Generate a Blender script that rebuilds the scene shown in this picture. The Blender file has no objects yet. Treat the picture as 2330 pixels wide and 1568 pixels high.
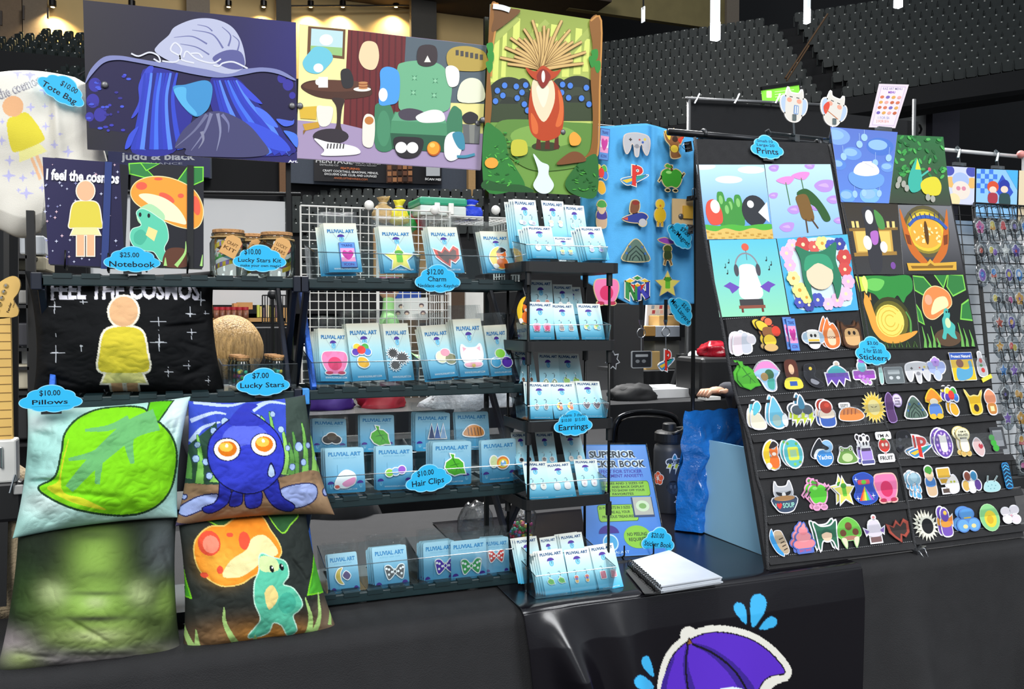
import bpy, bmesh, math, random
import numpy as np
from mathutils import Vector, Matrix, noise
random.seed(7)
S = bpy.context.scene
COL = S.collection
# ---------------------------------------------------------------- camera
F = 2000.0; CX, CY = 1165.0, 784.0
YAW, PITCH, H = math.radians(21.4), math.radians(2.0), 1.345
cd = bpy.data.cameras.new('camera'); cam = bpy.data.objects.new('camera', cd); COL.objects.link(cam)
cd.sensor_width = 36; cd.lens = F/2330*36; cd.clip_end = 300; cd.clip_start = .05
cam.location = (0, 0, H); cam.rotation_euler = (math.pi/2-PITCH, 0, -YAW)
S.camera = cam
# ---------------------------------------------------------------- world, lights, exposure
w = bpy.data.worlds.new('hall_air'); S.world = w; w.use_nodes = True
w.node_tree.nodes['Background'].inputs[0].default_value = (.86, .93, 1, 1)
w.node_tree.nodes['Background'].inputs[1].default_value = .47
S.view_settings.view_transform = 'Standard'; S.view_settings.look = 'None'
S.view_settings.exposure = .12; S.view_settings.gamma = 1; S.view_settings.use_curve_mapping = False
S.cycles.transparent_max_bounces = 32; S.cycles.max_bounces = 8
def area(name, loc, tgt, size, en, col=(1, 1, 1), spread=180):
    l = bpy.data.lights.new(name, 'AREA'); l.energy = en; l.size = size; l.color = col; l.spread = math.radians(spread)
    o = bpy.data.objects.new(name, l); COL.objects.link(o); o.location = loc
    o.rotation_euler = (Vector(tgt)-Vector(loc)).to_track_quat('-Z', 'Y').to_euler()
    return o
area('unseen_arena_light', (-2.2, -4.2, 7.2), (.5, 1.9, 1.0), 2.4, 260, (1, .985, .96))
area('unseen_arena_light', (4.0, -3.0, 7.6), (1.0, 1.9, 1.0), 2.0, 180, (.95, .98, 1))
area('unseen_arena_light', (-5.0, -11.0, 8.5), (.6, 1.9, .9), 4.0, 820, (1, .99, .97))
area('unseen_arena_light', (6.0, -11.0, 8.5), (1.2, 1.9, .9), 4.0, 700, (.97, .99, 1))
area('unseen_arena_light', (1.5, 9.0, 11.0), (2.0, 6.0, 0), 4.0, 2200, (1, .99, .97), 140)
area('unseen_arena_light', (4.0, 20.0, 20.0), (7.0, 42.0, 6.0), 6.0, 2600, (1, .98, .95), 150)  # added area light that lifts the stand seats; no fixture hangs there
# ---------------------------------------------------------------- helpers: pixels to places
CM = cam.rotation_euler.to_matrix()
C0 = Vector((0, 0, H))
def ray(x, y): return CM @ Vector(((x-CX)/F, -(y-CY)/F, -1))
def onY(x, y, Y): d = ray(x, y); return C0+d*(Y/d.y)
def onZ(x, y, Z): d = ray(x, y); return C0+d*((Z-H)/d.z)
def onX(x, y, X): d = ray(x, y); return C0+d*(X/d.x)
def onC(x, y, c): return C0+ray(x, y)*c
class Frame:                      # a flat place in the world: origin, right, up, normal (towards the aisle)
    def __init__(s, O, X, U):
        s.O = Vector(O); s.X = Vector(X).normalized(); s.U = Vector(U).normalized(); s.N = s.X.cross(s.U)
    def st(s, x, y):
        d = ray(x, y); t = (s.O-C0).dot(s.N)/d.dot(s.N); p = C0+d*t-s.O
        return p.dot(s.X), p.dot(s.U)
    def M(s, sx=1, sz=1):
        m = Matrix.Identity(4)
        for i in range(3): m[i][0] = s.X[i]*sx; m[i][1] = -s.N[i]; m[i][2] = s.U[i]*sz; m[i][3] = s.O[i]
        return m
def FY(x, y, Y): return Frame(onY(x, y, Y), (1, 0, 0), (0, 0, 1))
def lean(BL, BR, TL, Y, lo=.05, hi=1.0):       # a card leaning back: base edge on plane Y, left edge rising towards TL
    a = onY(*BL, Y); b = onY(*BR, Y); t = onX(*TL, a.x)
    dz = max(t.z-a.z, .01); dy = min(max(t.y-a.y, lo*dz), hi*dz)
    X = (b-a); U = Vector((0, dy, dz)); hgt = U.length
    # true height: the ray through TL met by the leaning plane
    f = Frame(a, X, U-X*(U.dot(X)/X.length_squared)); hgt = f.st(*TL)[1]
    return f, X.length, hgt
# ---------------------------------------------------------------- colour
def lin(h):
    if not isinstance(h, str): return tuple(h[:3])
    h = h.lstrip('#')
    if len(h) == 3: h = ''.join(c*2 for c in h)
    r = []
    for i in (0, 2, 4):
        c = int(h[i:i+2], 16)/255
        r.append(c/12.92 if c <= .04045 else ((c+.055)/1.055)**2.4)
    return tuple(r)
MATS = {}
def nd(nt, t, **k):
    n = nt.nodes.new(t)
    for a, v in k.items(): setattr(n, a, v)
    return n
def mat(name, col='#888', rough=.5, metal=0, var=.06, vs=12, bump=0, bs=60, emit=0, spec=.5, attr=False, coat=0, scale=None):
    if name in MATS: return MATS[name]
    m = bpy.data.materials.new(name); m.use_nodes = True; nt = m.node_tree; b = nt.nodes['Principled BSDF']
    b.inputs['Roughness'].default_value = rough; b.inputs['Metallic'].default_value = metal
    b.inputs['Specular IOR Level'].default_value = spec; b.inputs['Coat Weight'].default_value = coat
    tc = nd(nt, 'ShaderNodeTexCoord'); mp = nd(nt, 'ShaderNodeMapping'); nt.links.new(tc.outputs['Object'], mp.inputs[0])
    if scale: mp.inputs['Scale'].default_value = scale
    if attr:
        at = nd(nt, 'ShaderNodeAttribute', attribute_name='Col'); nt.links.new(at.outputs['Color'], b.inputs['Base Color'])
    else:
        c = lin(col); nz = nd(nt, 'ShaderNodeTexNoise'); nz.inputs['Scale'].default_value = vs; nz.inputs['Detail'].default_value = 3
        nt.links.new(mp.outputs[0], nz.inputs[0])
        mx = nd(nt, 'ShaderNodeMix', data_type='RGBA')
        mx.inputs[6].default_value = (*[max(0, v*(1-var*2.5)) for v in c], 1); mx.inputs[7].default_value = (*[min(1, v*(1+var*2.5)) for v in c], 1)
        nt.links.new(nz.outputs[0], mx.inputs[0]); nt.links.new(mx.outputs[2], b.inputs['Base Color'])
        if emit:
            b.inputs['Emission Color'].default_value = (*c, 1); b.inputs['Emission Strength'].default_value = emit
    if bump:
        n2 = nd(nt, 'ShaderNodeTexNoise'); n2.inputs['Scale'].default_value = bs; n2.inputs['Detail'].default_value = 4
        nt.links.new(mp.outputs[0], n2.inputs[0])
        bp = nd(nt, 'ShaderNodeBump'); bp.inputs['Strength'].default_value = bump; bp.inputs['Distance'].default_value = .01
        nt.links.new(n2.outputs[0], bp.inputs['Height']); nt.links.new(bp.outputs[0], b.inputs['Normal'])
    MATS[name] = m; return m
def clear(name, tint='#f4f8fa', rough=.08, amt=.10, edge=.5, bump=0, bs=25):
    if name in MATS: return MATS[name]
    m = bpy.data.materials.new(name); m.use_nodes = True; nt = m.node_tree; nt.nodes.remove(nt.nodes['Principled BSDF'])
    out = nt.nodes['Material Output']; tr = nd(nt, 'ShaderNodeBsdfTransparent'); tr.inputs[0].default_value = (*lin(tint), 1)
    gl = nd(nt, 'ShaderNodeBsdfGlossy'); gl.inputs['Roughness'].default_value = rough; gl.inputs[0].default_value = (.6, .6, .6, 1)
    lw = nd(nt, 'ShaderNodeFresnel'); lw.inputs[0].default_value = 1.45
    ma = nd(nt, 'ShaderNodeMath', operation='MULTIPLY_ADD'); ma.inputs[1].default_value = edge; ma.inputs[2].default_value = amt; ma.use_clamp = True
    mx = nd(nt, 'ShaderNodeMixShader'); L = nt.links.new
    L(lw.outputs[0], ma.inputs[0]); L(ma.outputs[0], mx.inputs[0]); L(tr.outputs[0], mx.inputs[1]); L(gl.outputs[0], mx.inputs[2]); L(mx.outputs[0], out.inputs[0])
    if bump:
        tc = nd(nt, 'ShaderNodeTexCoord'); nz = nd(nt, 'ShaderNodeTexNoise'); nz.inputs['Scale'].default_value = bs; nz.inputs['Detail'].default_value = 5
        bp = nd(nt, 'ShaderNodeBump'); bp.inputs['Strength'].default_value = bump; bp.inputs['Distance'].default_value = .02
        L(tc.outputs['Object'], nz.inputs[0]); L(nz.outputs[0], bp.inputs['Height']); L(bp.outputs[0], gl.inputs['Normal']); L(bp.outputs[0], lw.inputs['Normal'])
    MATS[name] = m; return m
# ---------------------------------------------------------------- objects
def tag(o, label=None, cat=None, group=None, kind=None):
    if label: o['label'] = label
    if cat: o['category'] = cat
    if group: o['group'] = group
    if kind: o['kind'] = kind
    return o
def link(o, parent=None):
    COL.objects.link(o)
    if parent: o.parent = parent; o.matrix_parent_inverse = parent.matrix_basis.inverted()
    return o
def thing(name, label, cat, loc=(0, 0, 0), group=None):
    o = bpy.data.objects.new(name, None); COL.objects.link(o); o.empty_display_size = .05
    o.matrix_basis = Matrix.Translation(Vector(loc)); return tag(o, label, cat, group)
def dup(o, parent=None):
    c = o.copy(); COL.objects.link(c)
    if parent: c.parent = parent; c.matrix_parent_inverse = parent.matrix_basis.inverted()
    return c
class MB:                                       # gathers shapes, links them as ONE mesh object
    def __init__(s): s.v = []; s.f = []
    def add(s, v, f): n = len(s.v); s.v += [tuple(p) for p in v]; s.f += [tuple(i+n for i in q) for q in f]; return s
    def box(s, lo, hi, M=None):
        (a, b, c), (d, e, g) = lo, hi
        v = [Vector(p) for p in ((a, b, c), (d, b, c), (d, e, c), (a, e, c), (a, b, g), (d, b, g), (d, e, g), (a, e, g))]
        if M: v = [M @ p for p in v]
        return s.add(v, [(0, 3, 2, 1), (4, 5, 6, 7), (0, 1, 5, 4), (1, 2, 6, 5), (2, 3, 7, 6), (3, 0, 4, 7)])
    def bar(s, p, q, w, h, up=(0, 0, 1)):
        p = Vector(p); q = Vector(q); d = (q-p).normalized(); u = Vector(up)
        a = d.cross(u)
        if a.length < 1e-4: a = d.cross(Vector((1, 0, 0)))
        a.normalize(); b = a.cross(d); a = a*w/2; b = b*h/2
        v = [p-a-b, p+a-b, p+a+b, p-a+b, q-a-b, q+a-b, q+a+b, q-a+b]
        return s.add(v, [(0, 3, 2, 1), (4, 5, 6, 7), (0, 1, 5, 4), (1, 2, 6, 5), (2, 3, 7, 6), (3, 0, 4, 7)])
    def tube(s, pts, r, n=8, closed=False):
        pts = [Vector(p) for p in pts]; N = len(pts); v = []; f = []
        rr = r if isinstance(r, (list, tuple)) else [r]*N
        ref = None
        for i, p in enumerate(pts):
            d = (pts[(i+1) % N if closed else min(i+1, N-1)]-pts[(i-1) % N if closed else max(i-1, 0)])
            d = d.normalized() if d.length > 1e-9 else Vector((0, 0, 1))
            if ref is None: ref = d.orthogonal().normalized()
            a = (ref-d*ref.dot(d)); a = a.normalized() if a.length > 1e-6 else d.orthogonal().normalized(); ref = a; b = d.cross(a)
            for k in range(n):
                t = 2*math.pi*k/n; v.append(p+(a*math.cos(t)+b*math.sin(t))*rr[i])
        m = N if closed else N-1
        for i in range(m):
            for k in range(n):
                j = (i+1) % N; f.append((i*n+k, i*n+(k+1) % n, j*n+(k+1) % n, j*n+k))
        if not closed: f += [tuple(range(n-1, -1, -1)), tuple((N-1)*n+k for k in range(n))]
        return s.add(v, f)
    def lathe(s, prof, c=(0, 0, 0), n=20, M=None):
        v = []; f = []
        for r, z in prof:
            for k in range(n):
                t = 2*math.pi*k/n; p = Vector((r*math.cos(t), r*math.sin(t), z))
                v.append((M @ p if M else p)+Vector(c))
        for i in range(len(prof)-1):
            for k in range(n): f.append((i*n+k, i*n+(k+1) % n, (i+1)*n+(k+1) % n, (i+1)*n+k))
        f += [tuple(range(n-1, -1, -1)), tuple((len(prof)-1)*n+k for k in range(n))]
        return s.add(v, f)
    def ball(s, c, r, n=12, m=8):
        r = (r, r, r) if not isinstance(r, (tuple, list)) else r
        v = [(c[0], c[1], c[2]-r[2])]; f = []
        for i in range(1, m):
            ph = -math.pi/2+math.pi*i/m
            for k in range(n):
                t = 2*math.pi*k/n; v.append((c[0]+r[0]*math.cos(ph)*math.cos(t), c[1]+r[1]*math.cos(ph)*math.sin(t), c[2]+r[2]*math.sin(ph)))
        v.append((c[0], c[1], c[2]+r[2])); L = len(v)-1
        for k in range(n):
            f.append((0, 1+(k+1) % n, 1+k)); f.append((L, 1+(m-2)*n+k, 1+(m-2)*n+(k+1) % n))
            for i in range(m-2): a = 1+i*n; f.append((a+k, a+(k+1) % n, a+n+(k+1) % n, a+n+k))
        return s.add(v, f)
    def prism(s, poly, d0, d1, fn):             # poly in 2-D, fn(x, y, depth) gives the 3-D point
        n = len(poly); v = [fn(x, y, d0) for x, y in poly]+[fn(x, y, d1) for x, y in poly]
        f = [tuple(range(n)), tuple(range(2*n-1, n-1, -1))]+[(i, n+i, n+(i+1) % n, (i+1) % n) for i in range(n)]
        return s.add(v, f)
    def mesh(s, name, smooth=False):
        me = bpy.data.meshes.new(name); me.from_pydata(s.v, [], s.f)
        bm = bmesh.new(); bm.from_mesh(me); bmesh.ops.recalc_face_normals(bm, faces=bm.faces); bm.to_mesh(me); bm.free()
        if smooth: me.polygons.foreach_set('use_smooth', [True]*len(me.polygons))
        return me
    def build(s, name, m, parent=None, smooth=False, bevel=0):
        me = s.mesh(name, smooth); me.materials.append(m)
        o = bpy.data.objects.new(name, me); link(o, parent)
        if bevel:
            b = o.modifiers.new('edge', 'BEVEL'); b.width = bevel; b.segments = 2; b.limit_method = 'ANGLE'
        return o
# ---------------------------------------------------------------- flat print: shapes laid in thin layers
def cr(pts, n=5, closed=True):                  # smooth curve through points
    N = len(pts); out = []
    for i in range(N if closed else N-1):
        p = [pts[(i+k-1) % N] if closed else pts[min(max(i+k-1, 0), N-1)] for k in range(4)]
        for j in range(n):
            t = j/n; o = []
            for a in (0, 1):
                p0, p1, p2, p3 = (q[a] for q in p)
                o.append(.5*(2*p1+(p2-p0)*t+(2*p0-5*p1+4*p2-p3)*t*t+(3*p1-p0-3*p2+p3)*t**3))
            out.append(tuple(o))
    if not closed: out.append(pts[-1])
    return out
def ell(x, y, rx, ry=None, n=24, a0=0, a1=360, rot=0):
    ry = rx if ry is None else ry; o = []; c, s_ = math.cos(math.radians(rot)), math.sin(math.radians(rot))
    full = abs(a1-a0) >= 360
    for k in range(n if full else n+1):
        t = math.radians(a0+(a1-a0)*k/n); u, v = rx*math.cos(t), ry*math.sin(t); o.append((x+u*c-v*s_, y+u*s_+v*c))
    return o
def star(x, y, r, n=5, ri=.45, rot=90, sy=1):
    return [(x+(r if k % 2 == 0 else r*ri)*math.cos(math.radians(rot)+math.pi*k/n), y+sy*(r if k % 2 == 0 else r*ri)*math.sin(math.radians(rot)+math.pi*k/n)) for k in range(2*n)]
def rect(a, b, c, d): return [(a, b), (c, b), (c, d), (a, d)]
def rrect(a, b, c, d, r, n=4):
    o = []
    for x, y, t in ((c-r, d-r, 0), (a+r, d-r, 90), (a+r, b+r, 180), (c-r, b+r, 270)): o += ell(x, y, r, r, n, t, t+90)
    return o
def stroke(pts, w0, w1=None):                   # a line of some width as a polygon
    w1 = w0 if w1 is None else w1; N = len(pts); L = []; R = []
    for i, p in enumerate(pts):
        q0 = pts[max(i-1, 0)]; q1 = pts[min(i+1, N-1)]; dx, dy = q1[0]-q0[0], q1[1]-q0[1]; l = math.hypot(dx, dy) or 1
        ww = (w0+(w1-w0)*i/max(N-1, 1))/2; L.append((p[0]-dy/l*ww, p[1]+dx/l*ww)); R.append((p[0]+dy/l*ww, p[1]-dx/l*ww))
    return L+R[::-1]
def area2(p): return sum(p[i][0]*p[(i+1) % len(p)][1]-p[(i+1) % len(p)][0]*p[i][1] for i in range(len(p)))
def grow(p, d):                                 # push an outline outwards
    n = len(p); sg = 1 if area2(p) > 0 else -1; o = []
    for i in range(n):
        a, b, c = p[i-1], p[i], p[(i+1) % n]
        e1 = (b[0]-a[0], b[1]-a[1]); e2 = (c[0]-b[0], c[1]-b[1]); l1 = math.hypot(*e1) or 1; l2 = math.hypot(*e2) or 1
        nx = sg*(e1[1]/l1+e2[1]/l2); ny = -sg*(e1[0]/l1+e2[0]/l2); l = math.hypot(nx, ny) or 1
        k = min(1.6, 2/max(l, .6)); o.append((b[0]+nx/l*d*k, b[1]+ny/l*d*k))
    return o
TXT = {}
def text(s, bold=0):
    k = (s, bold)
    if k not in TXT:
        cu = bpy.data.curves.new('t', 'FONT'); cu.body = s; cu.resolution_u = 2; cu.offset = bold; cu.align_x = 'LEFT'
        ob = bpy.data.objects.new('t', cu); me = bpy.data.meshes.new_from_object(ob)
        v = [(q.co.x, q.co.y) for q in me.vertices]; f = [tuple(p.vertices) for p in me.polygons]
        bpy.data.objects.remove(ob); bpy.data.curves.remove(cu); bpy.data.meshes.remove(me)
        xs = [q[0] for q in v] or [0, 1]
        TXT[k] = ([((q[0]-min(xs))/.73, q[1]/.73) for q in v], f, (max(xs)-min(xs))/.73)   # capital height = 1
    return TXT[k]
class Art:
    DL = .00004
    def __init__(s, mp=None, flip=False): s.v = []; s.f = []; s.c = []; s.off = 0; s.mp = mp or (lambda x, y: (x, y)); s.ydn = -1 if flip else 1
    def _face(s, pts, cols, y, rev=False):
        n = len(s.v); s.v += [(a, y, b) for a, b in pts]; idx = list(range(n, n+len(pts))); cols = list(cols)
        if rev: idx.reverse(); cols.reverse()
        s.f.append(tuple(idx)); s.c += cols
    def poly(s, pts, c, up=True):
        q = [s.mp(*p) for p in pts]; col = lin(c)
        if up: s.off += s.DL
        s._face(q, [col]*len(q), -s.off, area2(q) < 0); return s
    def grad(s, pts, cs):
        q = [s.mp(*p) for p in pts]; s.off += s.DL; s._face(q, [lin(c) for c in cs], -s.off, area2(q) < 0); return s
    def slab(s, pts, c, th, side=None, back=None):      # body of the card / sticker, front at th
        q = [s.mp(*p) for p in pts]
        if area2(q) < 0: q.reverse()
        y0 = -s.off; s.off += th; n = len(q); cf = lin(c); cs = lin(side or c)
        s._face(q, [cf]*n, -s.off); s._face(q, [lin(back or c)]*n, y0, True)
        for i in range(n):
            a, b = q[i], q[(i+1) % n]; k = len(s.v)
            s.v += [(a[0], -s.off, a[1]), (a[0], y0, a[1]), (b[0], y0, b[1]), (b[0], -s.off, b[1])]; s.f.append((k, k+1, k+2, k+3)); s.c += [cs]*4
        return s
    def line(s, pts, w, c, w1=None):
        p = stroke(pts, w, w1); n = len(pts); s.off += s.DL
        for i in range(n-1): s.poly([p[i], p[i+1], p[2*n-2-i], p[2*n-1-i]], c, False)
        return s
    def text(s, t, x, y, h, c, w=None, bold=.01, al='l', rot=0, shear=0):
        v, f, W = text(t, bold); k = h if not w else w/W
        x0 = -(W*k if al == 'r' else W*k/2 if al == 'c' else 0); cc, ss = math.cos(math.radians(rot)), math.sin(math.radians(rot))
        s.off += s.DL; n = len(s.v); col = lin(c)
        for a, b in v:
            u, q = x0+a*k+b*h*shear, b*h; u, q = u*cc-q*ss, u*ss+q*cc
            m = s.mp(x+u, y+q*s.ydn); s.v.append((m[0], -s.off, m[1]))
        for p in f:
            q = [s.v[n+i] for i in p]; i2 = [n+i for i in p]
            if area2([(g[0], g[2]) for g in q]) < 0: i2.reverse()
            s.f.append(tuple(i2)); s.c += [col]*len(p)
        return s
    def mesh(s, name, m):
        me = bpy.data.meshes.new(name); me.from_pydata(s.v, [], s.f); a = me.color_attributes.new('Col', 'FLOAT_COLOR', 'CORNER')
        flat = np.ones((len(s.c), 4), dtype=np.float32); flat[:, :3] = np.array(s.c, dtype=np.float32)
        a.data.foreach_set('color', flat.ravel()); me.materials.append(m); return me
    def build(s, name, m, M=None, parent=None):
        o = bpy.data.objects.new(name, s.mesh(name, m))
        if M is not None: o.matrix_basis = M
        return link(o, parent)
def pxart(fr): return Art(lambda x, y: fr.st(x, y), flip=True)
class Ras:                                      # the same print, laid onto a curved cloth: colour per vertex
    def __init__(s): s.L = []
    def poly(s, p, c, soft=0): s.L.append(('p', np.array(p), np.array(lin(c)), soft)); return s
    def glow(s, x, y, rx, ry, c, k=1.0): s.L.append(('g', (x, y, rx, ry), np.array(lin(c)), k)); return s
    def line(s, pts, w, c, w1=None): return s.poly(stroke(pts, w, w1), c)
    def text(s, t, x, y, h, c, w=None, bold=.01, al='l', rot=0, shear=0):
        v, f, W = text(t, bold); k = h if not w else w/W
        x0 = -(W*k if al == 'r' else W*k/2 if al == 'c' else 0); cc, ss = math.cos(math.radians(rot)), math.sin(math.radians(rot))
        q = []
        for a, b in v:
            u, z = x0+a*k, b*h; q.append((x+u*cc-z*ss, y-(u*ss+z*cc)))
        for p in f: s.poly([q[i] for i in p], c)
        return s
    def eval(s, P, base):
        C = np.tile(np.array(lin(base)), (len(P), 1)); X, Y = P[:, 0], P[:, 1]
        for k, g, c, z in s.L:
            if k == 'g':
                x, y, rx, ry = g; d = ((X-x)/rx)**2+((Y-y)/ry)**2; a = np.clip(np.exp(-d*1.6)*z, 0, 1)[:, None]; C = C*(1-a)+c*a
            else:
                lo, hi = g.min(0), g.max(0); I = np.nonzero((X >= lo[0]) & (X <= hi[0]) & (Y >= lo[1]) & (Y <= hi[1]))[0]
                if not len(I): continue
                xx, yy = X[I], Y[I]; ins = np.zeros(len(I), bool); n = len(g)
                for i in range(n):
                    x1, y1 = g[i]; x2, y2 = g[(i+1) % n]
                    if y1 == y2: continue
                    ins ^= ((y1 > yy) != (y2 > yy)) & (xx < (x2-x1)*(yy-y1)/(y2-y1)+x1)
                C[I[ins]] = c
        return C
def colormesh(name, verts, faces, vcol, m, smooth=True):
    me = bpy.data.meshes.new(name); me.from_pydata(verts, [], faces)
    a = me.color_attributes.new('Col', 'FLOAT_COLOR', 'POINT'); q = np.ones((len(verts), 4), np.float32); q[:, :3] = vcol
    a.data.foreach_set('color', q.ravel()); me.materials.append(m)
    if smooth: me.polygons.foreach_set('use_smooth', [True]*len(me.polygons))
    return me
PAPER = mat('printed_paper', rough=.45, attr=True, spec=.25)
GLOSS = mat('laminated_print', rough=.22, attr=True, spec=.5)
CLOTHP = mat('printed_velour', rough=.9, attr=True, spec=.15, bump=.25, bs=900)
ACR = clear('clear_acrylic', '#f8fcfd', .05, .03, .6)
ACRE = clear('acrylic_edge', '#b9cdd3', .12, .30, .6)
BAGM = clear('clear_cellophane', '#fdfefe', .12, .012, .26, bump=.45, bs=38)
BLK = mat('black_plastic', '#131416', .45, var=.05)
BLKM = mat('black_metal', '#0c0c0d', .35, metal=.3)
STEEL = mat('bright_steel', '#c9ccd0', .22, metal=1)
WHT = mat('white_plastic', '#e8e6df', .4)
# ================================================================ the hall
CONC = mat('dark_concrete', '#222224', .85, var=.12, vs=3)
STEP = mat('stand_concrete', '#1b1b1d', .9, var=.15, vs=2)
TAN = mat('tan_concourse_wall', '#b49c6c', .85, var=.05, vs=.6, bump=.1, bs=3)
DARKW = mat('near_black_wall', '#0c0d11', .9)
def struct(o, label=None): return tag(o, label, kind='structure')
struct(MB().box((-70, -20, -.1), (80, 80, 0)).build('floor', CONC), 'dark concrete arena floor')
# far wall behind the upper seats, on the left half of the view
WB = 47.0
a = onY(-260, 120, WB); b = onY(1300, 120, WB)
struct(MB().box((a.x, WB, 0), (b.x, WB+.4, 22)).build('wall_back', TAN), 'tan concourse wall washed by downlights')
a2 = onY(1290, 300, WB); b2 = onY(2600, 300, WB+12)
struct(MB().box((a2.x, WB+3, 0), (a2.x+75, WB+3.4, 30)).build('wall_back_dark', DARKW), 'black end wall of the arena')
struct(MB().box((a.x-22, WB-2, 0), (a.x, WB+.4, 30)).build('wall_left', DARKW), 'dark left wall of the arena')
# ceiling strip with rail above the wall
zt = onY(900, 8, WB-1).z
CEIL = mat('brown_ceiling', '#3b3026', .9, var=.1, vs=1)
struct(MB().box((a.x, WB-5, zt+.15), (b.x, WB+.4, zt+.6)).build('ceiling', CEIL), 'brown concourse ceiling edge')
tr = thing('lamp_rail', 'thin black rail of lamp fittings under the brown ceiling edge', 'rail', onY(900, 12, WB-1))
MB().tube([onY(640, 14, WB-1), onY(1310, 11, WB-1)], .05, 6).build('rail_tube', BLKM, tr)
FIX = mat('lamp_lens', '#ffe2a0', .4, emit=14)
for i, x in enumerate((120, 300, 520, 600, 707, 780, 901, 1045, 1130, 1215)):
    p = onY(x, 16, WB-.55)
    t = thing('downlight', ['small warm downlight washing the tan wall above the posters'][0], 'downlight', p, 'downlights along the tan wall')
    MB().lathe([(.10, 0), (.16, .05), (.16, .3), (.05, .34)], p, 10).build('housing', BLKM, t)
    MB().lathe([(.001, -.02), (.09, -.01), (.09, .01)], p, 10).build('lens', FIX, t)
    l = bpy.data.lights.new('downlight_lamp', 'SPOT'); l.energy = 1700; l.color = (1, .74, .36); l.spot_size = math.radians(125); l.spot_blend = .9; l.shadow_soft_size = .1
    o = bpy.data.objects.new('downlight_lamp', l); link(o, t); o.location = p+Vector((0, 0, -.05)); o.rotation_euler = (math.radians(8), 0, 0)
# pillars in front of that wall
PIL = mat('charcoal_pillar', '#35332f', .8); PILG = mat('grey_pillar', '#6d6357', .8)
for n, x0, x1, m, lb in (('trim_1', 934, 991, PIL, 'dark steel arena pillar between the two right posters'), ('trim_2', 425, 478, PILG, 'grey wall pilaster above the blue poster'), ('trim_3', 628, 662, PIL, 'narrow dark pilaster beside the blue poster')):
    p, q = onY(x0, 90, WB-1.4), onY(x1, 90, WB-1.4)
    struct(MB().box((p.x, WB-1.6, 0), (q.x, WB-1.2, 24)).build(n, m), lb)
p, q = onY(1288, 30, WB-3), onY(1640, 30, WB-3)
OLV = mat('olive_concrete_beam', '#756a44', .9, var=.1, vs=1)
struct(MB().box((p.x, WB-3.4, onY(1300, 26, WB-3).z), (q.x, WB-3, 26)).build('trim_4', OLV), 'olive lit concrete beam at top of view')
p, q = onY(1640, 30, WB-3), onY(1668, 30, WB-3)
struct(MB().box((p.x, WB-3.6, onY(1650, 66, WB-3).z), (q.x, WB-3, 26)).build('trim_5', PILG), 'grey concrete pier behind the hanging lamp')
# panels of brown wall at upper left
for i, (x0, x1, c) in enumerate(((-30, 50, '#6d5c4a'), (52, 108, '#6e6254'))):
    p, q = onY(x0, 60, WB-.3), onY(x1, 60, WB-.3)
    struct(MB().box((p.x, WB-.3, 0), (q.x, WB, 23)).build('trim_%d' % (6+i), mat('brown_panel_%d' % i, c, .9)), 'brown grey wall panel at upper left')
for x, y0, y1 in ((3, 25, 58), (54, 13, 45), (109, 18, 42)):
    t = MB().bar(onY(x, y0, WB-.8), onY(x, y1, WB-.8), .12, .08).build('wall_sconce', mat('bronze', '#2c1f16', .5)); tag(t, 'slim dark sconce on the brown wall at upper left, %s' % ('leftmost' if x < 10 else 'middle' if x < 80 else 'rightmost'), 'sconce', 'sconces at upper left')
# ---------------------------------------------------------------- seats
SEATM = mat('dark_green_seat', '#16201f', .55, var=.12, vs=8); PLATE = mat('seat_number_plate', '#c9cbc6', .5)
sb = MB()
prof = rrect(-.225, .42, .225, .86, .09, 3)
sb.prism(prof, .0, .05, lambda x, y, d: (x, d, y)); sb.prism(rrect(-.2, .36, .2, .74, .07, 2), -.10, -.02, lambda x, y, d: (x, d-.02*(y-.36), y)); nseat = len(sb.f)
sb.box((-.03, -.006, .79), (.03, .0, .83)); sb.box((-.24, -.18, .1), (-.215, .06, .62)); sb.box((-.24, -.03, 0), (-.2, .03, .4))
seat_me = sb.mesh('arena_seat'); seat_me.materials.append(SEATM); seat_me.materials.append(PLATE)
for i in range(nseat, nseat+6): seat_me.polygons[i].material_index = 1
def stand(name, label, rows, n, keep, dz=-.62, sky=0):
    """rows: list of (left point, right point); builds the stepped stand and returns seat places"""
    out = []; m = MB()
    for k, (L, R) in enumerate(rows):
        d = (R-L); d.z = 0; d.normalize(); nrm = Vector((d.y, -d.x, 0))           # towards the hall
        if nrm.dot(-L) < 0: nrm = -nrm
        l0, r0 = L.copy(), R.copy(); l0.z += dz; r0.z += dz
        b0, b1 = l0-nrm*.9, r0-nrm*.9; f0, f1 = l0+nrm*.35, r0+nrm*.35
        dn = Vector((0, 0, -.7))
        m.add([f0, f1, b1, b0, f0+dn, f1+dn, b1+dn, b0+dn], [(0, 1, 2, 3), (4, 7, 6, 5), (0, 4, 5, 1), (3, 2, 6, 7), (0, 3, 7, 4), (1, 5, 6, 2)])
        ang = math.atan2(nrm.y, nrm.x)+math.pi/2
        for i in range(n):
            p = l0.lerp(r0, (i+(.75 if k % 2 else .3))/n)
            if keep(i, k): out.append((p, ang))
    struct(m.build(name, STEP), label); return out
places = []
ag = lambda i, k: not (20 <= i-(10-k)*.55 <= 22.2)
places += stand('trim_14', 'dark stepped seating stand on the right',  # stepped concrete stand that carries the right-hand seats
    [(onC(1335, 306-19.5*k, 44+.5*k), onC(2370, 306-19.5*k-170+1.5*k, 35+.5*k)) for k in range(11)], 45, ag)
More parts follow.
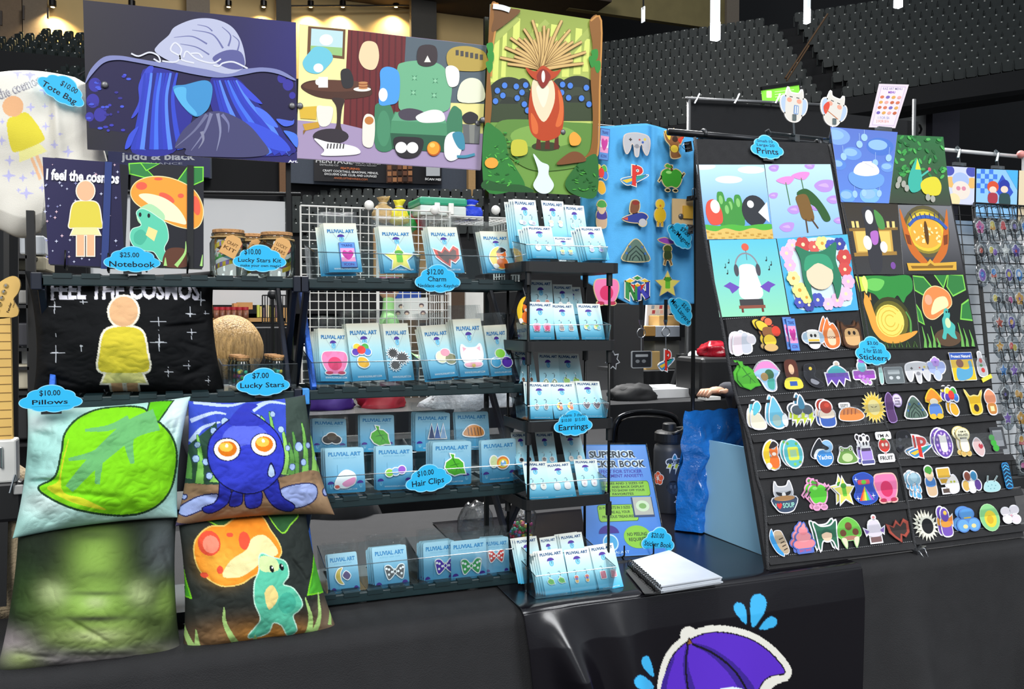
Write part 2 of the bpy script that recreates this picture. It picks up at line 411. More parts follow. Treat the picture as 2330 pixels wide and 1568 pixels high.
places += stand('trim_15', 'dark stepped seating stand behind the racks',  # stepped concrete stand under the central seat rows
    [(onC(380, 640-15.6*k, 36+.45*k), onC(1360, 646-15.6*k, 38+.45*k)) for k in range(14)], 39,
    lambda i, k: (k >= 8 and not (5 <= i <= 9 and k > 9)) or (12 <= i <= 19))
places += stand('trim_16', 'dark stepped seating stand at upper left',  # small stepped stand for the upper left seats
    [(onC(-15, 172-15.5*k-2, 38+.5*k), onC(215, 172-15.5*k+26, 37+.5*k)) for k in range(8)], 9, lambda i, k: k < 7 and (k < 6 or i > 0) or i > 3)
def depth(p): return (p-C0).dot(CM @ Vector((0, 0, -1)))
def inview(p):
    q = CM.transposed() @ (p-C0); x = CX+F*q.x/-q.z; y = CY-F*q.y/-q.z; return -40 < x < 2370 and -20 < y < 1568
places = [q for q in places if inview(q[0])]
places.sort(key=lambda q: depth(q[0]))
for p, ang in places[:300]:
    o = bpy.data.objects.new('arena_seat', seat_me); o.matrix_basis = Matrix.Translation(p) @ Matrix.Rotation(ang, 4, 'Z'); COL.objects.link(o)
    tag(o, 'empty dark folding seat in the rows of the arena stands', 'seat', 'empty arena seats')
if places[300:]:
    V = []; FF = []; MI = []
    base = [v.co.copy() for v in seat_me.vertices]; bf = [tuple(p.vertices) for p in seat_me.polygons]; bi = [p.material_index for p in seat_me.polygons]
    for p, ang in places[300:]:
        R = Matrix.Translation(p) @ Matrix.Rotation(ang, 4, 'Z'); n = len(V); V += [R @ v for v in base]; FF += [tuple(i+n for i in f) for f in bf]; MI += bi
    me = bpy.data.meshes.new('distant_seats'); me.from_pydata(V, [], FF); me.materials.append(SEATM); me.materials.append(PLATE); me.polygons.foreach_set('material_index', MI)
    tag(link(bpy.data.objects.new('distant_seats', me)), 'farther rows of dark empty arena seats', 'seats', kind='stuff')
# dark parapets, signs and sills of the bowl
LEDGE = mat('dark_ledge', '#101114', .8)
m = MB(); m.add([onC(1330, 318, 42), onC(2380, 150, 33.6), onC(2380, 196, 33.6), onC(1330, 345, 42), onC(1330, 318, 42.5), onC(2380, 150, 34), onC(2380, 196, 34), onC(1330, 345, 42.5)],
    [(0, 1, 2, 3), (7, 6, 5, 4), (0, 4, 5, 1), (3, 2, 6, 7), (0, 3, 7, 4), (1, 5, 6, 2)])
struct(m.build('trim_8', LEDGE), 'dark parapet in front of the right stand')
struct(MB().box((onY(1330, 300, 40).x, 43.5, -1), (70, 43.9, onY(1900, 235, 43.5).z)).build('wall_concourse', DARKW), 'dark concourse wall under the right stand')
# stair rails in the right stand
rt = thing('stair_handrail', 'long bronze handrail climbing the aisle of the right stand', 'handrail', onC(1830, 130, 38))
RAIL = mat('bronze_rail', '#7a5a3c', .45, metal=.6)
MB().tube([onC(1787, 178, 39), onC(1883, 32, 42)], .045, 6).build('upper_rail', RAIL, rt); MB().tube([onC(1790, 184, 38.8), onC(1841, 104, 40.3)], .035, 6).build('lower_rail', RAIL, rt)
# hanging arena lamps
GLOW = mat('lamp_tube_glow', '#f2f8ff', .4, emit=9); LAMPW = mat('lamp_casing', '#cdd3d8', .5, emit=.9)
for i, (x, y0, ym, y1, w_, lb) in enumerate(((1630, 4, 50, 90, 20, 'widest bright hanging lamp box in the dark arena'), (1838, 0, 22, 52, 10, 'slender bright hanging lamp right of the widest one'), (2046, -14, 0, 16, 15, 'bright hanging lamp cut off at the top edge, rightmost'), (1464, 22, 24, 50, 3, 'thin dim hanging lamp strip near the tall green poster'))):
    c = 30; t = thing('hanging_lamp', lb, 'lamp', onC(x, y1, c), 'lamps hanging over the right stand')
    q = w_/2
    for nm, ya, yb, mm in (('casing', y0-6, ym, LAMPW), ('bright_end', ym, y1, GLOW if w_ > 4 else LAMPW)):
        A, B = onC(x-q, ya, c), onC(x+q, yb, c); MB().box((A.x, A.y-.1, B.z), (B.x, A.y+.1, A.z)).build(nm, mm, t)
    MB().tube([onC(x, y0, c), onC(x, y0-60, c)], .03, 6).build('hanger', BLKM, t)
# grey sponsor wall with signs above the central stand
p, q = onY(236, 440, 42.5), onY(1180, 440, 42.5)
GRW = mat('blue_grey_fascia', '#454c58', .8)
xs = [(onY(236, 400, 42.5).x, onY(482, 400, 42.5).x), (onY(655, 400, 42.5).x, onY(1066, 400, 42.5).x)]
for i, (u, v) in enumerate(xs):
    struct(MB().box((u, 42.5, onY(700, 418, 42.5).z), (v, 42.8, onY(700, 240, 42.5).z)).build('trim_%d' % (9+i), GRW), 'blue grey fascia above the central seats')
struct(MB().box((onY(-200, 400, 43).x, 43.1, 0), (onY(1340, 400, 43).x, 43.4, onY(700, 180, 43).z)).build('wall_upper_concourse', DARKW), 'black opening above the central stand')
for i, (x0, x1, c) in enumerate(((636, 652, '#6b4a2c'), (1066, 1082, '#b58f5e'))):
    struct(MB().box((onY(x0, 400, 42).x, 42, onY(700, 446, 42).z), (onY(x1, 400, 42).x, 42.3, onY(700, 200, 42).z)).build('trim_%d' % (11+i), mat('timber_post_%d' % i, c, .7)), 'timber post beside the sponsor sign')
def sign(name, label, cat, quad, Y, base, draw, th=.03, m=PAPER):
    f = FY(*quad[3], Y); A = pxart(f); A.slab(quad, base, th); draw(A); o = A.build(name, m, f.M()); return tag(o, label, cat)
def jb(A):
    A.DL = .02
    A.text('judd & black', 360, 364, 17, '#aeb2bc', w=168, bold=.03, al='c'); A.text('APPLIANCE', 360, 375, 5, '#8f95a8', w=110, al='c')
sign('sponsor_banner', 'navy sponsor banner reading judd & black above the notebooks', 'banner', [(246, 342), (478, 354), (478, 404), (246, 396)], 42.2, '#262a55', jb)
def hd(A):
    A.DL = .02
    A.text('HERITAGE', 760, 372, 11, '#c8c8c8', w=84, bold=.02, al='c', rot=-3); A.text('DISTILLING CO', 748, 378, 4, '#c0c0c0', w=42, al='c', rot=-3)
    A.text('ANGEL OF THE WINDS', 832, 374, 9, '#b5b5b5', w=66, al='c', rot=-3); A.text('CASINO RESORT', 832, 379, 3.4, '#a0a0a0', w=48, al='c', rot=-3)
    A.text('FEATURING:', 796, 387, 5, '#c46a3c', w=44, bold=.03, al='c', rot=-3)
    A.text('CRAFT COCKTAILS, SEASONAL MENUS,', 796, 394.5, 5, '#e4e4e4', w=126, bold=.02, al='c', rot=-3)
    A.text('EXCLUSIVE CASK CLUB, AND LOUNGE!', 796, 402, 5, '#e4e4e4', w=118, bold=.02, al='c', rot=-3)
    A.text('ANGELOFTHEWINDS.COM', 796, 410, 4.6, '#c46a3c', w=76, bold=.01, al='c', rot=-3)
    A.poly(rect(877, 376, 936, 418), '#4a3226')
    for i in range(5):
        for j in range(3): A.poly(rect(879+i*11, 378+j*14, 888+i*11, 388+j*14), ['#8a5a3a', '#a8744c', '#6b4430', '#3a2a22'][(i*3+j) % 4])
    A.poly(rect(963, 374, 994, 404), '#b9bcc0'); A.text('SCAN ME!', 978, 414, 5, '#e8e8e8', w=36, bold=.03, al='c', rot=-3)
sign('sponsor_banner', 'black distillery sponsor banner with orange and white lettering and SCAN ME', 'banner', [(714, 340), (1004, 356), (1004, 420), (714, 412)], 42.2, '#1c1b1f', hd)
# "AND" sign at the right under the parapet
def an(A):
    A.DL = .015; A.text('AND', 2098, 308, 30, '#111', w=84, bold=.02, al='r', rot=2.5)
    A.poly(rect(2126, 262, 2143, 330), '#6c6f76'); A.poly(rrect(2128, 254, 2141, 272, 3), '#c9c9c4')
sign('concourse_sign', 'white concourse sign with black letters AND behind the prints', 'sign', [(1880, 296), (2144, 255), (2144, 340), (1880, 340)], 31, '#b9bab8', an)
struct(MB().box((onY(2146, 300, 30).x, 30.6, 0), (onY(2208, 300, 30).x, 31, onY(2170, 248, 30.6).z)).build('trim_13', mat('violet_grey_pillar', '#3a3844', .8)), 'violet grey pillar right of the AND sign')
# ================================================================ the tables and cloth
TZ, TY = .74, 1.655
TX0, TX1 = -.62, 2.75
CLO = mat('black_tablecloth', '#272729', .78, var=.08, vs=20, bump=.35, bs=500, spec=.3)
def drape(name, x0, x1, label, seed, amp):
    nx, nz = 160, 26; v = []; f = []
    rows = [('t', 2.6), ('t', 2.3), ('t', 2.0), ('t', 1.75), ('t', TY+.02)]
    def fold(x, k): return amp*k*(math.sin(x*13+seed)+.6*math.sin(x*29+seed*2.3)+.5*noise.noise((x*5, seed, k*2)))
    R = 0
    for kind, y in rows:
        for i in range(nx+1):
            x = x0+(x1-x0)*i/nx; v.append((x, y, TZ+.0012*noise.noise((x*6, y*6, seed)))) 
        R += 1
    for j in range(nz+1):
        t = j/nz
        for i in range(nx+1):
            x = x0+(x1-x0)*i/nx; k = min(1, t*1.4)*(.06 if XS-.09 < x < XE+.02 else min(1, .06+max(x-XE-.02, XS-.09-x)*6))
            v.append((x, TY-.006-.02*t-max(0, fold(x, k)+amp*.4*k), TZ-.008-t*.70))
        R += 1
    for j in range(R-1):
        for i in range(nx): a = j*(nx+1)+i; f.append((a, a+1, a+nx+2, a+nx+1))
    me = bpy.data.meshes.new(name); me.from_pydata(v, [], f); me.polygons.foreach_set('use_smooth', [True]*len(f)); me.materials.append(CLO)
    return tag(link(bpy.data.objects.new(name, me)), label, 'tablecloth')
XS = onZ(1186, 1392, TZ).x; XE = onZ(1962, 1289, TZ).x
drape('tablecloth', TX0, XS+.3, 'charcoal cloth hanging from the table under the pillows', 1.3, .012)
drape('tablecloth', XS+.302, TX1, 'black cloth with soft folds hanging below the sticker display', 4.1, .05)
for i, (x0, x1, lb) in enumerate(((TX0, XS+.29, 'folding table hidden under the charcoal cloth on the left'), (XS+.31, TX1, 'folding table hidden under the black cloth on the right'))):
    t = thing('folding_table', lb, 'table', ((x0+x1)/2, 2.1, 0), 'booth tables'); TT = mat('table_resin', '#3c3c3e', .7)
    MB().box((x0+.02, TY+.02, TZ-.05), (x1-.02, 2.56, TZ-.004)).build('table_top', TT, t)
    for x in (x0+.1, x1-.1):
        for y in (1.8, 2.45): MB().tube([(x, y, 0), (x, y, TZ-.05)], .015, 8).build('leg', BLKM, t)
# glossy vinyl banner lying over the table and hanging in front
VIN = mat('black_vinyl_banner', rough=.2, attr=True, spec=.6, bump=.04, bs=700, coat=.1)
bl = onZ(1186, 1392, TZ); br = onZ(1962, 1289, TZ); bx0, bx1 = bl.x, br.x
R_ = Ras(); fr = Frame((bl.x, TY-.02, TZ), (1, 0, 0), (0, 0, 1))
UM = '#5a2fc4'; UD = '#3c2490'; OUT = '#e6e4da'
um = cr([(1556, 1462), (1600, 1440), (1650, 1438), (1700, 1452), (1740, 1478), (1768, 1508), (1776, 1527), (1752, 1531), (1731, 1541), (1716, 1562), (1700, 1600), (1640, 1640), (1560, 1660), (1505, 1640), (1502, 1600), (1508, 1545), (1525, 1495)], 6)
R_.poly(grow(um, 17), OUT); R_.poly(ell(1562, 1442, 19, 19), OUT); R_.line(cr([(1782, 1535), (1762, 1541), (1744, 1551), (1730, 1572), (1722, 1610)], 4, False), 20, OUT); R_.poly(grow(um, 3), '#15101f'); R_.poly(um, UM)
R_.poly(stroke(cr([(1572, 1463), (1610, 1478), (1655, 1515), (1690, 1565), (1700, 1610)], 6, False), 6, 44), UD)
R_.poly(stroke(cr([(1560, 1464), (1556, 1510), (1566, 1560), (1580, 1610)], 6, False), 5, 26), UD)
R_.poly(stroke(cr([(1530, 1492), (1508, 1550), (1504, 1600)], 5, False), 4, 22), UD)
R_.line(cr([(1570, 1463), (1620, 1485), (1665, 1525), (1702, 1590)], 6, False), 5, '#15101f'); R_.line(cr([(1562, 1463), (1556, 1510), (1563, 1580)], 6, False), 4, '#15101f')
R_.poly([(1557, 1466), (1563, 1446), (1573, 1462)], '#15101f'); R_.poly([(1560, 1464), (1564, 1450), (1570, 1461)], '#8a5a2c')
R_.poly(ell(1655, 1580, 40, 24), '#dfeefc'); R_.poly(ell(1690, 1590, 46, 28), '#57b4ea')
def drop(x0, y0, x1, y1, w_): # a droplet from tail to round end
    dx, dy = x1-x0, y1-y0; return cr([(x0, y0), (x0+dx*.4-dy*w_*.6, y0+dy*.4+dx*w_*.6), (x0+dx*.82-dy*w_*.75, y0+dy*.82+dx*w_*.75), (x1, y1), (x0+dx*.82+dy*w_*.75, y0+dy*.82-dx*w_*.75), (x0+dx*.4+dy*w_*.6, y0+dy*.4-dx*w_*.6)], 6)
for d in ((1705, 1424, 1728, 1351, .30), (1690, 1416, 1673, 1370, .33), (1720, 1428, 1760, 1406, .34), (1479, 1534, 1452, 1487, .30), (1478, 1557, 1424, 1530, .30)):
    R_.poly(grow(drop(*d), 2), '#0f1c30'); R_.poly(drop(*d), '#3fb0e8')
def vinyl():
    nx, nt_, nf = 420, 26, 210; v = []; f = []; P = []
    def bump(x, t):          # big soft buckles near the left side, slight sag elsewhere
        u = (x-bx0)/(bx1-bx0); s = .055*math.exp(-((u-.07-.16*t)/.045)**2)*min(1, t*3.2)+.040*math.exp(-((u-.24-.10*t)/.05)**2)*max(0, min(1, t*2.2-.05))+.02*math.exp(-((u-.62+.1*t)/.09)**2)*t
        s += .006*math.sin(u*9+t*2)*t+.010*math.exp(-((u+.0-.05*t)/.04)**2)
        return s
    bk0 = onZ(902, 1205, TZ); 
    for j in range(nt_+1):
        t = j/nt_
        for i in range(nx+1):
            x = bx0+(bx1-bx0)*i/nx; y = 2.42+(TY-.012-2.42)*t; sk = (1-t)*(1-i/nx)*0.04
            v.append((x+sk, y, TZ+.004+.0015*noise.noise((x*5, y*7, 2))))
            P.append((0, 0))
    for j in range(1, nf+1):
        t = j/nf; drop_ = .46*t; r = .018
        for i in range(nx+1):
            x = bx0+(bx1-bx0)*i/nx; xx = x+.05*t*max(0, 1-(x-bx0)/.25)
            y = TY-.016-bump(x, t)-.012*min(1, t*6); z = TZ+.004-drop_+(-.004 if j < 3 else 0)
            v.append((xx, y, z)); q = CM.transposed() @ (Vector((xx, TY-.02, z))-C0); P.append((CX+F*q.x/-q.z, CY-F*q.y/-q.z))
    for j in range(nt_+nf):
        for i in range(nx): a = j*(nx+1)+i; f.append((a, a+1, a+nx+2, a+nx+1))
    C = R_.eval(np.array(P), '#0e0c12')
    return colormesh('vinyl_banner', v, f, C, VIN)
o = link(bpy.data.objects.new('vinyl_banner', vinyl())); o.modifiers.new('thickness', 'SOLIDIFY').thickness = .0008
tag(o, 'glossy black vinyl banner with purple umbrella logo and blue drops, draped over table', 'banner')
# ================================================================ folding shelf racks
RK = mat('dark_teal_plastic', '#10262a', .45, var=.15, vs=30)
NAVY = mat('navy_plastic', '#0d1526', .4, var=.1)
BLU = mat('mottled_blue_plastic', '#2f66cc', .45, var=.28, vs=160)
LBL = mat('light_blue_clip', '#3f8fe0', .4, var=.2, vs=90)
RZ = (1.418, 1.187, .957, .752); RY, RD = 1.80, .20
def zadj(z, Y, Y0=1.84): return H+(z-H)*Y/Y0
def rack(label, x0, x1, zs, slots):
    t = thing('folding_shelf_rack', label, 'shelf rack', ((x0+x1)/2, RY+RD/2, TZ), 'folding shelf racks')
    for k, z in enumerate(zs):
        sh = MB().box((x0, RY, z-.02), (x1, RY+.014, z)).box((x0, RY+RD-.014, z-.02), (x1, RY+RD, z)).box((x0, RY, z-.02), (x0+.012, RY+RD, z-.004)).box((x1-.012, RY, z-.02), (x1, RY+RD, z-.004)).build('shelf', RK, t, bevel=.002)
        n = 9
        for i in range(n):
            a = x0+.02+(x1-x0-.04)*(i+.12)/n; b = x0+.02+(x1-x0-.04)*(i+.78)/n
            MB().box((a, RY-.002, z-.006), (b, RY+RD-.02, z+.003)).build('slat', RK, sh)
        for x in (x0, x1):
            MB().box((x-.01, RY-.006, z-.028), (x+.008, RY+.016, z+.004)).build('corner_clip', LBL if k == 1 and x == x0 else NAVY, sh, bevel=.002)
    for k in range(len(zs)-1):
        za, zb = zs[k]-.02, zs[k+1]+.0
        for x, sg in ((x0+.006, 1), (x1-.006, -1)):
            MB().bar((x, RY+.012, za), (x, RY+RD-.012, zb), .012, .024).build('cross_bar', NAVY, t, bevel=.002)
            MB().bar((x+sg*.013, RY+RD-.012, za), (x+sg*.013, RY+.012, zb), .010, .022).build('cross_bar', NAVY if sg < 0 else BLU, t, bevel=.002)
    return t
zs = [zadj(z, RY) for z in RZ]
ax0, ax1 = onY(84, 626, RY).x, onY(682, 632, RY).x-.003; bx_0, bx_1 = onY(690, 632, RY).x+.002, onY(1199, 636, RY).x
rack('teal folding shelf rack carrying notebooks, jars and the doll pillow', ax0, ax1, zs, 9)
rack('teal folding shelf rack filled with charm and hair clip cards', bx_0, bx_1, zs, 9)
# black upright posts standing left of the racks
pt = thing('stand_post', 'black upright stand post at far left behind the notebooks', 'post', (onY(70, 700, 1.98).x, 1.98, TZ))
MB().box((onY(61, 500, 1.98).x, 1.97, TZ), (onY(79, 500, 1.98).x, 1.99, onY(70, 480, 1.98).z)).build('post_bar', BLK, pt)
MB().box((onY(40, 500, 1.98).x, 1.95, TZ), (onY(100, 500, 1.98).x, 2.02, TZ+.012)).build('post_foot', BLK, pt)
# ================================================================ earring stand
EY, ED = 1.72, .15
def es(y): return None
et = thing('earring_stand', 'black four-tray tower stand holding bins of earring cards', 'stand', (onY(1300, 800, EY).x, EY+ED/2, TZ))
TR = []
for k, (L, R_2) in enumerate((((1192, 594), (1411, 599)), ((1197, 775), (1404, 776)), ((1197, 956), (1398, 956)), ((1193, 1138), (1390, 1124)))):
    a = onY(*L, EY); b = onY(*R_2, EY); z = (a.z+b.z)/2; TR.append(z); x0, x1 = a.x, b.x
    tray = MB(); 
    out = rrect(x0, EY-.004, x1, EY+ED, .018, 4); inn = rrect(x0+.003, EY-.001, x1-.003, EY+ED-.003, .016, 4); n = len(out)
    v = [(x, y, z-.022) for x, y in out]+[(x, y, z) for x, y in out]+[(x, y, z) for x, y in inn]+[(x, y, z-.016) for x, y in inn]
    f = [tuple(range(n-1, -1, -1)), tuple(3*n+i for i in range(n))]
    for q in range(3): f += [(q*n+i, q*n+(i+1) % n, (q+1)*n+(i+1) % n, (q+1)*n+i) for i in range(n)]
    tray.add(v, f).build('tray', BLK, et)
EX0, EX1 = onY(1206, 780, EY).x, onY(1391, 780, EY).x
for x in (EX0, EX1):
    for y in (EY+.01, EY+ED-.02):
        po = MB().tube([(x, y, TZ+.006), (x, y, TR[0]-.02)], .0032, 8).build('pole', BLKM, et, smooth=True)
        for z in TR: MB().tube([(x, y, z-.05), (x, y, z-.02)], .007, 8).build('sleeve', BLK, po)
# ================================================================ wire storage cubes far behind the charm rack
GW = mat('white_wire', '#d9d8d2', .4); GY = 3.72
def grid(mb, fr, x0, x1, y0, y1, nx, ny, r=.0022, rf=.004):
    for i in range(nx+1):
        t = x0+(x1-x0)*i/nx; mb.tube([fr(t, y0), fr(t, y1)], rf if i in (0, nx) else r, 5)
    for j in range(ny+1):
        t = y0+(y1-y0)*j/ny; mb.tube([fr(x0, t), fr(x1, t)], rf if j in (0, ny) else r, 5)
    return mb
gt = thing('wire_storage_cubes', 'white wire grid storage cubes standing behind the charm rack', 'wire cubes', onY(900, 950, GY))
g0 = onY(682, 466, GY); GS = .325; NC = 9; zb = g0.z
def cubefront(i, k): return (g0.x+i*GS, zb-(k+1)*GS)
for i in range(2):
    for k in range(3):
        x, z = cubefront(i, k); grid(MB(), lambda u, v: Vector((u, GY, v)), x+.003, x+GS-.003, z+.003, z+GS-.003, NC, NC).build('grid_panel', GW, gt)
for k in range(3):      # the panel running back between cubes
    x, z = cubefront(2, k); grid(MB(), lambda u, v: Vector((x, GY+u, v)), 0, GS, z+.003, z+GS-.003, NC, NC).build('grid_panel', GW, gt)
x, z = cubefront(2, 0); zz = zb-.02
grid(MB(), lambda u, v: Vector((u, GY+v, zz)), x, x+GS, 0, GS, NC, NC).build('grid_panel', GW, gt)
grid(MB(), lambda u, v: Vector((x+GS, GY+u, v)), 0, GS, zz-GS, zz, NC, NC).build('grid_panel', GW, gt)
for px, py in ((840, 467), (989, 478), (1128, 478), (1065, 491), (690, 800)):
    p = onY(px, py, GY-.012 if px != 1065 else GY+.3)
    MB().lathe([(.001, -.012), (.018, -.01), (.021, 0), (.018, .01), (.001, .012)], p, 16, Matrix.Rotation(math.pi/2, 4, 'X')).build('connector', WHT, gt, smooth=True)
# ================================================================ sticker and print display
PB = onZ(1745, 1296, TZ+.004); PT = onX(1590, 318, PB.x)
PF = Frame(PB+Vector((0, -.004, 0)), (1, 0, 0), PT-PB)
FAB = mat('black_canvas', '#2b2b2d', .8, var=.1, vs=40, bump=.25, bs=400, spec=.25)
dt = thing('sticker_display', 'tall leaning black fabric pocket display for prints and stickers', 'display', PB)
def pfp(x, y, off=0): s_, t_ = PF.st(x, y); return PF.O+PF.X*s_+PF.U*t_+PF.N*off
def pfn(s_, t_, off=0): return PF.O+PF.X*s_+PF.U*t_+PF.N*off
LCOL = [(1578, 312), (1886, 324), (2082, 1252), (1745, 1297)]; RCOL = [(1886, 324), (2140, 336), (2185, 560), (2222, 775), (2330, 1221), (2082, 1252)]
def slabp(poly, o0, o1, nm, m, par): return MB().prism(poly, o0, o1, lambda x, y, d: pfp(x, y, d)).build(nm, m, par)
slabp([(1582, 316), (1884, 326), (2080, 1252), (1746, 1297)], -.012, 0, 'fabric_panel', FAB, dt)
slabp([(1886, 326), (2140, 336), (2186, 560), (2222, 775), (2330, 1221), (2082, 1252)], -.012, 0, 'fabric_panel', FAB, dt)
CORD = mat('charcoal_binding', '#3a3b3e', .85, bump=.6, bs=300)
for pts in ([(1580, 314), (1603, 540), (1640, 730), (1668, 880), (1705, 1000), (1722, 1090), (1738, 1150), (1746, 1297)], [(1886, 330), (1935, 560), (1962, 700), (1990, 870), (2012, 960), (2045, 1060), (2062, 1140), (2081, 1250)]):
    MB().tube([pfp(x, y, .002) for x, y in cr(pts, 4, False)], .0045, 6).build('bound_edge', CORD, dt, smooth=True)
VCL = clear('clear_vinyl_pocket', '#f2f4f5', .3, .015, .25, bump=.3, bs=9)
THR = mat('grey_thread', '#8e8f92', .7)
rowsL = [((1640, 727), (1958, 703)), ((1655, 815), (1975, 792)), ((1672, 904), (1992, 880)), ((1708, 990), (2012, 962)), ((1722, 1072), (2040, 1046)), ((1742, 1176), (2060, 1140)), ((1746, 1268), (2076, 1232))]
rowsR = [((1975, 792), (2226, 772)), ((1994, 876), (2250, 862)), ((2012, 960), (2278, 938)), ((2040, 1044), (2302, 1030)), ((2062, 1140), (2322, 1108)), ((2078, 1222), (2330, 1190))]
for rows in (rowsL, rowsR):
    for i, (L, R_2) in enumerate(rows):
        # stitched seam, and the clear pocket standing on it
        sm = MB(); a, b = pfp(*L, .0015), pfp(*R_2, .0015); N = 70
        for q in range(N): sm.bar(a.lerp(b, q/N), a.lerp(b, (q+.55)/N), .0014, .0012, PF.N)
        sm.build('seam', THR, dt)
        if i:
            Lp, Rp = rows[i-1]; k = .52
            tl = (L[0]+(Lp[0]-L[0])*k, L[1]+(Lp[1]-L[1])*k); tr_ = (R_2[0]+(Rp[0]-R_2[0])*k, R_2[1]+(Rp[1]-R_2[1])*k)
            MB().add([pfp(*L, .002), pfp(*R_2, .002), pfp(*tr_, .011), pfp(*tl, .011)], [(0, 1, 2, 3)]).build('pocket', VCL, dt)
            # ledge of fabric below the seam
            MB().add([pfp(L[0], L[1]+3, .001), pfp(R_2[0], R_2[1]+3, .001), pfp(R_2[0]+3, R_2[1]+18, .007), pfp(L[0]+3, L[1]+18, .007), pfp(R_2[0]+3, R_2[1]+19, 0), pfp(L[0]+3, L[1]+19, 0)],
                     [(0, 1, 2, 3), (3, 2, 4, 5)]).build('ledge', FAB, dt)
# easel legs behind the display
for X_ in (pfp(1640, 800).x+.30, pfp(2150, 700).x):
    top = pfn(X_-PF.O.x, (PT-PB).length-.05, -.02); MB().bar(top, (X_, top.y+.28, TZ+.006), .02, .02).build('easel_leg', BLKM, dt)
# top pipe the display hangs from
pp = thing('display_pipe', 'dark metal pipe across the top of the print display', 'pipe', onY(1700, 322, 2.0))
pa, pb = onY(1520, 302, PT.y+.03), onY(1905, 332, PT.y+.03)
pa.z = pb.z = (pa.z+pb.z)/2
MB().tube([pa, pb], .009, 12).build('tube', mat('gunmetal', '#26272a', .35, metal=.7), pp, smooth=True)
for px in (1600, 1860):
    c = onY(px, 322, PT.y+.03); c.z = pa.z
    MB().tube([c+Vector((0, .013*math.cos(t), .013*math.sin(t))) for t in [k*math.pi/5-1 for k in range(8)]], .005, 6).build('hook_clip', mat('grey_hook', '#4a4b4e', .4, metal=.5), pp, smooth=True)
def T(ox, oy, k):
    def f(*p):
        if len(p) == 1 and isinstance(p[0], list): return [(ox+x*k, oy+y*k) for x, y in p[0]]
        return (ox+p[0]*k, oy+p[1]*k)
    f.k = k; return f
def sparkle(x, y, r, k=.13, ry=None): return star(x, y, r, 4, k, 90) if ry is None else [(x+(a-x), y+(b-y)*ry/r) for a, b in star(x, y, r, 4, k, 90)]
# ================================================================ pillows
def pillow(label, cor, Yt, Yb, Tk, ras, base, seed, pinch=.10, res=(270, 200), creases=(), expo=.5):
    Tk *= 1.25; pinch += .025
    nu, nv = res; TL, TR_, BR, BL = cor
    P3 = [onY(*TL, Yt), onY(*TR_, Yt), onY(*BR, Yb), onY(*BL, Yb)]; C2 = [np.array(c, float) for c in cor]
    V = []; PX = []
    for j in range(nv+1):
        for i in range(nu+1):
            s = 2*i/nu-1; t = 2*j/nv-1
            s2 = s*(1-pinch*(1-t*t)); t2 = t*(1-pinch*(1-s*s)); u, v = (s2+1)/2, (t2+1)/2
            p = P3[0]*(1-u)*(1-v)+P3[1]*u*(1-v)+P3[2]*u*v+P3[3]*(1-u)*v
            PX.append(C2[0]*(1-u)*(1-v)+C2[1]*u*(1-v)+C2[2]*u*v+C2[3]*(1-u)*v)
            V.append((p, s, t))
    PX = np.array(PX); C = ras.eval(PX, base); vs = []; half = (nu+1)*(nv+1)
    nrm = (P3[3]-P3[0]).cross(P3[1]-P3[0]).normalized()
    if nrm.y > 0: nrm = -nrm
    for side in (1, -1):
        for q, (p, s, t) in enumerate(V):
            e = max(0, (1-s*s)*(1-t*t)); d = Tk*e**expo
            if side < 0: vs.append(p-nrm*d); continue
            rim = 1-e; wv = (.5+.5*rim)*(.011*noise.noise((s*2.6+seed, t*2.6, seed))+.0045*noise.noise((s*6+seed, t*5, 3.1))+.0035*(abs(noise.noise((s*9+t*4, t*9-s*3, seed)))-.2))
            ang = math.atan2(t, s); wv += .003*math.sin(ang*17+seed+3*noise.noise((s, t, seed)))*rim*rim*min(1, e*6)
            if side > 0:
                x, y = PX[q]
                for (x0, y0, x1, y1, w_, h_) in creases:
                    L = (x1-x0)**2+(y1-y0)**2; k = max(0, min(1, ((x-x0)*(x1-x0)+(y-y0)*(y1-y0))/L)); dd = math.hypot(x-x0-k*(x1-x0), y-y0-k*(y1-y0))
                    wv -= h_*math.exp(-(dd/w_)**2)*math.sin(math.pi*min(1, max(0, k)))
            vs.append(p+nrm*side*max(0, d+wv*min(1, e*5)))
    f = []
    for j in range(nv):
        for i in range(nu):
            a = j*(nu+1)+i; f.append((a, a+nu+1, a+nu+2, a+1)); f.append((half+a, half+a+1, half+a+nu+2, half+a+nu+1))
    me = colormesh('throw_pillow', vs, f, np.vstack([C, np.tile(np.array(lin(base)), (half, 1))]), CLOTHP)
    bm = bmesh.new(); bm.from_mesh(me); bmesh.ops.remove_doubles(bm, verts=bm.verts, dist=1e-5); bm.to_mesh(me); bm.free()
    return tag(link(bpy.data.objects.new('throw_pillow', me)), label, 'pillow', 'printed pillows')
R1 = Ras()
for x, y, r in ((128, 701, 20), (190, 692, 12), (318, 662, 24), (453, 685, 20), (427, 717, 18), (463, 715, 10), (355, 735, 20), (131, 803, 22), (187, 788, 13), (131, 765, 8), (430, 758, 17), (356, 780, 24), (376, 845, 14), (423, 831, 13), (470, 865, 12), (232, 893, 9), (300, 640, 8)):
    R1.poly(sparkle(x, y, r, .09), '#c9cdd4')
R1.text('I FEEL THE COSMOS', 98, 684, 42, '#e8e6f2', w=352, bold=.035)
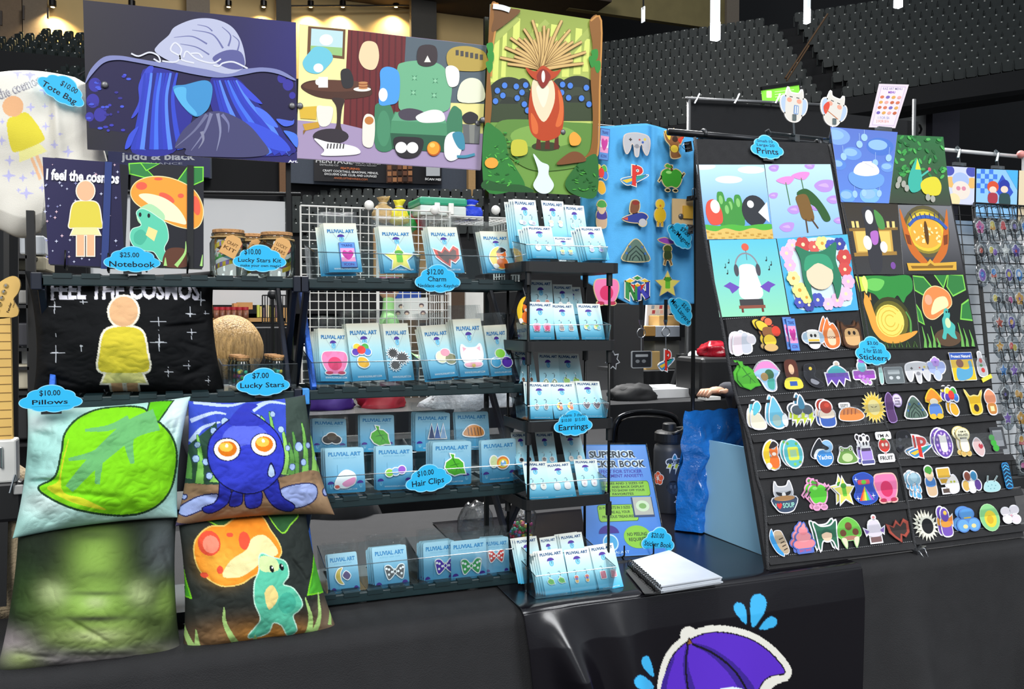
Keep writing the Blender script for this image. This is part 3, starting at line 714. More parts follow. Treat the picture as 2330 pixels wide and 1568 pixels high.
def standin(R, cx, top, sc, out='#efe9d6', dash=True):        # plain figure block in cream, peach and yellow
    b = lambda pts: [(cx+x*sc, top+y*sc) for x, y in pts]
    hd_ = b(ell(0, 40, 32, 34)); bd = b(cr([(-40, 84), (0, 74), (40, 84), (52, 130), (56, 168), (30, 176), (-30, 176), (-56, 168), (-52, 130)], 5)); sk = b([(-36, 168), (36, 168), (50, 200), (-50, 200)]); lg = [b(rect(-30, 198, -5, 240)), b(rect(5, 198, 30, 240))]
    for p in (hd_, bd, sk, *lg): R.poly(grow(p, 4*sc+.6), out)
    for p in lg: R.poly(p, '#e2b184')
    R.poly(sk, '#dfd98a'); R.poly(bd, '#d6c63c'); R.poly(hd_, '#e0b184')
standin(R1, 278, 674, .98)
pillow('black star-patterned pillow with white cosmos lettering on the upper shelf', [(56, 616), (488, 616), (516, 902), (74, 902)], 1.885, 1.875, .074, R1, '#151618', 2.2, .05,
    creases=((360, 748, 470, 736, 5, .012), (390, 775, 480, 800, 6, .006), (90, 850, 200, 880, 6, .006), (390, 860, 480, 830, 8, .006)))
t = T(0, 860, .34335)
R2 = Ras()
for x, y, rx, ry, c in ((250, 300, 130, 90, '#dfeeec'), (1180, 250, 160, 200, '#e8f6f2'), (300, 820, 240, 120, '#dcefeb'), (230, 560, 180, 200, '#8fc0b8'), (900, 1000, 500, 120, '#c4e6de'), (560, 200, 200, 60, '#cbebe5')):
    R2.glow(*t(x, y), rx*t.k, ry*t.k, c, .8)
leaf = cr([(985, 265), (930, 215), (800, 205), (640, 225), (520, 290), (450, 380), (430, 500), (400, 640), (355, 690), (280, 735), (360, 800), (500, 860), (700, 900), (880, 900), (1020, 850), (1110, 760), (1150, 640), (1160, 500), (1120, 390), (1040, 310)], 5)
R2.poly(t(grow(leaf, 14)), '#25452a'); R2.poly(t(leaf), '#7fd21c'); R2.poly(t(cr([(470, 420), (430, 560), (400, 690), (330, 740), (500, 830), (700, 875), (560, 800), (420, 735)], 5)), '#c9cf2c')
R2.poly(t(grow([(985, 160), (1135, 160), (1040, 300), (970, 260)], 12)), '#25452a'); R2.poly(t([(985, 160), (1135, 160), (1040, 300), (970, 260)]), '#5fc01a')
for pts, a, b in (([(1030, 290), (880, 350), (720, 480), (600, 600), (470, 740)], 150, 60), ([(850, 290), (720, 350), (570, 365)], 60, 18), ([(720, 480), (600, 530), (470, 555)], 60, 20), ([(860, 330), (850, 450), (875, 580)], 90, 26), ([(660, 520), (660, 600), (650, 710)], 55, 30)):
    R2.line(t(cr(pts, 5, False)), a*t.k, '#69b06c', b*t.k)
pillow('pale mint pillow with one large bright green leaf', [(62, 928), (434, 902), (404, 1178), (28, 1226)], 1.755, 1.715, .062, R2, '#a8d8d0', 5.1, .04,
    creases=((60, 1100, 150, 1095, 6, .012), (60, 985, 130, 1000, 8, .008), (380, 960, 405, 1060, 5, .006), (110, 1120, 300, 1135, 7, .005), (410, 940, 385, 1030, 6, .006)))
R3 = Ras()
R3.poly(t([(1200, 100), (1900, 100), (1930, 480), (1230, 480)]), '#3a4fc0')
for pts, a in (([(1260, 290), (1400, 240), (1480, 250)], 30), ([(1650, 220), (1760, 165), (1880, 180)], 40), ([(1280, 160), (1500, 190), (1640, 150)], 30), ([(1260, 430), (1330, 340), (1450, 300)], 36)):
    R3.line(t(cr(pts, 5, False)), a*t.k, '#b9cbf2', 10*t.k)
R3.poly(t([(1880, 120), (2100, 120), (2120, 640), (1840, 660)]), '#3c4a44'); R3.poly(t([(1210, 480), (1420, 300), (1440, 720), (1200, 720)]), '#2c4a3c')
for i, (x, y, h_) in enumerate(((1300, 380, 320), (1390, 330, 360), (1230, 470, 200), (1760, 230, 380), (1840, 340, 300), (1910, 360, 280), (1980, 300, 340), (2050, 380, 270), (1880, 430, 210), (2100, 420, 220), (1700, 260, 100))):
    R3.line(t(cr([(x, y), (x+18, y+h_*.5), (x+10, y+h_)], 5, False)), 14*t.k, '#2f5a34', 64*t.k); R3.line(t(cr([(x, y+6), (x+18, y+h_*.5), (x+10, y+h_)], 5, False)), 9*t.k, ['#7fbf5c', '#93cf66', '#5f9a4c'][i % 3], 52*t.k)
for x, y, r in ((1470, 300, 22), (1400, 360, 18), (1300, 450, 16), (1350, 560, 18), (1780, 250, 16), (1830, 350, 18), (1950, 460, 26), (2020, 450, 16), (1980, 560, 18), (1900, 590, 18), (1870, 470, 14), (2090, 530, 14), (1290, 540, 20), (1370, 650, 18), (1680, 270, 16)):
    R3.poly(t(ell(x, y, r+4, r+6)), '#2a3e8c'); R3.poly(t(ell(x, y, r, r+2)), '#a9c4f0')
R3.poly(t(cr([(1180, 720), (1420, 705), (1800, 660), (2100, 620), (2230, 860), (2150, 960), (1180, 960)], 4)), '#8f7358'); R3.glow(*t(2080, 760), 50, 30, '#c2a27e', .8)
spl = lambda pts: (R3.poly(t(grow(cr(pts, 5), 8)), '#2a2e5c'), R3.poly(t(cr(pts, 5)), '#a3b4ea'))
spl([(1820, 740), (1980, 700), (2070, 720), (2060, 800), (1960, 850), (1860, 840)]); spl([(1180, 870), (1300, 790), (1420, 770), (1380, 840), (1300, 880), (1220, 910)]); spl([(2130, 740), (2180, 730), (2190, 770), (2140, 775)]); spl([(1200, 780), (1230, 780), (1225, 800), (1200, 800)])
body = cr([(1490, 300), (1600, 235), (1720, 300), (1800, 380), (1840, 490), (1830, 600), (1780, 680), (1700, 740), (1600, 760), (1480, 720), (1400, 640), (1365, 540), (1375, 430), (1420, 360)], 5)
for pts in ([(1440, 680), (1500, 740), (1480, 830), (1380, 890), (1330, 860), (1420, 810)], [(1520, 740), (1570, 750), (1570, 830), (1500, 840)], [(1600, 750), (1690, 740), (1690, 840), (1610, 850)], [(1710, 720), (1790, 660), (1830, 780), (1920, 840), (1890, 880), (1780, 840)]):
    R3.poly(t(grow(cr(pts, 4), 7)), '#16194a'); R3.poly(t(cr(pts, 4)), '#2c35b0')
R3.poly(t(grow(body, 8)), '#16194a'); R3.poly(t(body), '#3540c4'); R3.poly(t(ell(1600, 420, 150, 110)), '#5a68da'); R3.poly(t(cr([(1385, 500), (1480, 510), (1600, 450), (1700, 470), (1830, 500), (1790, 640), (1600, 710), (1430, 640)], 5)), '#3540c4')
R3.poly(t(cr([(1490, 310), (1600, 180), (1690, 190), (1640, 240), (1730, 310), (1610, 330)], 4)), '#3038ae')
for x, y in ((1480, 481), (1711, 449)):
    R3.poly(t(ell(x, y, 86, 76)), '#1a1d50'); R3.poly(t(ell(x, y, 79, 70)), '#f1ece6'); R3.poly(t(ell(x+3, y-4, 58, 50)), '#e07a1c'); R3.poly(t(ell(x-6, y-16, 42, 30)), '#f6c04c'); R3.poly(t(ell(x-2, y-24, 10, 12)), '#fff3d8')
R3.poly(t(drop(1755, 560, 1760, 660, .36)), '#16194a'); R3.poly(t(drop(1756, 575, 1760, 655, .33)), '#b9d2f6')
pillow('blue round creature pillow with orange eyes, right of the leaf pillow', [(428, 912), (694, 898), (762, 1172), (398, 1198)], 1.75, 1.715, .062, R3, '#4a4460', 9.3, .05,
    creases=((430, 1000, 470, 1060, 6, .006), (700, 1080, 750, 1160, 6, .008), (480, 930, 600, 945, 6, .004), (430, 1120, 520, 1140, 7, .006)))
t4 = T(0, 1150, .34335)
R4 = Ras()
for x, y, rx, ry, c, k in ((160, 560, 180, 300, '#253a1c', .9), (1080, 300, 140, 260, '#5c6468', .7), (1090, 620, 90, 160, '#7d9a4a', .8), (60, 900, 260, 120, '#9a8f92', .9), (700, 980, 700, 90, '#a39aa0', .9), (150, 1000, 160, 80, '#8a9a5c', .8), (1000, 960, 160, 60, '#7f8a5a', .7)):
    R4.glow(*t4(x, y), rx*t4.k, ry*t4.k, c, k)
for x, y, rx, ry, c, k in ((640, 330, 200, 230, '#7fa048', 1), (640, 640, 350, 200, '#8fb552', 1), (640, 840, 350, 130, '#93ac5c', 1), (370, 560, 110, 90, '#b4c48c', .7), (920, 560, 100, 90, '#b4c48c', .7), (640, 610, 90, 50, '#b8c890', .7), (640, 830, 200, 50, '#bcc890', .8), (640, 715, 300, 26, '#3c4230', .95), (650, 555, 220, 20, '#4c5c34', .85), (600, 190, 180, 40, '#3c4a28', .7), (640, 955, 330, 22, '#30342a', .85), (640, 440, 150, 30, '#5c7438', .7)):
    R4.glow(*t4(x, y), rx*t4.k, ry*t4.k, c, k)
pillow('dark pillow with a blurry pale green mound, bottom left on the table', [(42, 1196), (402, 1166), (414, 1494), (-12, 1540)], 1.745, 1.70, .07, R4, '#1d241c', 12.2, .03,
    creases=((150, 1390, 260, 1460, 6, .006), (370, 1240, 400, 1330, 7, .006), (20, 1480, 150, 1490, 6, .005)))
R5 = Ras(); u = t4
R5.glow(*u(1750, 860), 130, 50, '#c98a3c', .95); R5.glow(*u(1400, 880), 60, 40, '#8a6a48', .8); R5.glow(*u(2150, 760), 40, 60, '#8a7460', .7)
for pts in ([(1250, 30), (1450, 20), (1600, 90), (1620, 170), (1500, 150), (1380, 100)], [(1770, 40), (1960, 50), (1900, 120), (1840, 165)]): R5.poly(u(grow(cr(pts, 4), 8)), '#8fd63c'); R5.poly(u(cr(pts, 4)), '#2f5a34')
for pts in ([(2100, 245), (2160, 330), (2195, 560), (2010, 560), (2040, 450)], [(1190, 290), (1220, 480), (1255, 595), (1170, 590), (1170, 420)]): R5.poly(u(grow(pts, 10)), '#7fdc2c'); R5.poly(u(pts), '#4fae34')
cap = cr([(1560, 80), (1700, 60), (1760, 150), (1810, 230), (1820, 300), (1740, 380), (1640, 430), (1560, 480), (1440, 495), (1330, 430), (1285, 330), (1290, 220), (1370, 140), (1470, 130)], 5)
R5.poly(u(grow(cap, 8)), '#e9c870'); R5.poly(u(cap), '#f0902c'); R5.glow(*u(1450, 350), 50, 45, '#f4b848', .8)
for x, y, rx, ry in ((1370, 235, 70, 78), (1590, 215, 36, 55), (1500, 180, 22, 14), (1435, 400, 20, 26), (1340, 440, 24, 18)): R5.poly(u(ell(x, y, rx, ry)), '#e4533a')
R5.poly(u(ell(1380, 240, 50, 55)), '#f08a72')
R5.poly(u(cr([(1450, 440), (1500, 340), (1600, 270), (1640, 200), (1720, 180), (1790, 250), (1800, 300), (1720, 330), (1640, 390), (1560, 440)], 5)), '#ecdfa4')
bd = cr([(1690, 300), (1760, 320), (1850, 350), (1868, 430), (1830, 490), (1900, 520), (1960, 610), (1940, 660), (1900, 700), (1930, 800), (1880, 840), (1830, 760), (1770, 740), (1740, 820), (1650, 850), (1620, 830), (1690, 720), (1650, 600), (1650, 480), (1680, 400)], 5)
R5.poly(u(grow(bd, 8)), '#bfe8d4'); R5.poly(u(bd), '#5cc2a2'); R5.poly(u(ell(1860, 610, 60, 70)), '#46ae94'); R5.poly(u(cr([(1690, 310), (1790, 330), (1800, 400), (1690, 400)], 4)), '#cfe0a4')
R5.poly(u(cr([(1710, 540), (1760, 490), (1800, 570), (1740, 650)], 3)), '#f0d88c')
for x, y in ((1760, 390), (1825, 380)): R5.poly(u(ell(x, y, 14, 24, rot=-20)), '#10181c'); R5.poly(u(ell(x+4, y-8, 5, 6)), '#fff')
for pts, wd in (([(1460, 640), (1470, 760), (1560, 930)], 50), ([(1290, 800), (1300, 920)], 40), ([(1180, 670), (1220, 820), (1280, 950)], 50), ([(1985, 580), (2030, 740), (2000, 880)], 60), ([(2085, 560), (2090, 720), (2040, 870)], 50), ([(2190, 640), (2170, 780)], 30), ([(1660, 830), (1670, 900)], 40)):
    R5.line(u(cr(pts, 5, False)), 6*u.k, '#a9cf7c', wd*u.k)
pillow('charcoal pillow with orange mushroom-capped teal creature, bottom right', [(404, 1176), (694, 1158), (770, 1440), (414, 1490)], 1.74, 1.705, .066, R5, '#2c3230', 15.7, .04,
    creases=((640, 1250, 690, 1320, 6, .008), (430, 1440, 480, 1475, 6, .006), (560, 1190, 610, 1210, 6, .005), (700, 1180, 720, 1260, 7, .006)))
# ================================================================ posters
PY = 1.99
def poster(name, label, quad, Y, base, draw, th=.003, m=PAPER, cat='poster', grp=None):
    f = FY((quad[0][0]+quad[2][0])/2, quad[3][1], Y); A = pxart(f); A.slab(quad, base, th, '#d8d8d4'); draw(A)
    return tag(A.build(name, m, f.M()), label, cat, grp)
k1 = T(180, 0, .24231)
def d1(A):
    A.grad([(189, 1), (430, 27), (440, 356), (199, 340)], ['#302d36', '#28253c', '#242044', '#28272f']); A.grad([(430, 27), (673, 52), (675, 372), (440, 356)], ['#28253c', '#2e2a6c', '#2a2668', '#242044'])
    # plain brimmed hat over blue ribbons
    A.poly(k1(cr([(80, 760), (150, 640), (260, 560), (420, 540), (700, 610), (1000, 680), (1200, 720), (1450, 720), (1700, 670), (1900, 700), (2025, 770), (2030, 1330), (1900, 1420), (300, 1230), (90, 1150)], 5)), '#221d46')
    for x, y, r in ((150, 800, 60), (130, 950, 60), (200, 1080, 60), (100, 1100, 40), (1960, 800, 50), (1900, 740, 40), (2000, 900, 30)): A.poly(k1(ell(x, y, r, r*1.1)), '#38349a')
    rnd = random.Random(3)
    for i in range(26): x, y = rnd.uniform(75, 470), rnd.uniform(700, 1230); A.poly(k1(ell(x, y, 10+rnd.random()*16, 12)), rnd.choice(['#3c3cb0', '#4656d0', '#34308a']))
    A.poly(k1(cr([(600, 660), (900, 690), (900, 860), (1000, 1010), (1060, 1120), (880, 1440), (500, 1436), (560, 1200), (600, 1000)], 5)), '#2a2c90'); A.poly(k1(cr([(1240, 740), (1480, 740), (1620, 900), (1760, 1080), (1900, 1250), (2020, 1440), (1500, 1440), (1400, 1100), (1250, 1040)], 5)), '#282888')
    A.poly(k1(cr([(560, 800), (640, 640), (700, 640), (640, 800), (600, 960), (540, 1080), (490, 1110), (560, 960)], 5)), '#3a48c4')
    HC = ['#2c3cb4', '#4470ea', '#3248c8', '#25287e', '#5684f0', '#303ebc']
    for i in range(11): x = 590+i*30; A.line(k1(cr([(x+30, 690), (x+10-i*2, 900), (x-30+i*4, 1150), (x-80+i*14, 1408)], 6, False)), 20*k1.k, HC[i*5 % 6], 56*k1.k)
    for i in range(10): x = 1265+i*26; A.line(k1(cr([(x, 760), (x+50+i*9, 960), (x+110+i*26, 1180), (min(x+170+i*44, 1990), 1450)], 6, False)), 18*k1.k, HC[i*5 % 6], 60*k1.k)
    A.poly(k1(cr([(430, 1400), (470, 1270), (560, 1190), (520, 1290), (480, 1380)], 4)), '#3a50d0')
    A.poly(k1(cr([(1480, 760), (1560, 820), (1720, 980), (1580, 920)], 4)), '#3c4cd0'); A.poly(k1(cr([(1650, 1010), (1760, 1060), (1860, 1180), (1840, 1200), (1720, 1130)], 4)), '#4c70ea'); A.poly(k1(cr([(1560, 1150), (1720, 1190), (1900, 1300), (1980, 1420), (1800, 1400), (1650, 1280)], 5)), '#3a52d4')
    A.poly(k1(cr([(1850, 1120), (2000, 1140), (2010, 1100), (2010, 1170), (1920, 1190)], 4)), '#4a66d8'); A.poly(k1(cr([(1920, 1230), (2040, 1270), (2042, 1390), (1960, 1290)], 4)), '#4a78e8')
    A.poly(k1(cr([(880, 830), (1000, 800), (1180, 760), (1250, 820), (1230, 980), (1180, 1060), (1090, 1100), (980, 1010)], 5)), '#3f8ec8'); A.poly(k1(cr([(890, 850), (1000, 830), (1010, 950), (1100, 1060), (1085, 1090), (970, 1000)], 5)), '#57aede')
    A.poly(k1(cr([(900, 1390), (960, 1250), (1060, 1150), (1180, 1070), (1300, 1050), (1420, 1080), (1580, 1170), (1700, 1300), (1780, 1440), (1600, 1480), (1300, 1478), (1010, 1462), (1000, 1400)], 5)), '#44446e')
    for a, b, c in (((1200, 1080), (900, 1390), '#6a6c90'), ((1240, 1070), (1050, 1420), '#77799c'), ((1300, 1070), (1290, 1420), '#8285a6'), ((1340, 1080), (1400, 1250), '#7376a0'), ((1150, 1240), (1120, 1400), '#82849f')): A.line(k1(cr([a, ((a[0]+b[0])/2+30, (a[1]+b[1])/2), b], 5, False)), 34*k1.k, c, 4*k1.k)
    br_ = cr([(60, 790), (110, 660), (230, 545), (380, 530), (560, 560), (760, 590), (1000, 600), (1250, 640), (1560, 650), (1720, 640), (1880, 665), (2020, 745), (2010, 760), (1860, 700), (1700, 680), (1500, 715), (1300, 735), (1080, 705), (800, 645), (520, 590), (360, 570), (230, 600), (120, 710)], 5)
    A.poly(k1(br_), '#7d83b4'); A.poly(k1(cr([(720, 500), (740, 430), (840, 340), (900, 260), (1080, 188), (1260, 186), (1420, 250), (1510, 370), (1555, 530), (1545, 640), (1400, 700), (1200, 660), (900, 600)], 5)), '#b4b8d2')
    for a, b, c_, wd in (((890, 360), (1060, 350), (1200, 420), 16), ((1060, 290), (1250, 330), (1350, 460), 18), ((1110, 240), (1200, 260), (1250, 300), 12), ((950, 420), (1100, 450), (1220, 520), 14), ((1340, 260), (1420, 340), (1400, 440), 18), ((1440, 340), (1500, 400), (1480, 500), 16)): A.line(k1(cr([a, b, c_], 6, False)), 4*k1.k, '#6b6fa0', wd*k1.k)
    A.poly(k1(cr([(1250, 560), (1380, 480), (1520, 500), (1545, 640), (1400, 650)], 5)), '#5a5c94')
    for pts in ([(490, 510), (560, 535), (660, 500), (740, 530), (760, 590), (700, 560)], [(780, 580), (900, 590), (950, 540), (860, 480), (900, 410), (960, 470), (950, 560), (1080, 600)], [(980, 550), (1010, 490), (1100, 560), (1250, 600), (1330, 560)], [(1050, 510), (1120, 510), (1160, 550)], [(1260, 620), (1310, 630), (1350, 600), (1450, 590), (1580, 650)]): A.line(k1(cr(pts, 5, False)), 15*k1.k, '#d6d8e2')
    A.text('Art.', 655, 371, 6, '#e8e8f0', w=22, bold=.03)
poster('art_poster', 'wide blue violet poster of a pale brimmed hat over blue ribbons', [(189, 1), (673, 52), (675.5, 372), (199.4, 340.5)], PY, '#33304a', d1)
k2 = T(660, 0, .25513)
def d2(A):
    P = lambda pts, c: A.poly(k2(pts), c); Q = lambda pts, c: A.poly(k2(cr(pts, 5)), c)
    P([(85, 222), (515, 268), (475, 1110), (65, 1075)], '#efe6a2'); P([(515, 268), (1030, 330), (1000, 1200), (470, 1140)], '#6b2428')
    for x in range(540, 1020, 56): P([(x, 272+(x-515)*.12), (x+14, 274+(x-515)*.12), (x, 1150), (x-14, 1148)], '#561c22')
    P([(1030, 330), (1745, 412), (1728, 930), (1000, 900)], '#55626c'); P([(1430, 920), (1726, 930), (1715, 1200), (1400, 1180)], '#e6dd92')
    P([(65, 1075), (475, 1110), (640, 1150), (1715, 1195), (1697, 1515), (62, 1412)], '#a391b4')
    P([(160, 238), (492, 266), (482, 530), (150, 490)], '#6a4a30'); P([(188, 258), (470, 284), (462, 505), (180, 468)], '#b9d8dc'); P([(180, 410), (464, 430), (462, 505), (180, 468)], '#96c07a'); P(ell(320, 360, 60, 50), '#f0efe8')
    Q([(230, 420), (330, 440), (380, 520), (330, 600), (250, 660), (150, 640), (110, 560), (170, 470)], '#6cc0d4'); P(ell(250, 610, 44, 40), '#e6ece8')      # pale blue cushion shape
    Q([(610, 520), (640, 400), (700, 370), (770, 400), (790, 520), (750, 620), (660, 610)], '#e6cfa6')   # cream lamp shape
    Q([(100, 760), (200, 720), (450, 720), (680, 760), (725, 800), (700, 860), (450, 890), (250, 870), (120, 810)], '#4a2c22'); P(ell(410, 770, 300, 52), '#5c382a')
    Q([(370, 880), (480, 890), (460, 980), (450, 1130), (500, 1240), (360, 1240), (410, 1120), (410, 960)], '#3a2a28'); P(ell(360, 1220, 160, 70), '#332c34')
    P(rect(250, 690, 335, 785), '#ebe9e2'); P(ell(245, 735, 22, 28), '#ebe9e2'); P(ell(640, 800, 78, 20), '#e8e6de')
    for i in range(5): P(ell(648, 790-i*12, 42, 10), '#9c5a34' if i % 2 else '#c48a58')
    Q([(450, 640), (520, 620), (560, 700), (550, 780), (470, 780)], '#2c2a2e')                     # dark vase on the table
    P([(80, 960), (235, 950), (230, 1070), (90, 1060)], '#d8b23c'); P([(110, 1110), (250, 1090), (260, 1140), (130, 1170)], '#c89a34'); P([(115, 1165), (140, 1165), (115, 1205)], '#8a6428')
    Q([(235, 960), (300, 950), (380, 970), (350, 1110), (260, 1120)], '#e6e2d8')
    G1, G2, G3 = '#6fb088', '#3f7d5c', '#2c5c44'
    Q([(950, 620), (1010, 560), (1200, 545), (1350, 590), (1430, 720), (1430, 880), (1370, 1000), (1010, 1000), (960, 880)], G1)
    for x, y in ((1105, 700), (1290, 725), (1095, 830), (1280, 855)): P(star(x, y, 36, 4, .3, 45), G2); P(ell(x, y, 14, 14), '#8cc6a0')
    Q([(750, 1000), (770, 930), (850, 915), (900, 960), (930, 1100), (910, 1330), (760, 1320)], G2); P(ell(830, 1150, 60, 160), '#4a8c68'); Q([(1380, 1130), (1440, 960), (1500, 970), (1530, 1040), (1510, 1330), (1370, 1350)], G2); P([(930, 1000), (1390, 1100), (1395, 1215), (890, 1190), (900, 1080)], '#4d9069'); P([(890, 1190), (1395, 1215), (1380, 1360), (905, 1330)], G3)
    P([(940, 1010), (1000, 985), (1380, 1075), (1390, 1105), (900, 1080)], '#5fa27c')
    Q([(965, 1000), (1060, 970), (1180, 1000), (1190, 1060), (1060, 1080), (980, 1060)], '#4a4250'); Q([(1120, 1040), (1250, 985), (1350, 1000), (1370, 1080), (1240, 1100), (1150, 1090)], '#ecebe6')   # dark and white cushions
    Q([(800, 640), (860, 600), (950, 630), (975, 720), (960, 900), (880, 940), (790, 930), (800, 760)], '#4d9be0'); P(ell(825, 850, 40, 60), '#eef0ee')   # blue bolster
    Q([(1150, 420), (1290, 420), (1300, 560), (1210, 600), (1130, 560)], '#3a3034'); P([(1190, 560), (1220, 500), (1250, 560)], '#e8e2da')
    Q([(1390, 500), (1450, 430), (1600, 420), (1735, 480), (1735, 620), (1560, 640), (1420, 610)], '#b39a4a')
    for i in range(6): P(rect(1470+i*43, 452+i*8, 1498+i*43, 500+i*8), '#4c4a48')
    Q([(1380, 620), (1440, 590), (1500, 640), (1490, 760), (1410, 770)], '#ecebe4'); Q([(1510, 760), (1600, 700), (1700, 740), (1720, 900), (1500, 910)], '#e2e4cc')
    Q([(650, 1060), (690, 1020), (750, 1070), (735, 1300), (650, 1300), (640, 1180)], '#e9e2d6'); P(ell(700, 1080, 40, 36), '#c07a3c'); Q([(1530, 1040), (1600, 1000), (1670, 1040), (1640, 1100), (1560, 1100)], '#2e2c30'); P([(1530, 1110), (1690, 1120), (1680, 1285), (1545, 1280)], '#66686a'); P([(1590, 1115), (1640, 1117), (1635, 1283), (1595, 1281)], '#83847f')
    Q([(210, 1240), (330, 1270), (480, 1290), (590, 1320), (620, 1370), (500, 1390), (280, 1390), (300, 1340)], '#e9e8e6')
    for i in range(6): A.line(k2([(335+i*28, 1285), (328+i*28, 1330)]), 12*k2.k, '#4a464a')
    Q([(920, 1240), (1050, 1225), (1180, 1250), (1150, 1380), (1050, 1415), (950, 1380)], '#2b282c'); P(ell(985, 1320, 52, 50), '#ecebea'); P(ell(1085, 1322, 52, 50), '#ecebea')
    P(ell(1275, 1330, 62, 66), '#b85a1c'); P(ell(1272, 1324, 54, 58), '#f0a030'); P(ell(1262, 1300, 24, 20), '#f8c868')
    Q([(1380, 1230), (1460, 1180), (1530, 1260), (1500, 1400), (1420, 1440), (1370, 1380)], '#e9eaea'); Q([(1440, 1200), (1530, 1190), (1550, 1330), (1490, 1320)], '#3f8aa4'); A.line(k2(cr([(1480, 1400), (1560, 1400), (1640, 1380)], 5, False)), 24*k2.k, '#3f8aa4')
poster('art_poster', 'wide illustrated room poster with green armchair, round table and maroon curtain', [(681.7, 55.6), (1106, 104.6), (1092, 388), (675, 361)], PY, '#a391b4', d2)
k3 = T(1080, 0, .29337)
def d3(A):
    P = lambda pts, c: A.poly(k3(pts), c); Q = lambda pts, c: A.poly(k3(cr(pts, 5)), c)
    A.grad(k3([(118, 36), (965, 166), (950, 960), (90, 940)]), ['#8a9a3e', '#93a44a', '#c4d070', '#b4c662']); P([(92, 930), (950, 960), (930, 1524), (70, 1474)], '#6f9a44')
    for x0, x1, y0, y1 in ((130, 190, 300, 640), (220, 250, 190, 600), (300, 350, 140, 500), (450, 490, 180, 400), (590, 640, 190, 420), (690, 740, 250, 600), (780, 830, 220, 580), (850, 890, 300, 560)): P([(x0, y0), (x1, y0+8), (x1-14, y1), (x0-20, y1)], '#d5de72')
    for a, b in (((330, 140), (130, 330)), ((560, 170), (260, 470)), ((900, 230), (640, 520))): A.line(k3([a, b]), 50*k3.k, '#a4b258')
    for cx, cy, w_, h_ in ((260, 780, 190, 190), (790, 770, 190, 190), (370, 660, 60, 60), (650, 660, 60, 60)):
        P(ell(cx, cy+30, w_, h_+20, a0=180, a1=360), '#2b3128'); P(ell(cx, cy+60, w_*.72, h_*.8, a0=180, a1=360), '#3a4234'); P(ell(cx, cy+90, w_*.46, h_*.62, a0=180, a1=360), '#2b3128')
        if w_ > 100: P(rect(cx-w_, cy+28, cx+w_, cy+170), '#39452c')
    for x, y in ((228, 666), (318, 674), (172, 706), (214, 744), (362, 720), (325, 764), (157, 788), (380, 812), (390, 664), (735, 668), (860, 684), (668, 722), (722, 762), (822, 766), (675, 660), (880, 812), (405, 860)): P(ell(x, y, 26, 28), '#16202c'); P(ell(x, y, 21, 23), '#4a80d8')
    Q([(180, 950), (400, 930), (700, 950), (930, 980), (900, 1150), (850, 1280), (500, 1330), (300, 1250), (170, 1100)], '#5f8a3c'); P(ell(530, 1060, 260, 90), '#7fa84e')
    P(ell(545, 1140, 110, 36), '#33401f')
    for x in (490, 560, 630): A.line(k3([(x, 1060), (x-4, 1160)]), 26*k3.k, '#5a2418', 40*k3.k)
    Q([(450, 640), (530, 600), (610, 640), (670, 740), (685, 900), (660, 1040), (580, 1090), (500, 1090), (430, 1030), (410, 900), (420, 740)], '#b8431c'); Q([(640, 700), (680, 800), (670, 960), (620, 980), (650, 850)], '#d96a34'); Q([(430, 880), (480, 960), (480, 1040), (440, 1020)], '#d96a34')
    Q([(440, 640), (520, 600), (600, 640), (610, 800), (530, 950), (450, 820)], '#ead6b4'); Q([(470, 690), (530, 660), (570, 700), (525, 840)], '#f2e6cc')
    rnd = random.Random(5)
    for a in np.linspace(-176, -4, 25):      # ochre branching crown
        r = 250+60*math.sin(a*3)+rnd.random()*40; ex, ey = 530+r*1.08*math.cos(math.radians(a)), 520+r*1.1*math.sin(math.radians(a)); mx, my = 530+r*.5*math.cos(math.radians(a)), 530+r*.62*math.sin(math.radians(a))
        pts = cr([(525+rnd.uniform(-20, 20), 540), (mx, my), (ex, ey)], 6, False); A.line(k3(pts), 34*k3.k, '#7a5a2c', 24*k3.k); A.line(k3(pts), 24*k3.k, '#d4b070', 16*k3.k)
    Q([(385, 530), (460, 560), (520, 515), (600, 560), (660, 545), (610, 610), (520, 640), (440, 610)], '#b8431c'); Q([(470, 600), (520, 540), (580, 600), (520, 690)], '#8c2a20'); P(ell(522, 600, 14, 46), '#f2ece0')
    for sx in (0, 1):
        pts = [(118, 40), (170, 50), (150, 200), (120, 400), (112, 600), (125, 800), (105, 1000), (70, 980), (85, 600), (98, 300)] if not sx else [(880, 170), (962, 168), (950, 700), (935, 1200), (840, 1230), (890, 1150), (905, 900), (888, 600), (905, 380)]
        Q(pts, '#8a5a24'); A.line(k3(cr([(p[0]+8, p[1]) for p in pts[:5]], 4, False)), 14*k3.k, '#c48a44')
    Q([(150, 60), (280, 75), (345, 95), (250, 180), (150, 250), (120, 240), (140, 150)], '#6f4820')
    for x, y in ((110, 380), (115, 450), (105, 520), (920, 430), (900, 480), (940, 520)): Q([(x-26, y-30), (x+20, y-40), (x+24, y+20), (x, y+54), (x-18, y+20)], '#2f8a34')
    Q([(66, 990), (160, 1000), (230, 1080), (250, 1200), (300, 1290), (380, 1440), (300, 1482), (72, 1470)], '#2f7a34'); Q([(690, 1430), (760, 1310), (850, 1230), (940, 1220), (930, 1524), (760, 1512)], '#2c6a30'); Q([(72, 1400), (200, 1430), (360, 1440), (440, 1495), (72, 1474)], '#27582c')
    for i in range(40): x, y = rnd.uniform(80, 330), rnd.uniform(1030, 1440); P(ell(x, y, 16, 5, rot=rnd.uniform(-60, 60)), rnd.choice(['#5cbf4a', '#3f9a3c', '#226228']))
    for i in range(24): x, y = rnd.uniform(740, 920), rnd.uniform(1290, 1480); P(ell(x, y, 16, 5, rot=rnd.uniform(-60, 60)), rnd.choice(['#4aa03c', '#226228']))
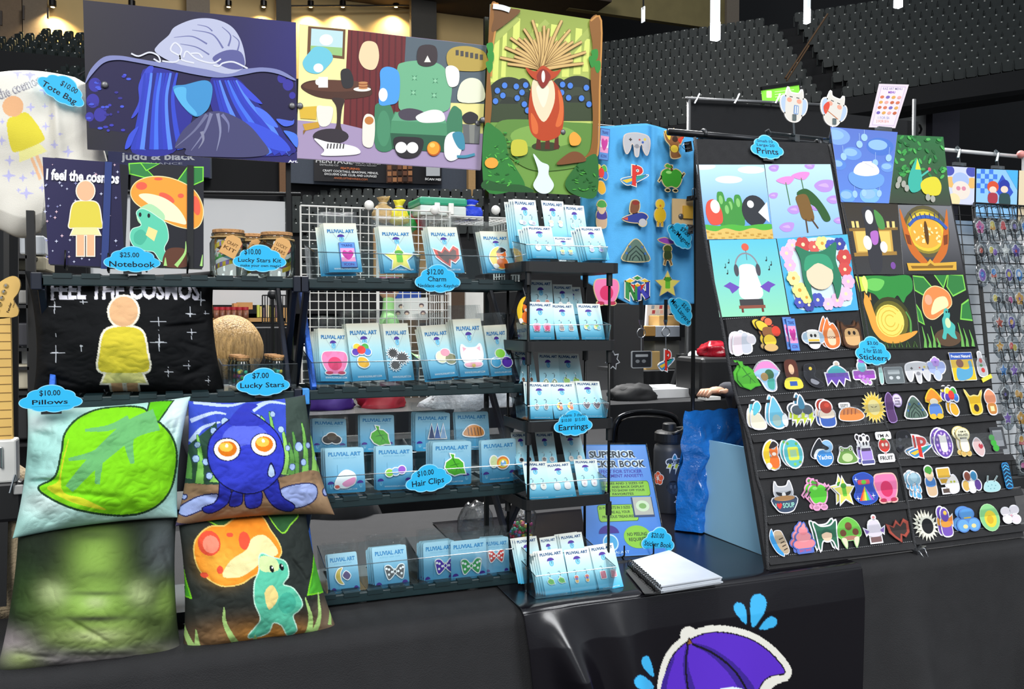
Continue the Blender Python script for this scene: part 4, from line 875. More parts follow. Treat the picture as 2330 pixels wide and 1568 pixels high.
    Q([(280, 1100), (380, 1100), (390, 1200), (280, 1210)], '#c4c040'); Q([(720, 1060), (760, 1030), (810, 1080), (790, 1130), (730, 1130)], '#e8a33c'); Q([(620, 1280), (720, 1190), (800, 1190), (850, 1250), (760, 1270)], '#7a4a28'); P(ell(118, 1270, 52, 42), '#e8a33c')
    Q([(440, 1200), (500, 1260), (560, 1290), (560, 1360), (600, 1440), (560, 1500), (490, 1500), (440, 1440), (480, 1340)], '#dceef0'); A.line(k3(cr([(130, 60), (200, 70), (260, 90)], 4, False)), 40*k3.k, '#dfe6ea')
poster('art_poster', 'tall green forest poster with ochre branching tree and blue-spotted mounds', [(1114.6, 10), (1363, 48), (1353, 447), (1100.5, 432.6)], PY-.015, '#8a9a3e', d3)
GREYM = mat('grey_magnet', '#6f6f72', .35, metal=.5)
for px, py, lb in ((238, 192, 'left side of the blue hat poster'), (665, 240, 'right edge of the blue hat poster'), (683, 240, 'left edge of the armchair poster'), (1088, 280, 'right edge of the armchair poster'), (1100, 272, 'left edge of the forest poster'), (1282, 300, 'red trunk in the forest poster')):
    p = onY(px, py, PY-.008 if px < 1095 else PY-.023)
    MB_ = MB().lathe([(.0035, 0), (.0065, .001), (.007, .004), (.007, .012)], p, 14, Matrix.Rotation(-math.pi/2, 4, 'X')); tag(MB_.build('round_magnet', GREYM, None, smooth=True), 'small round grey magnet on the '+lb, 'magnet', 'magnets on the posters')
pr = thing('poster_frame', 'thin black steel frame behind the three big posters', 'frame', onY(660, 700, PY+.03))
for px in (655, 1106):
    x = onY(px, 300, PY+.03).x; MB().box((x-.005, PY+.025, TZ+.004), (x+.005, PY+.035, onY(px, 100 if px < 900 else 40, PY+.03).z)).build('upright', BLKM, pr)
for py in (240, ): MB().box((onY(230, 180, PY+.02).x, PY+.012, onY(900, 270, PY+.02).z-.006), (onY(1300, 280, PY+.02).x, PY+.024, onY(900, 270, PY+.02).z+.006)).build('cross_rail', BLKM, pr)
# ================================================================ notebooks
n1 = T(0, 140, 1/3.136)
def notebook(label, quad, band, draw, edge):
    f, w_, h_ = lean(quad[3], quad[2], quad[0], RY+.022, .04, .18)
    f.O = f.O+Vector((0, 0, 0)); t = thing('notebook', label, 'notebook', f.O, 'notebooks')
    MB().box((0.001, .003, 0.001), (w_-.003, .013, h_-.001), f.M()).build('page_block', mat('cream_pages', '#e9e2cc', .8), t)
    A = Art(); A.slab(rrect(0, 0, w_, h_, .006), '#1a1a22', .002, edge); B = pxart(f); B.off = A.off; B.v, B.f, B.c = A.v, A.f, A.c; draw(B); B.build('cover', GLOSS, f.M(), t)
    MB().box((0.001, .0132, 0.001), (w_-.002, .0152, h_-.001), f.M()).build('back_cover', BLK, t)
    bx = f.st(*band)[0]; MB().box((bx-.006, -.0055, -.0015), (bx+.006, -.0045, h_+.0015), f.M()).build('elastic_band', mat('band_%s' % edge[1:], edge if edge != '#111111' else '#16181a', .8), t)
    e = thing('wire_easel', 'small black wire easel holding up the '+('navy notebook' if 'navy' in label else 'mushroom notebook'), 'easel', f.O, 'wire easels')
    for u_ in (.22, .78): MB().tube([f.O+f.X*w_*u_+f.N*.014+f.U*.028, f.O+f.X*w_*u_+f.N*.012-f.U*.004, f.O+f.X*w_*u_-f.N*.024-f.U*.006, f.O+f.X*w_*u_-f.N*.05+f.U*.10], .0018, 6).build('wire_leg', BLKM, e, smooth=True)
def dn1(B):
    k = n1.k; rnd = random.Random(9)
    B.grad([(97, 358), (272, 371), (284, 610), (111, 601)], ['#2b2750', '#231f46', '#1d1a3c', '#262248'])
    for i in range(70): x, y = rnd.uniform(320, 840), rnd.uniform(700, 1440); B.poly(n1(sparkle(x, y, rnd.uniform(5, 15), .35)), rnd.choice(['#cfd3ee', '#8d8fc0', '#e9c6d4']))
    B.text('I feel the cosmos', *n1(330, 842), 24, '#ecebf2', w=166, bold=.04, rot=-3.4)
    cx, tp, sc = n1(612, 0)[0], n1(0, 860)[1], .59
    b = lambda pts: [(cx+x*sc, tp+y*sc) for x, y in pts]
    S_ = [(b(rect(-33, 196, -6, 285)), '#e9b68c'), (b(rect(6, 196, 33, 285)), '#e9b68c'), (b([(-36, 160), (36, 160), (56, 205), (-56, 205)]), '#e6e1a2'), (b(cr([(-46, 86), (0, 76), (46, 86), (60, 150), (62, 176), (36, 176), (-36, 176), (-62, 176), (-60, 150)], 5)), '#dccc4a'), (b(ell(0, 36, 34, 38)), '#e8b890')]
    for p, c in S_: B.poly(grow(p, 2.6), '#f2e6d6')
    for p, c in S_: B.poly(p, c)
notebook('navy starry notebook lettered I feel the cosmos with blue band', [n1(300, 678), n1(855, 722), n1(890, 1485), n1(345, 1452)], n1(765, 1000), dn1, '#2a3c78')
def dn2(B):
    P = lambda pts, c: B.poly(n1(pts), c); Q = lambda pts, c: B.poly(n1(cr(pts, 5)), c)
    for pts in ([(925, 735), (1000, 730), (1090, 820), (1030, 825), (930, 800)], [(1010, 728), (1130, 733), (1045, 775)], [(1340, 760), (1445, 760), (1445, 850), (1330, 900), (1250, 925), (1160, 895), (1260, 870)]): P(grow(pts, 8), '#7fdc3c'); P(pts, '#2c7a3c')
    cap = cr([(935, 930), (980, 860), (1090, 825), (1230, 840), (1370, 910), (1440, 1020), (1440, 1130), (1390, 1190), (1280, 1180), (1160, 1130), (1040, 1060), (960, 1000)], 6)
    P(grow(cap, 6), '#f8e0a8'); P(cap, '#f79a34')
    for x, y, rx, ry, ro in ((1010, 890, 40, 28, 0), (1190, 975, 62, 26, 30), (1400, 1030, 28, 70, -10), (1130, 840, 30, 10, 0), (1290, 960, 22, 16, 0)): P(ell(x, y, rx, ry, rot=ro), '#ee5c44')
    Q([(990, 960), (1060, 945), (1180, 980), (1280, 1060), (1330, 1160), (1250, 1150), (1170, 1130), (1080, 1110), (1080, 1040)], '#f2ebc0')
    Q([(975, 1080), (1010, 1040), (1080, 1020), (1170, 1090), (1160, 1150), (1060, 1180), (990, 1150)], '#a9d8a8'); bdy = cr([(975, 1085), (1010, 1055), (1060, 1070), (1120, 1110), (1180, 1160), (1200, 1260), (1170, 1340), (1215, 1420), (1150, 1425), (1100, 1360), (1040, 1350), (960, 1320), (930, 1260), (945, 1200), (1010, 1170)], 5)
    P(grow(bdy, 5), '#c9ecd8'); P(bdy, '#5cc4a4'); Q([(960, 1230), (1010, 1200), (1050, 1250), (1010, 1310), (960, 1290)], '#48ae92'); P([(1060, 1180), (1125, 1210), (1100, 1285), (1040, 1240)], '#f2d890')
    for x, y in ((1000, 1095), (1062, 1102)): P(ell(x, y, 10, 16), '#121a1e')
    Q([(1180, 1360), (1240, 1330), (1330, 1350), (1340, 1462), (1170, 1460)], '#5c3524')
    for pts, w_ in (([(1325, 1285), (1320, 1370), (1255, 1462)], 30), ([(1180, 1400), (1180, 1460)], 26), ([(1445, 1380), (1435, 1462)], 20)): B.line(n1(cr(pts, 5, False)), 3*n1.k, '#a4d47c', w_*n1.k)
notebook('black notebook with orange mushroom creature cover and black band', [n1(918, 718), n1(1445, 745), n1(1452, 1480), n1(926, 1462)], n1(1358, 1000), dn2, '#111111')
# ================================================================ tote bag hanging at the left edge
RT = Ras()
for x, y, r in ((40, 165, 14), (68, 170, 16), (102, 205, 14), (70, 244, 12), (102, 242, 7), (118, 264, 9), (5, 277, 8), (104, 288, 10), (136, 305, 6), (124, 330, 12), (4, 320, 12), (155, 345, 14), (22, 365, 13), (20, 400, 16), (52, 405, 11), (75, 394, 9), (42, 433, 7), (60, 440, 16), (96, 428, 10), (150, 400, 9), (130, 372, 8)): RT.poly(sparkle(x, y, r, .32), '#b9b7e0')
RT.text('I feel the cosmos', 94, 190, 22, '#8a8890', w=150, bold=.05, al='r', rot=21); RT.text('I feel the cosmos', 93, 189, 20, '#d6d4d2', w=146, bold=0, al='r', rot=21)
def rot2(pts, cx, cy, a): c, s_ = math.cos(math.radians(a)), math.sin(math.radians(a)); return [(cx+x*c-y*s_, cy+x*s_+y*c) for x, y in pts]
for pts, c in ((rect(-8, 92, -1, 150), '#e8b890'), (rect(4, 92, 12, 150), '#e8b890'), ([(-24, 66), (22, 66), (34, 96), (-34, 96)], '#eae59a'), (cr([(-26, 0), (0, -6), (26, 0), (40, 60), (26, 72), (-26, 72), (-40, 60)], 5), '#dcce44'), (ell(0, -28, 24, 24), '#e0ac80')): RT.poly(rot2(pts, 40, 268, -22), c)
def tote():
    nu, nv = 150, 190; cor = [(-60, 176), (196, 166), (252, 372), (-40, 540)]; Yb = 2.04; V = []; PXY = []
    for j in range(nv+1):
        for i in range(nu+1):
            u_, v_ = i/nu, j/nv; top = (-60+u_*256, 182-22*math.sin(math.pi*min(1, u_*.9+.1))+(8 if u_ > .9 else 0)*(u_-.9)*10)
            bot = (-60+u_*215, 530-12*math.sin(u_*9)) if u_ < .72 else (-60+.72*215+(u_-.72)/.28*150, 518-(u_-.72)/.28*150)
            x, y = top[0]+(bot[0]-top[0])*v_, top[1]+(bot[1]-top[1])*v_
            e = min(1, 8*min(u_, 1-u_, v_, 1-v_)); p = onY(x, y, Yb-.028*e**.5-.010*noise.noise((u_*4, v_*4, 1))-.012*math.exp(-((u_-.72-.12*v_)/.035)**2)*e)
            V.append(p); PXY.append((x, y))
    f = [(j*(nu+1)+i, (j+1)*(nu+1)+i, (j+1)*(nu+1)+i+1, j*(nu+1)+i+1) for j in range(nv) for i in range(nu)]
    me = colormesh('tote_bag', V, f, RT.eval(np.array(PXY), '#dcd8ce'), CLOTHP); return me
o = link(bpy.data.objects.new('tote_bag', tote())); o.modifiers.new('thick', 'SOLIDIFY').thickness = .004; tag(o, 'cream canvas tote bag with lilac stars hanging at left edge', 'bag')
o = MB().tube([onY(180, 172, 2.06), onY(196, 160, 2.06), onY(200, 200, 2.06)], .004, 6).build('bag_clip', BLK); tag(o, 'black clip holding the corner of the tote bag', 'clip')
# ================================================================ cloud price tags
CLD = [(-.62, -.2, .36), (-.36, .22, .36), (.02, .42, .44), (.42, .18, .36), (.68, -.2, .32), (-.3, -.42, .34), (.12, -.46, .36), (.44, -.42, .30)]
def cloud(n=72):
    o = []
    for k in range(n):
        a = 2*math.pi*k/n; dx, dy = math.cos(a), math.sin(a); r = .1
        for x, y, q in CLD:
            b = x*dx+y*dy; d = b*b-(x*x+y*y-q*q)
            if d > 0: r = max(r, b+math.sqrt(d))
        o.append((r*dx, r*dy))
    xs = [p[0] for p in o]; ys = [p[1] for p in o]
    return [((p[0]-min(xs))/(max(xs)-min(xs))*2-1, (p[1]-min(ys))/(max(ys)-min(ys))*2-1) for p in o]
CP = cloud()
def ptag(label, cx, cy, w_, h_, Y, rot, lines, fr=None, clip=True):
    f = fr or FY(cx, cy, Y)
    if fr: s_, t_ = fr.st(cx, cy); f = Frame(fr.O+fr.X*s_+fr.U*t_+fr.N*.008, fr.X, fr.U)
    k = (f.st(cx+10, cy)[0]-f.st(cx, cy)[0])/10
    A = Art(); c, s2 = math.cos(math.radians(rot)), math.sin(math.radians(rot)); R = lambda pts: [((x*c-y*s2)*k, (x*s2+y*c)*k) for x, y in pts]
    h_ *= 1.08; A.slab(R([(x*w_/2, y*h_/2) for x, y in CP]), '#8fd6f4', .0012, '#bfe6f6'); A.poly(R([(x*(w_/2-2), y*(h_/2-2)) for x, y in CP]), '#2fb2e6')
    for tx, x, y, hh, ww in lines:
        q = R([(x, y)])[0]; A.text(tx, q[0], q[1], hh*1.1*k, '#0c141e', w=ww*k*1.04, bold=.012, al='c', rot=rot)
    t = thing('price_tag', label, 'price tag', f.O, 'blue cloud price tags'); A.build('card', PAPER, f.M(), t)
    if clip: MB().box((-w_*k*.16, .0001, -h_*k*.56), (w_*k*.16, .004, -h_*k*.3), f.M()).build('tag_clip', BLK, t)
    return t
FYk = RY-.012
ptag('tilted blue cloud price tag reading Tote Bag', 143, 203, 118, 64, 1.99, -29, [('$10.00', 10, 6, 13, 40), ('Tote Bag', -2, -19, 14, 84)], clip=False)
ptag('blue cloud price tag reading Notebook', 301, 590, 130, 60, FYk, 0, [('$25.00', -6, 5, 11, 42), ('Notebook', 0, -19, 13, 100)])
ptag('blue cloud price tag reading Lucky Stars Kit', 591, 588, 122, 60, FYk, 0, [('$10.00', -16, 9, 12, 36), ('Lucky Stars Kit', 0, -9, 9, 94), ('make your own magic!', 2, -20, 6, 88)])
ptag('blue cloud price tag reading Lucky Stars at seven dollars', 599, 869, 122, 62, FYk, 0, [('$7.00', -6, 9, 12, 36), ('Lucky Stars', -2, -13, 11, 96)])
ptag('blue cloud price tag reading Pillows', 116, 907, 146, 66, 1.685, 0, [('$10.00', -2, 8, 13, 46), ('Pillows', -2, -14, 11, 78), ('_________', 0, -19, 4, 84)])
ptag('blue cloud price tag reading Charm Necklace or Keychain', 996, 634, 104, 58, FYk, 0, [('$12.00', -6, 9, 11, 36), ('Charm', -2, -6, 10, 40), ('Necklace -or- Keychain', 2, -19, 7, 90)])
ptag('blue cloud price tag reading Hair Clips', 975, 1088, 106, 57, FYk, 5, [('$10.00', -6, 7, 11, 36), ('Hair Clips', -2, -14, 12, 70)])
ptag('blue cloud price tag reading Earrings', 1304, 962, 88, 51, EY-.012, 1, [('1 charm  3 charm', 0, 13, 6, 54), ('$10.00   $15.00', 0, 3, 6, 52), ('Earrings', 0, -14, 11, 64)])
ptag('blue cloud price tag reading Prints', 1740, 338, 74, 46, 0, 0, [('Small-10', -2, 9, 5, 34), ('Large-20', -2, 1, 5, 38), ('Prints', 0, -14, 11, 46)], fr=PF)
ptag('blue cloud price tag reading Stickers', 1980, 800, 80, 50, 0, -4, [('$3.00', 2, 11, 6, 24), ('-or-', 2, 5, 4, 12), ('2 for $5.00', 0, -4, 7, 40), ('Stickers', 0, -17, 9, 62)], fr=PF)
# ================================================================ little die-cut shapes (x right, y up, about -1..1)
def E(x, y, r, ry=None, c='#fff', rot=0): return (ell(x, y, r, ry, 20, rot=rot), c)
def Sm(pts, c): return (cr(pts, 4), c)
def bow(c): return [Sm([(0, .1), (-.5, .6), (-.95, .55), (-.9, -.1), (-.7, -.7), (-.3, -.45), (0, -.15), (.3, -.45), (.7, -.7), (.9, -.1), (.95, .55), (.5, .6)], c), E(0, 0, .2, .22, '#fff'), E(0, 0, .13, .15, c)]+[E(x, y, .12, .12, '#fff') for x, y in ((-.6, .25), (-.65, -.25), (.6, .25), (.65, -.25), (-.32, -.02), (.34, 0), (-.85, .35), (.85, .35))]
def fig(top, mid, low, acc=None):           # plain rounded stand-in figure in three colours
    o = [Sm([(-.5, -.95), (.5, -.95), (.62, -.3), (.45, .1), (-.45, .1), (-.62, -.3)], low), Sm([(-.55, -.35), (.55, -.35), (.5, .2), (-.5, .2)], mid), E(0, .45, .5, .48, top)]
    if acc: o.append(E(.1, .6, .22, .16, acc))
    return o
def moonfox(): return [Sm([(.05, 1), (-.5, .75), (-.85, .1), (-.65, -.6), (-.05, -.95), (.5, -.7), (.0, -.5), (-.3, -.05), (-.2, .5)], '#f2c92c'), Sm([(-.2, -.1), (.35, .0), (.55, -.4), (.35, -.85), (-.1, -.85), (-.35, -.5)], '#e2702c'), Sm([(-.2, .1), (-.2, .55), (.05, .4), (.3, .42), (.5, .6), (.5, .15), (.2, -.15)], '#e2702c'), E(.15, .08, .2, .12, '#f4e6d8'), Sm([(-.65, -.55), (-.35, -.5), (-.2, -.75), (-.5, -.85)], '#f4ece2'), Sm([(-.25, .5), (.2, .95), (.6, .7), (.2, .5)], '#2c2426')]
def apple(c='#5cc03a'): return [Sm([(0, .5), (-.4, .62), (-.85, .3), (-.8, -.35), (-.45, -.8), (0, -.72), (.45, -.8), (.8, -.35), (.85, .3), (.4, .62)], c), E(-.25, .35, .25, .12, '#9ade7a'), (rect(-.05, .45, .05, .9), '#5a3a20'), Sm([(.02, .75), (-.35, 1), (-.55, .8), (-.2, .7)], '#4aa03a')]
def leafs(): return [([(-.35, .98), (-.02, .9), (-.05, .6), (.35, .55), (.75, .2), (.8, -.25), (.95, -.7), (.5, -.68), (.0, -.8), (-.5, -.55), (-.8, -.1), (-.7, .3), (-.2, .62)], '#4fb02c'), (stroke([(-.15, .6), (.1, .1), (.6, -.5)], .1, .04), '#2f7a24'), (stroke([(.1, .1), (-.4, .0)], .08, .03), '#2f7a24'), (stroke([(.3, -.15), (.1, -.5)], .08, .03), '#2f7a24'), (stroke([(.1, .1), (.45, .15)], .08, .03), '#2f7a24')]
def frog(): return [Sm([(-.9, -.5), (-.6, .2), (-.5, .75), (-.2, .6), (.2, .6), (.5, .75), (.6, .2), (.9, -.5), (.5, -.75), (-.5, -.75)], '#6f9a4c'), E(0, -.25, .5, .4, '#c4d6a0'), E(-.4, .5, .14, .14, '#e8ecc8'), E(.4, .5, .14, .14, '#e8ecc8'), E(-.4, .5, .06, .1, '#20281c'), E(.4, .5, .06, .1, '#20281c')]
def stargrn(): return [(star(0, 0, 1, 5, .45), '#e8de6c'), (rrect(-.2, -.3, .2, .35, .08), '#6cc43c'), E(0, .42, .28, .18, '#4c9a34')]
def balloons(): return [E(-.3, .75, .28, .28, '#e8d23c'), E(.3, .72, .28, .3, '#4cae4a'), E(-.45, .35, .26, .28, '#5a3cae'), E(.45, .32, .26, .28, '#3f7fd8'), E(0, .5, .32, .34, '#e23c34'), Sm([(-.2, -.1), (.25, -.2), (.45, -.7), (.1, -.95), (-.3, -.75), (-.35, -.35)], '#e6ac2c')]
def controller(): return [Sm([(-.9, .55), (-.3, .75), (.3, .75), (.9, .55), (1, -.1), (.8, -.8), (.55, -.5), (.4, .0), (.2, -.2), (.1, -.9), (-.1, -.9), (-.2, -.2), (-.4, .0), (-.55, -.5), (-.8, -.8), (-1, -.1)], '#b9b9c0'), (rect(-.62, .22, -.38, .3), '#2a2a2c'), (rect(-.54, .14, -.46, .38), '#2a2a2c'), E(.62, .35, .1, .1, '#d8c24a'), E(.45, .12, .09, .09, '#3a5cae'), E(.2, .3, .07, .07, '#b83a3a'), E(0, -.2, .16, .16, '#8a8a92')]
def ps(): return [(cr([(-1, -.35), (-.5, -.1), (.2, .0), (1, .2), (.7, -.1), (-.1, -.6), (-.6, -.75)], 4), '#3f8ac4'), ([(-.95, -.4), (-.2, -.15), (-.2, -.4), (-.6, -.6)], '#e8c23c'), ([(.1, .0), (.8, .2), (.6, -.1), (.1, -.3)], '#2c9a8c'), ([(-.2, 1), (.1, .95), (.1, -.85), (-.2, -.75)], '#d8342c'), (cr([(.1, .95), (.5, .8), (.6, .45), (.4, .2), (.1, .15), (.1, .35), (.3, .42), (.3, .62), (.1, .7)], 3), '#d8342c')]
def nlogo(): return [([(-.9, .5), (-.6, .4), (-.6, -.9), (-.9, -.7)], '#3a8a4a'), ([(-.2, .2), (0, .1), (0, -.9), (-.2, -.85)], '#3a8a4a'), ([(-.9, .5), (-.6, .4), (0, -.9), (-.25, -.85)], '#2f7a3c'), ([(0, .1), (.25, .2), (.25, -.85), (0, -.9)], '#3a3ca0'), ([(.65, .45), (.9, .5), (.9, -.65), (.65, -.8)], '#3a3ca0'), ([(0, .1), (.25, .2), (.9, -.65), (.65, -.8)], '#4a4cb4'), ([(-.9, .5), (-.55, .68), (-.25, .55), (-.6, .4)], '#e8c23c'), ([(.9, .5), (.55, .68), (.25, .55), (.65, .45)], '#e8c23c'), ([(-.3, .75), (0, .9), (.3, .75), (0, .6)], '#3a8a4a'), ([(-.2, .2), (0, .1), (.25, .2), (0, .35)], '#e8a02c'), ([(-.5, .3), (-.2, .2), (-.2, -.2)], '#c8342c'), ([(.25, .2), (.6, .35), (.25, -.2)], '#c8342c')]
def transc(): return [(rect(-.55, -1, .55, 1), '#5b8fd8'), (rect(-.5, -.55, .5, .55), '#e79ac6'), (rect(-.5, -.2, .5, .2), '#efe6ee'), Sm([(0, -.42), (-.4, .05), (-.25, .38), (0, .25), (.25, .38), (.4, .05)], '#c83a9c')]
def soot(n=1): return [(star(x, y, r, 14, .62), '#17161a') for x, y, r in ([(0, 0, .95)] if n == 1 else [(-.4, .5, .5), (.35, .05, .6), (-.3, -.55, .5)])]
def catface(): return [Sm([(-.85, .0), (-.75, .85), (-.35, .6), (.35, .6), (.75, .85), (.85, .0), (.6, -.55), (0, -.75), (-.6, -.55)], '#f1efe9'), ([(-.7, .7), (-.4, .55), (-.68, .3)], '#ea9ab0'), ([(.7, .7), (.4, .55), (.68, .3)], '#ea9ab0'), Sm([(-.6, -.6), (.6, -.6), (.5, -.9), (-.5, -.9)], '#ea9ab0'), E(0, -.8, .16, .14, '#d8b23c')]
def pinkb(): return [Sm([(-.8, .75), (-.3, .85), (.3, .85), (.8, .75), (.95, .2), (.7, -.6), (.3, -.95), (-.3, -.95), (-.7, -.6), (-.95, .2)], '#ee7cae'), E(0, -.15, .52, .55, '#d83468'), E(-.45, -.9, .28, .13, '#b83050'), E(.45, -.9, .28, .13, '#b83050')]
def rock(c='#4a2c28', e='#b83a2c'): return [([(-.95, .55), (-.4, .3), (-.1, .75), (.2, .35), (.55, .8), (.9, .55), (.85, -.2), (.5, -.55), (.2, -.35), (.1, -.9), (-.4, -.5), (-.8, -.1)], e), ([(-.7, .4), (-.35, .2), (-.1, .5), (.2, .25), (.5, .55), (.7, .4), (.65, -.15), (.4, -.35), (.1, -.25), (0, -.65), (-.35, -.35), (-.6, -.05)], c)]
def duo(a, b, c2=None): return [E(-.38, .1, .5, .55, a), E(.42, -.15, .5, .5, b)]+([E(0, .5, .42, .36, c2)] if c2 else [])
def dome(): return [Sm([(-.95, -.75), (-.75, 0), (-.35, .65), (0, .9), (.35, .65), (.75, 0), (.95, -.75)], '#5c7468')]+[(stroke([(x0*s, -.75+dy) for s, dy, x0 in ((-1, 0, q), (-.8, q*.7, q), (0, q*1.5, q), (.8, q*.7, q), (1, 0, q))], .1), '#2c3c38') for q in (.75, .5, .28)]+[E(x, y, .09, .1, '#3f6ca8') for x, y in ((-.7, -.2), (-.45, .3), (.45, .3), (.7, -.2))]
def cloudr(): return [E(-.4, .45, .42, .38, '#8fb4c8'), E(.35, .5, .45, .4, '#8fb4c8'), E(0, .65, .45, .34, '#a9c8d6')]+[(drop(x, y+.3, x, y-.15, .35), '#5fb0e0') for x, y in ((-.5, -.1), (-.15, -.3), (.2, -.1), (.5, -.35), (-.3, -.7), (.1, -.75), (.35, -.8))]
def flower(c, m='#f2d04c'): return [E(.55*math.cos(k*1.257+1.57), .55*math.sin(k*1.257+1.57), .42, .42, c) for k in range(5)]+[E(0, 0, .25, .25, m)]
def diecut(shapes, border, g=.11, th=.0016, m=PAPER, name='m', base=True, txt=(), sx=1, sy=1):
    A = Art(); o0 = 0
    if base:
        for p, c in shapes: A.off = 0; A.slab([(x*sx, y*sy) for x, y in grow(p, g)], border, th)
    A.off = th if base else 0
    for i, (p, c) in enumerate(shapes):
        if base: A.poly([(x*sx, y*sy) for x, y in p], c)
        else: A.off = .0002*i; A.slab([(x*sx, y*sy) for x, y in p], c, th)
    for (s_, x, y, h_, w_, c) in txt: A.text(s_, x*sx, y*sy, h_*sy, c, w=w_*sx, bold=.02, al='c')
    return A.mesh(name, m)
# ================================================================ cards
def logo(A, x, y, r, a=1.0):
    A.poly([(x+u*a, y+v) for u, v in ell(0, -.15*r, .62*r, .75*r)], '#3f9fd0'); A.poly([(x+u*a, y+v) for u, v in ell(0, -.2*r, .48*r, .58*r)], '#7cc8ea')
    A.poly([(x+u*a, y+v) for u, v in ell(-.1*r, .45*r, r, .75*r, 16, 5, 185)], '#4a2a94'); A.line([(x, y+.4*r), (x+.1*r*a, y-.3*r)], .12*r*a, '#2a1c54')
def charmcard():
    A = Art(); A.slab(rect(0, 0, 1, 1), '#d9eef4', .0007); c = ['#2fa3d6', '#2fa3d6', '#a9d8e2', '#a9d8e2']
    A.grad(rect(0, 0, 1, .55), c); A.grad(rect(0, .55, 1, 1), ['#a9d8e2', '#a9d8e2', '#e6e2cf', '#e6e2cf'])
    A.text('PLUVIAL ART', .5, .80, .07, '#12497c', w=.82, bold=.05, al='c'); A.text('PLUVIAL ART', .5, .805, .06, '#2f8ccc', w=.79, bold=.01, al='c')
    logo(A, .5, .68, .075, 1.5); A.text('WWW.PLUVIALART.COM', .52, .05, .035, '#f4fafc', w=.72, bold=.02, al='c')
    A.line([(.22, .82), (.48, .58)], .006, '#8e979c'); A.line([(.78, .82), (.52, .58)], .006, '#8e979c'); return A.mesh('card', PAPER)
def clipcard():
    A = Art(); A.slab(rrect(0, 0, 1, 1, .05), '#a9d6e8', .0007); q = rrect(0, 0, 1, 1, .05); lo, hi = lin('#2f9fd2'), lin('#a6d4e6')
    A.grad(q, [tuple(lo[k]+(hi[k]-lo[k])*min(1, max(0, v*1.1)) for k in range(3)) for u, v in q])
    A.text('PLUVIAL ART', .5, .82, .085, '#1c6aa6', w=.84, bold=.04, al='c'); A.text('PLUVIAL ART', .5, .825, .07, '#3f9cd4', w=.83, bold=0, al='c'); A.text('ACRYLIC HAIR CLIPS', .5, .755, .035, '#6fb2d0', w=.6, al='c')
    logo(A, .13, .16, .085); logo(A, .88, .16, .085); A.text('WWW.PLUVIALART.COM', .5, .06, .035, '#dff2fa', w=.56, al='c')
    A.line([(.3, .25), (.3, .62)], .006, '#4a8aa8'); return A.mesh('card', PAPER)
def earcard():
    A = Art(); A.slab(rect(0, 0, 1, 1), '#d9eef4', .0007); A.grad(rect(0, 0, 1, .5), ['#2fb0de', '#2fb0de', '#a9dfec', '#a9dfec']); A.grad(rect(0, .5, 1, 1), ['#a9dfec', '#a9dfec', '#e4e6de', '#e4e6de'])
    A.text('PLUVIAL ART', .5, .89, .06, '#12497c', w=.86, bold=.05, al='c'); logo(A, .47, .73, .09, 1.6); A.text('WWW.PLUVIALART.COM', .5, .03, .025, '#e4f6fc', w=.7, al='c'); return A.mesh('card', PAPER)
CM_, HM_, EM_ = charmcard(), clipcard(), earcard()
def bagmesh():
    nu, nv = 10, 14; v = []; f = []
    for s in (0, 1):
        for j in range(nv+1):
            for i in range(nu+1):
                u_, w_ = i/nu, j/nv; e = min(1, 10*min(u_, 1-u_, w_, 1-w_)); y = (-.0042 if s == 0 else .003)*e-(.0022*noise.noise((u_*5, w_*5, s)) if s == 0 else 0)*e
                v.append((-.07+u_*1.14, y, -.02+w_*1.26))
    h = (nu+1)*(nv+1)
    for j in range(nv):
        for i in range(nu): a = j*(nu+1)+i; f.append((a, a+1, a+nu+2, a+nu+1)); f.append((h+a+nu+1, h+a+nu+2, h+a+1, h+a))
    me = bpy.data.meshes.new('bag'); me.from_pydata(v, [], f); me.materials.append(BAGM); me.polygons.foreach_set('use_smooth', [True]*len(f)); return me
BG = bagmesh()
def place(name, me, f, parent, s_=0, t_=0, n=0, sx=1, sz=1):
    o = bpy.data.objects.new(name, me); g = Frame(f.O+f.X*s_+f.U*t_+f.N*n, f.X, f.U); o.matrix_basis = g.M(sx, sz); return link(o, parent)
def card(kind, label, BL, BR, TL, Y, charm=None, cu=.5, cv=.38, cs=.3, cgroup='cards', behind=0, blabel='', bag=True, cat='card', part='charm'):
    f, w_, h_ = lean(BL, BR, TL, Y, .05, .5)
    nm = {'c': 'charm_card', 'h': 'hair_clip_card', 'e': 'earring_card'}[kind]; me = {'c': CM_, 'h': HM_, 'e': EM_}[kind]
    t = thing(nm, label, cat, f.O, cgroup); place('card', me, f, t, 0, .001, 0, w_, h_)
    if bag: place('clear_bag', BG, f, t, 0, .002, -.0002, w_, h_ if kind == 'c' else h_*.88)
    if charm:
        if kind == 'e':
            for q, x in enumerate((cu-.21, cu+.21)):
                ch = place('earring', charm, f, t, x*w_, cv*h_, .0016, cs*w_, cs*w_)
                hk = Frame(f.O+f.X*x*w_+f.U*(cv*h_+cs*w_)+f.N*.002, f.X, f.U)
                MB().tube([hk.O, hk.O+f.U*h_*.06+f.X*.002, hk.O+f.U*h_*.11, hk.O+f.U*h_*.1-f.X*.004], .0006, 5).build('ear_wire', STEEL, ch)
        else: place(part, charm, f, t, cu*w_, cv*h_, .0018, cs*w_, cs*w_)
    for k in range(behind):
        q = (k+1); g = Frame(f.O-f.N*(.0048*q)-f.X*.0035*q+f.U*(.002*(q % 3)), f.X, f.U)
        t2 = thing(nm, blabel, cat, g.O, cgroup+', spares'); place('card', me, g, t2, 0, 0, 0, w_, h_)
        if bag and k < 2: place('clear_bag', BG, g, t2, 0, .002, -.0002, w_, h_)
    return f, w_, h_
LIGHT = '#dfe8ee'
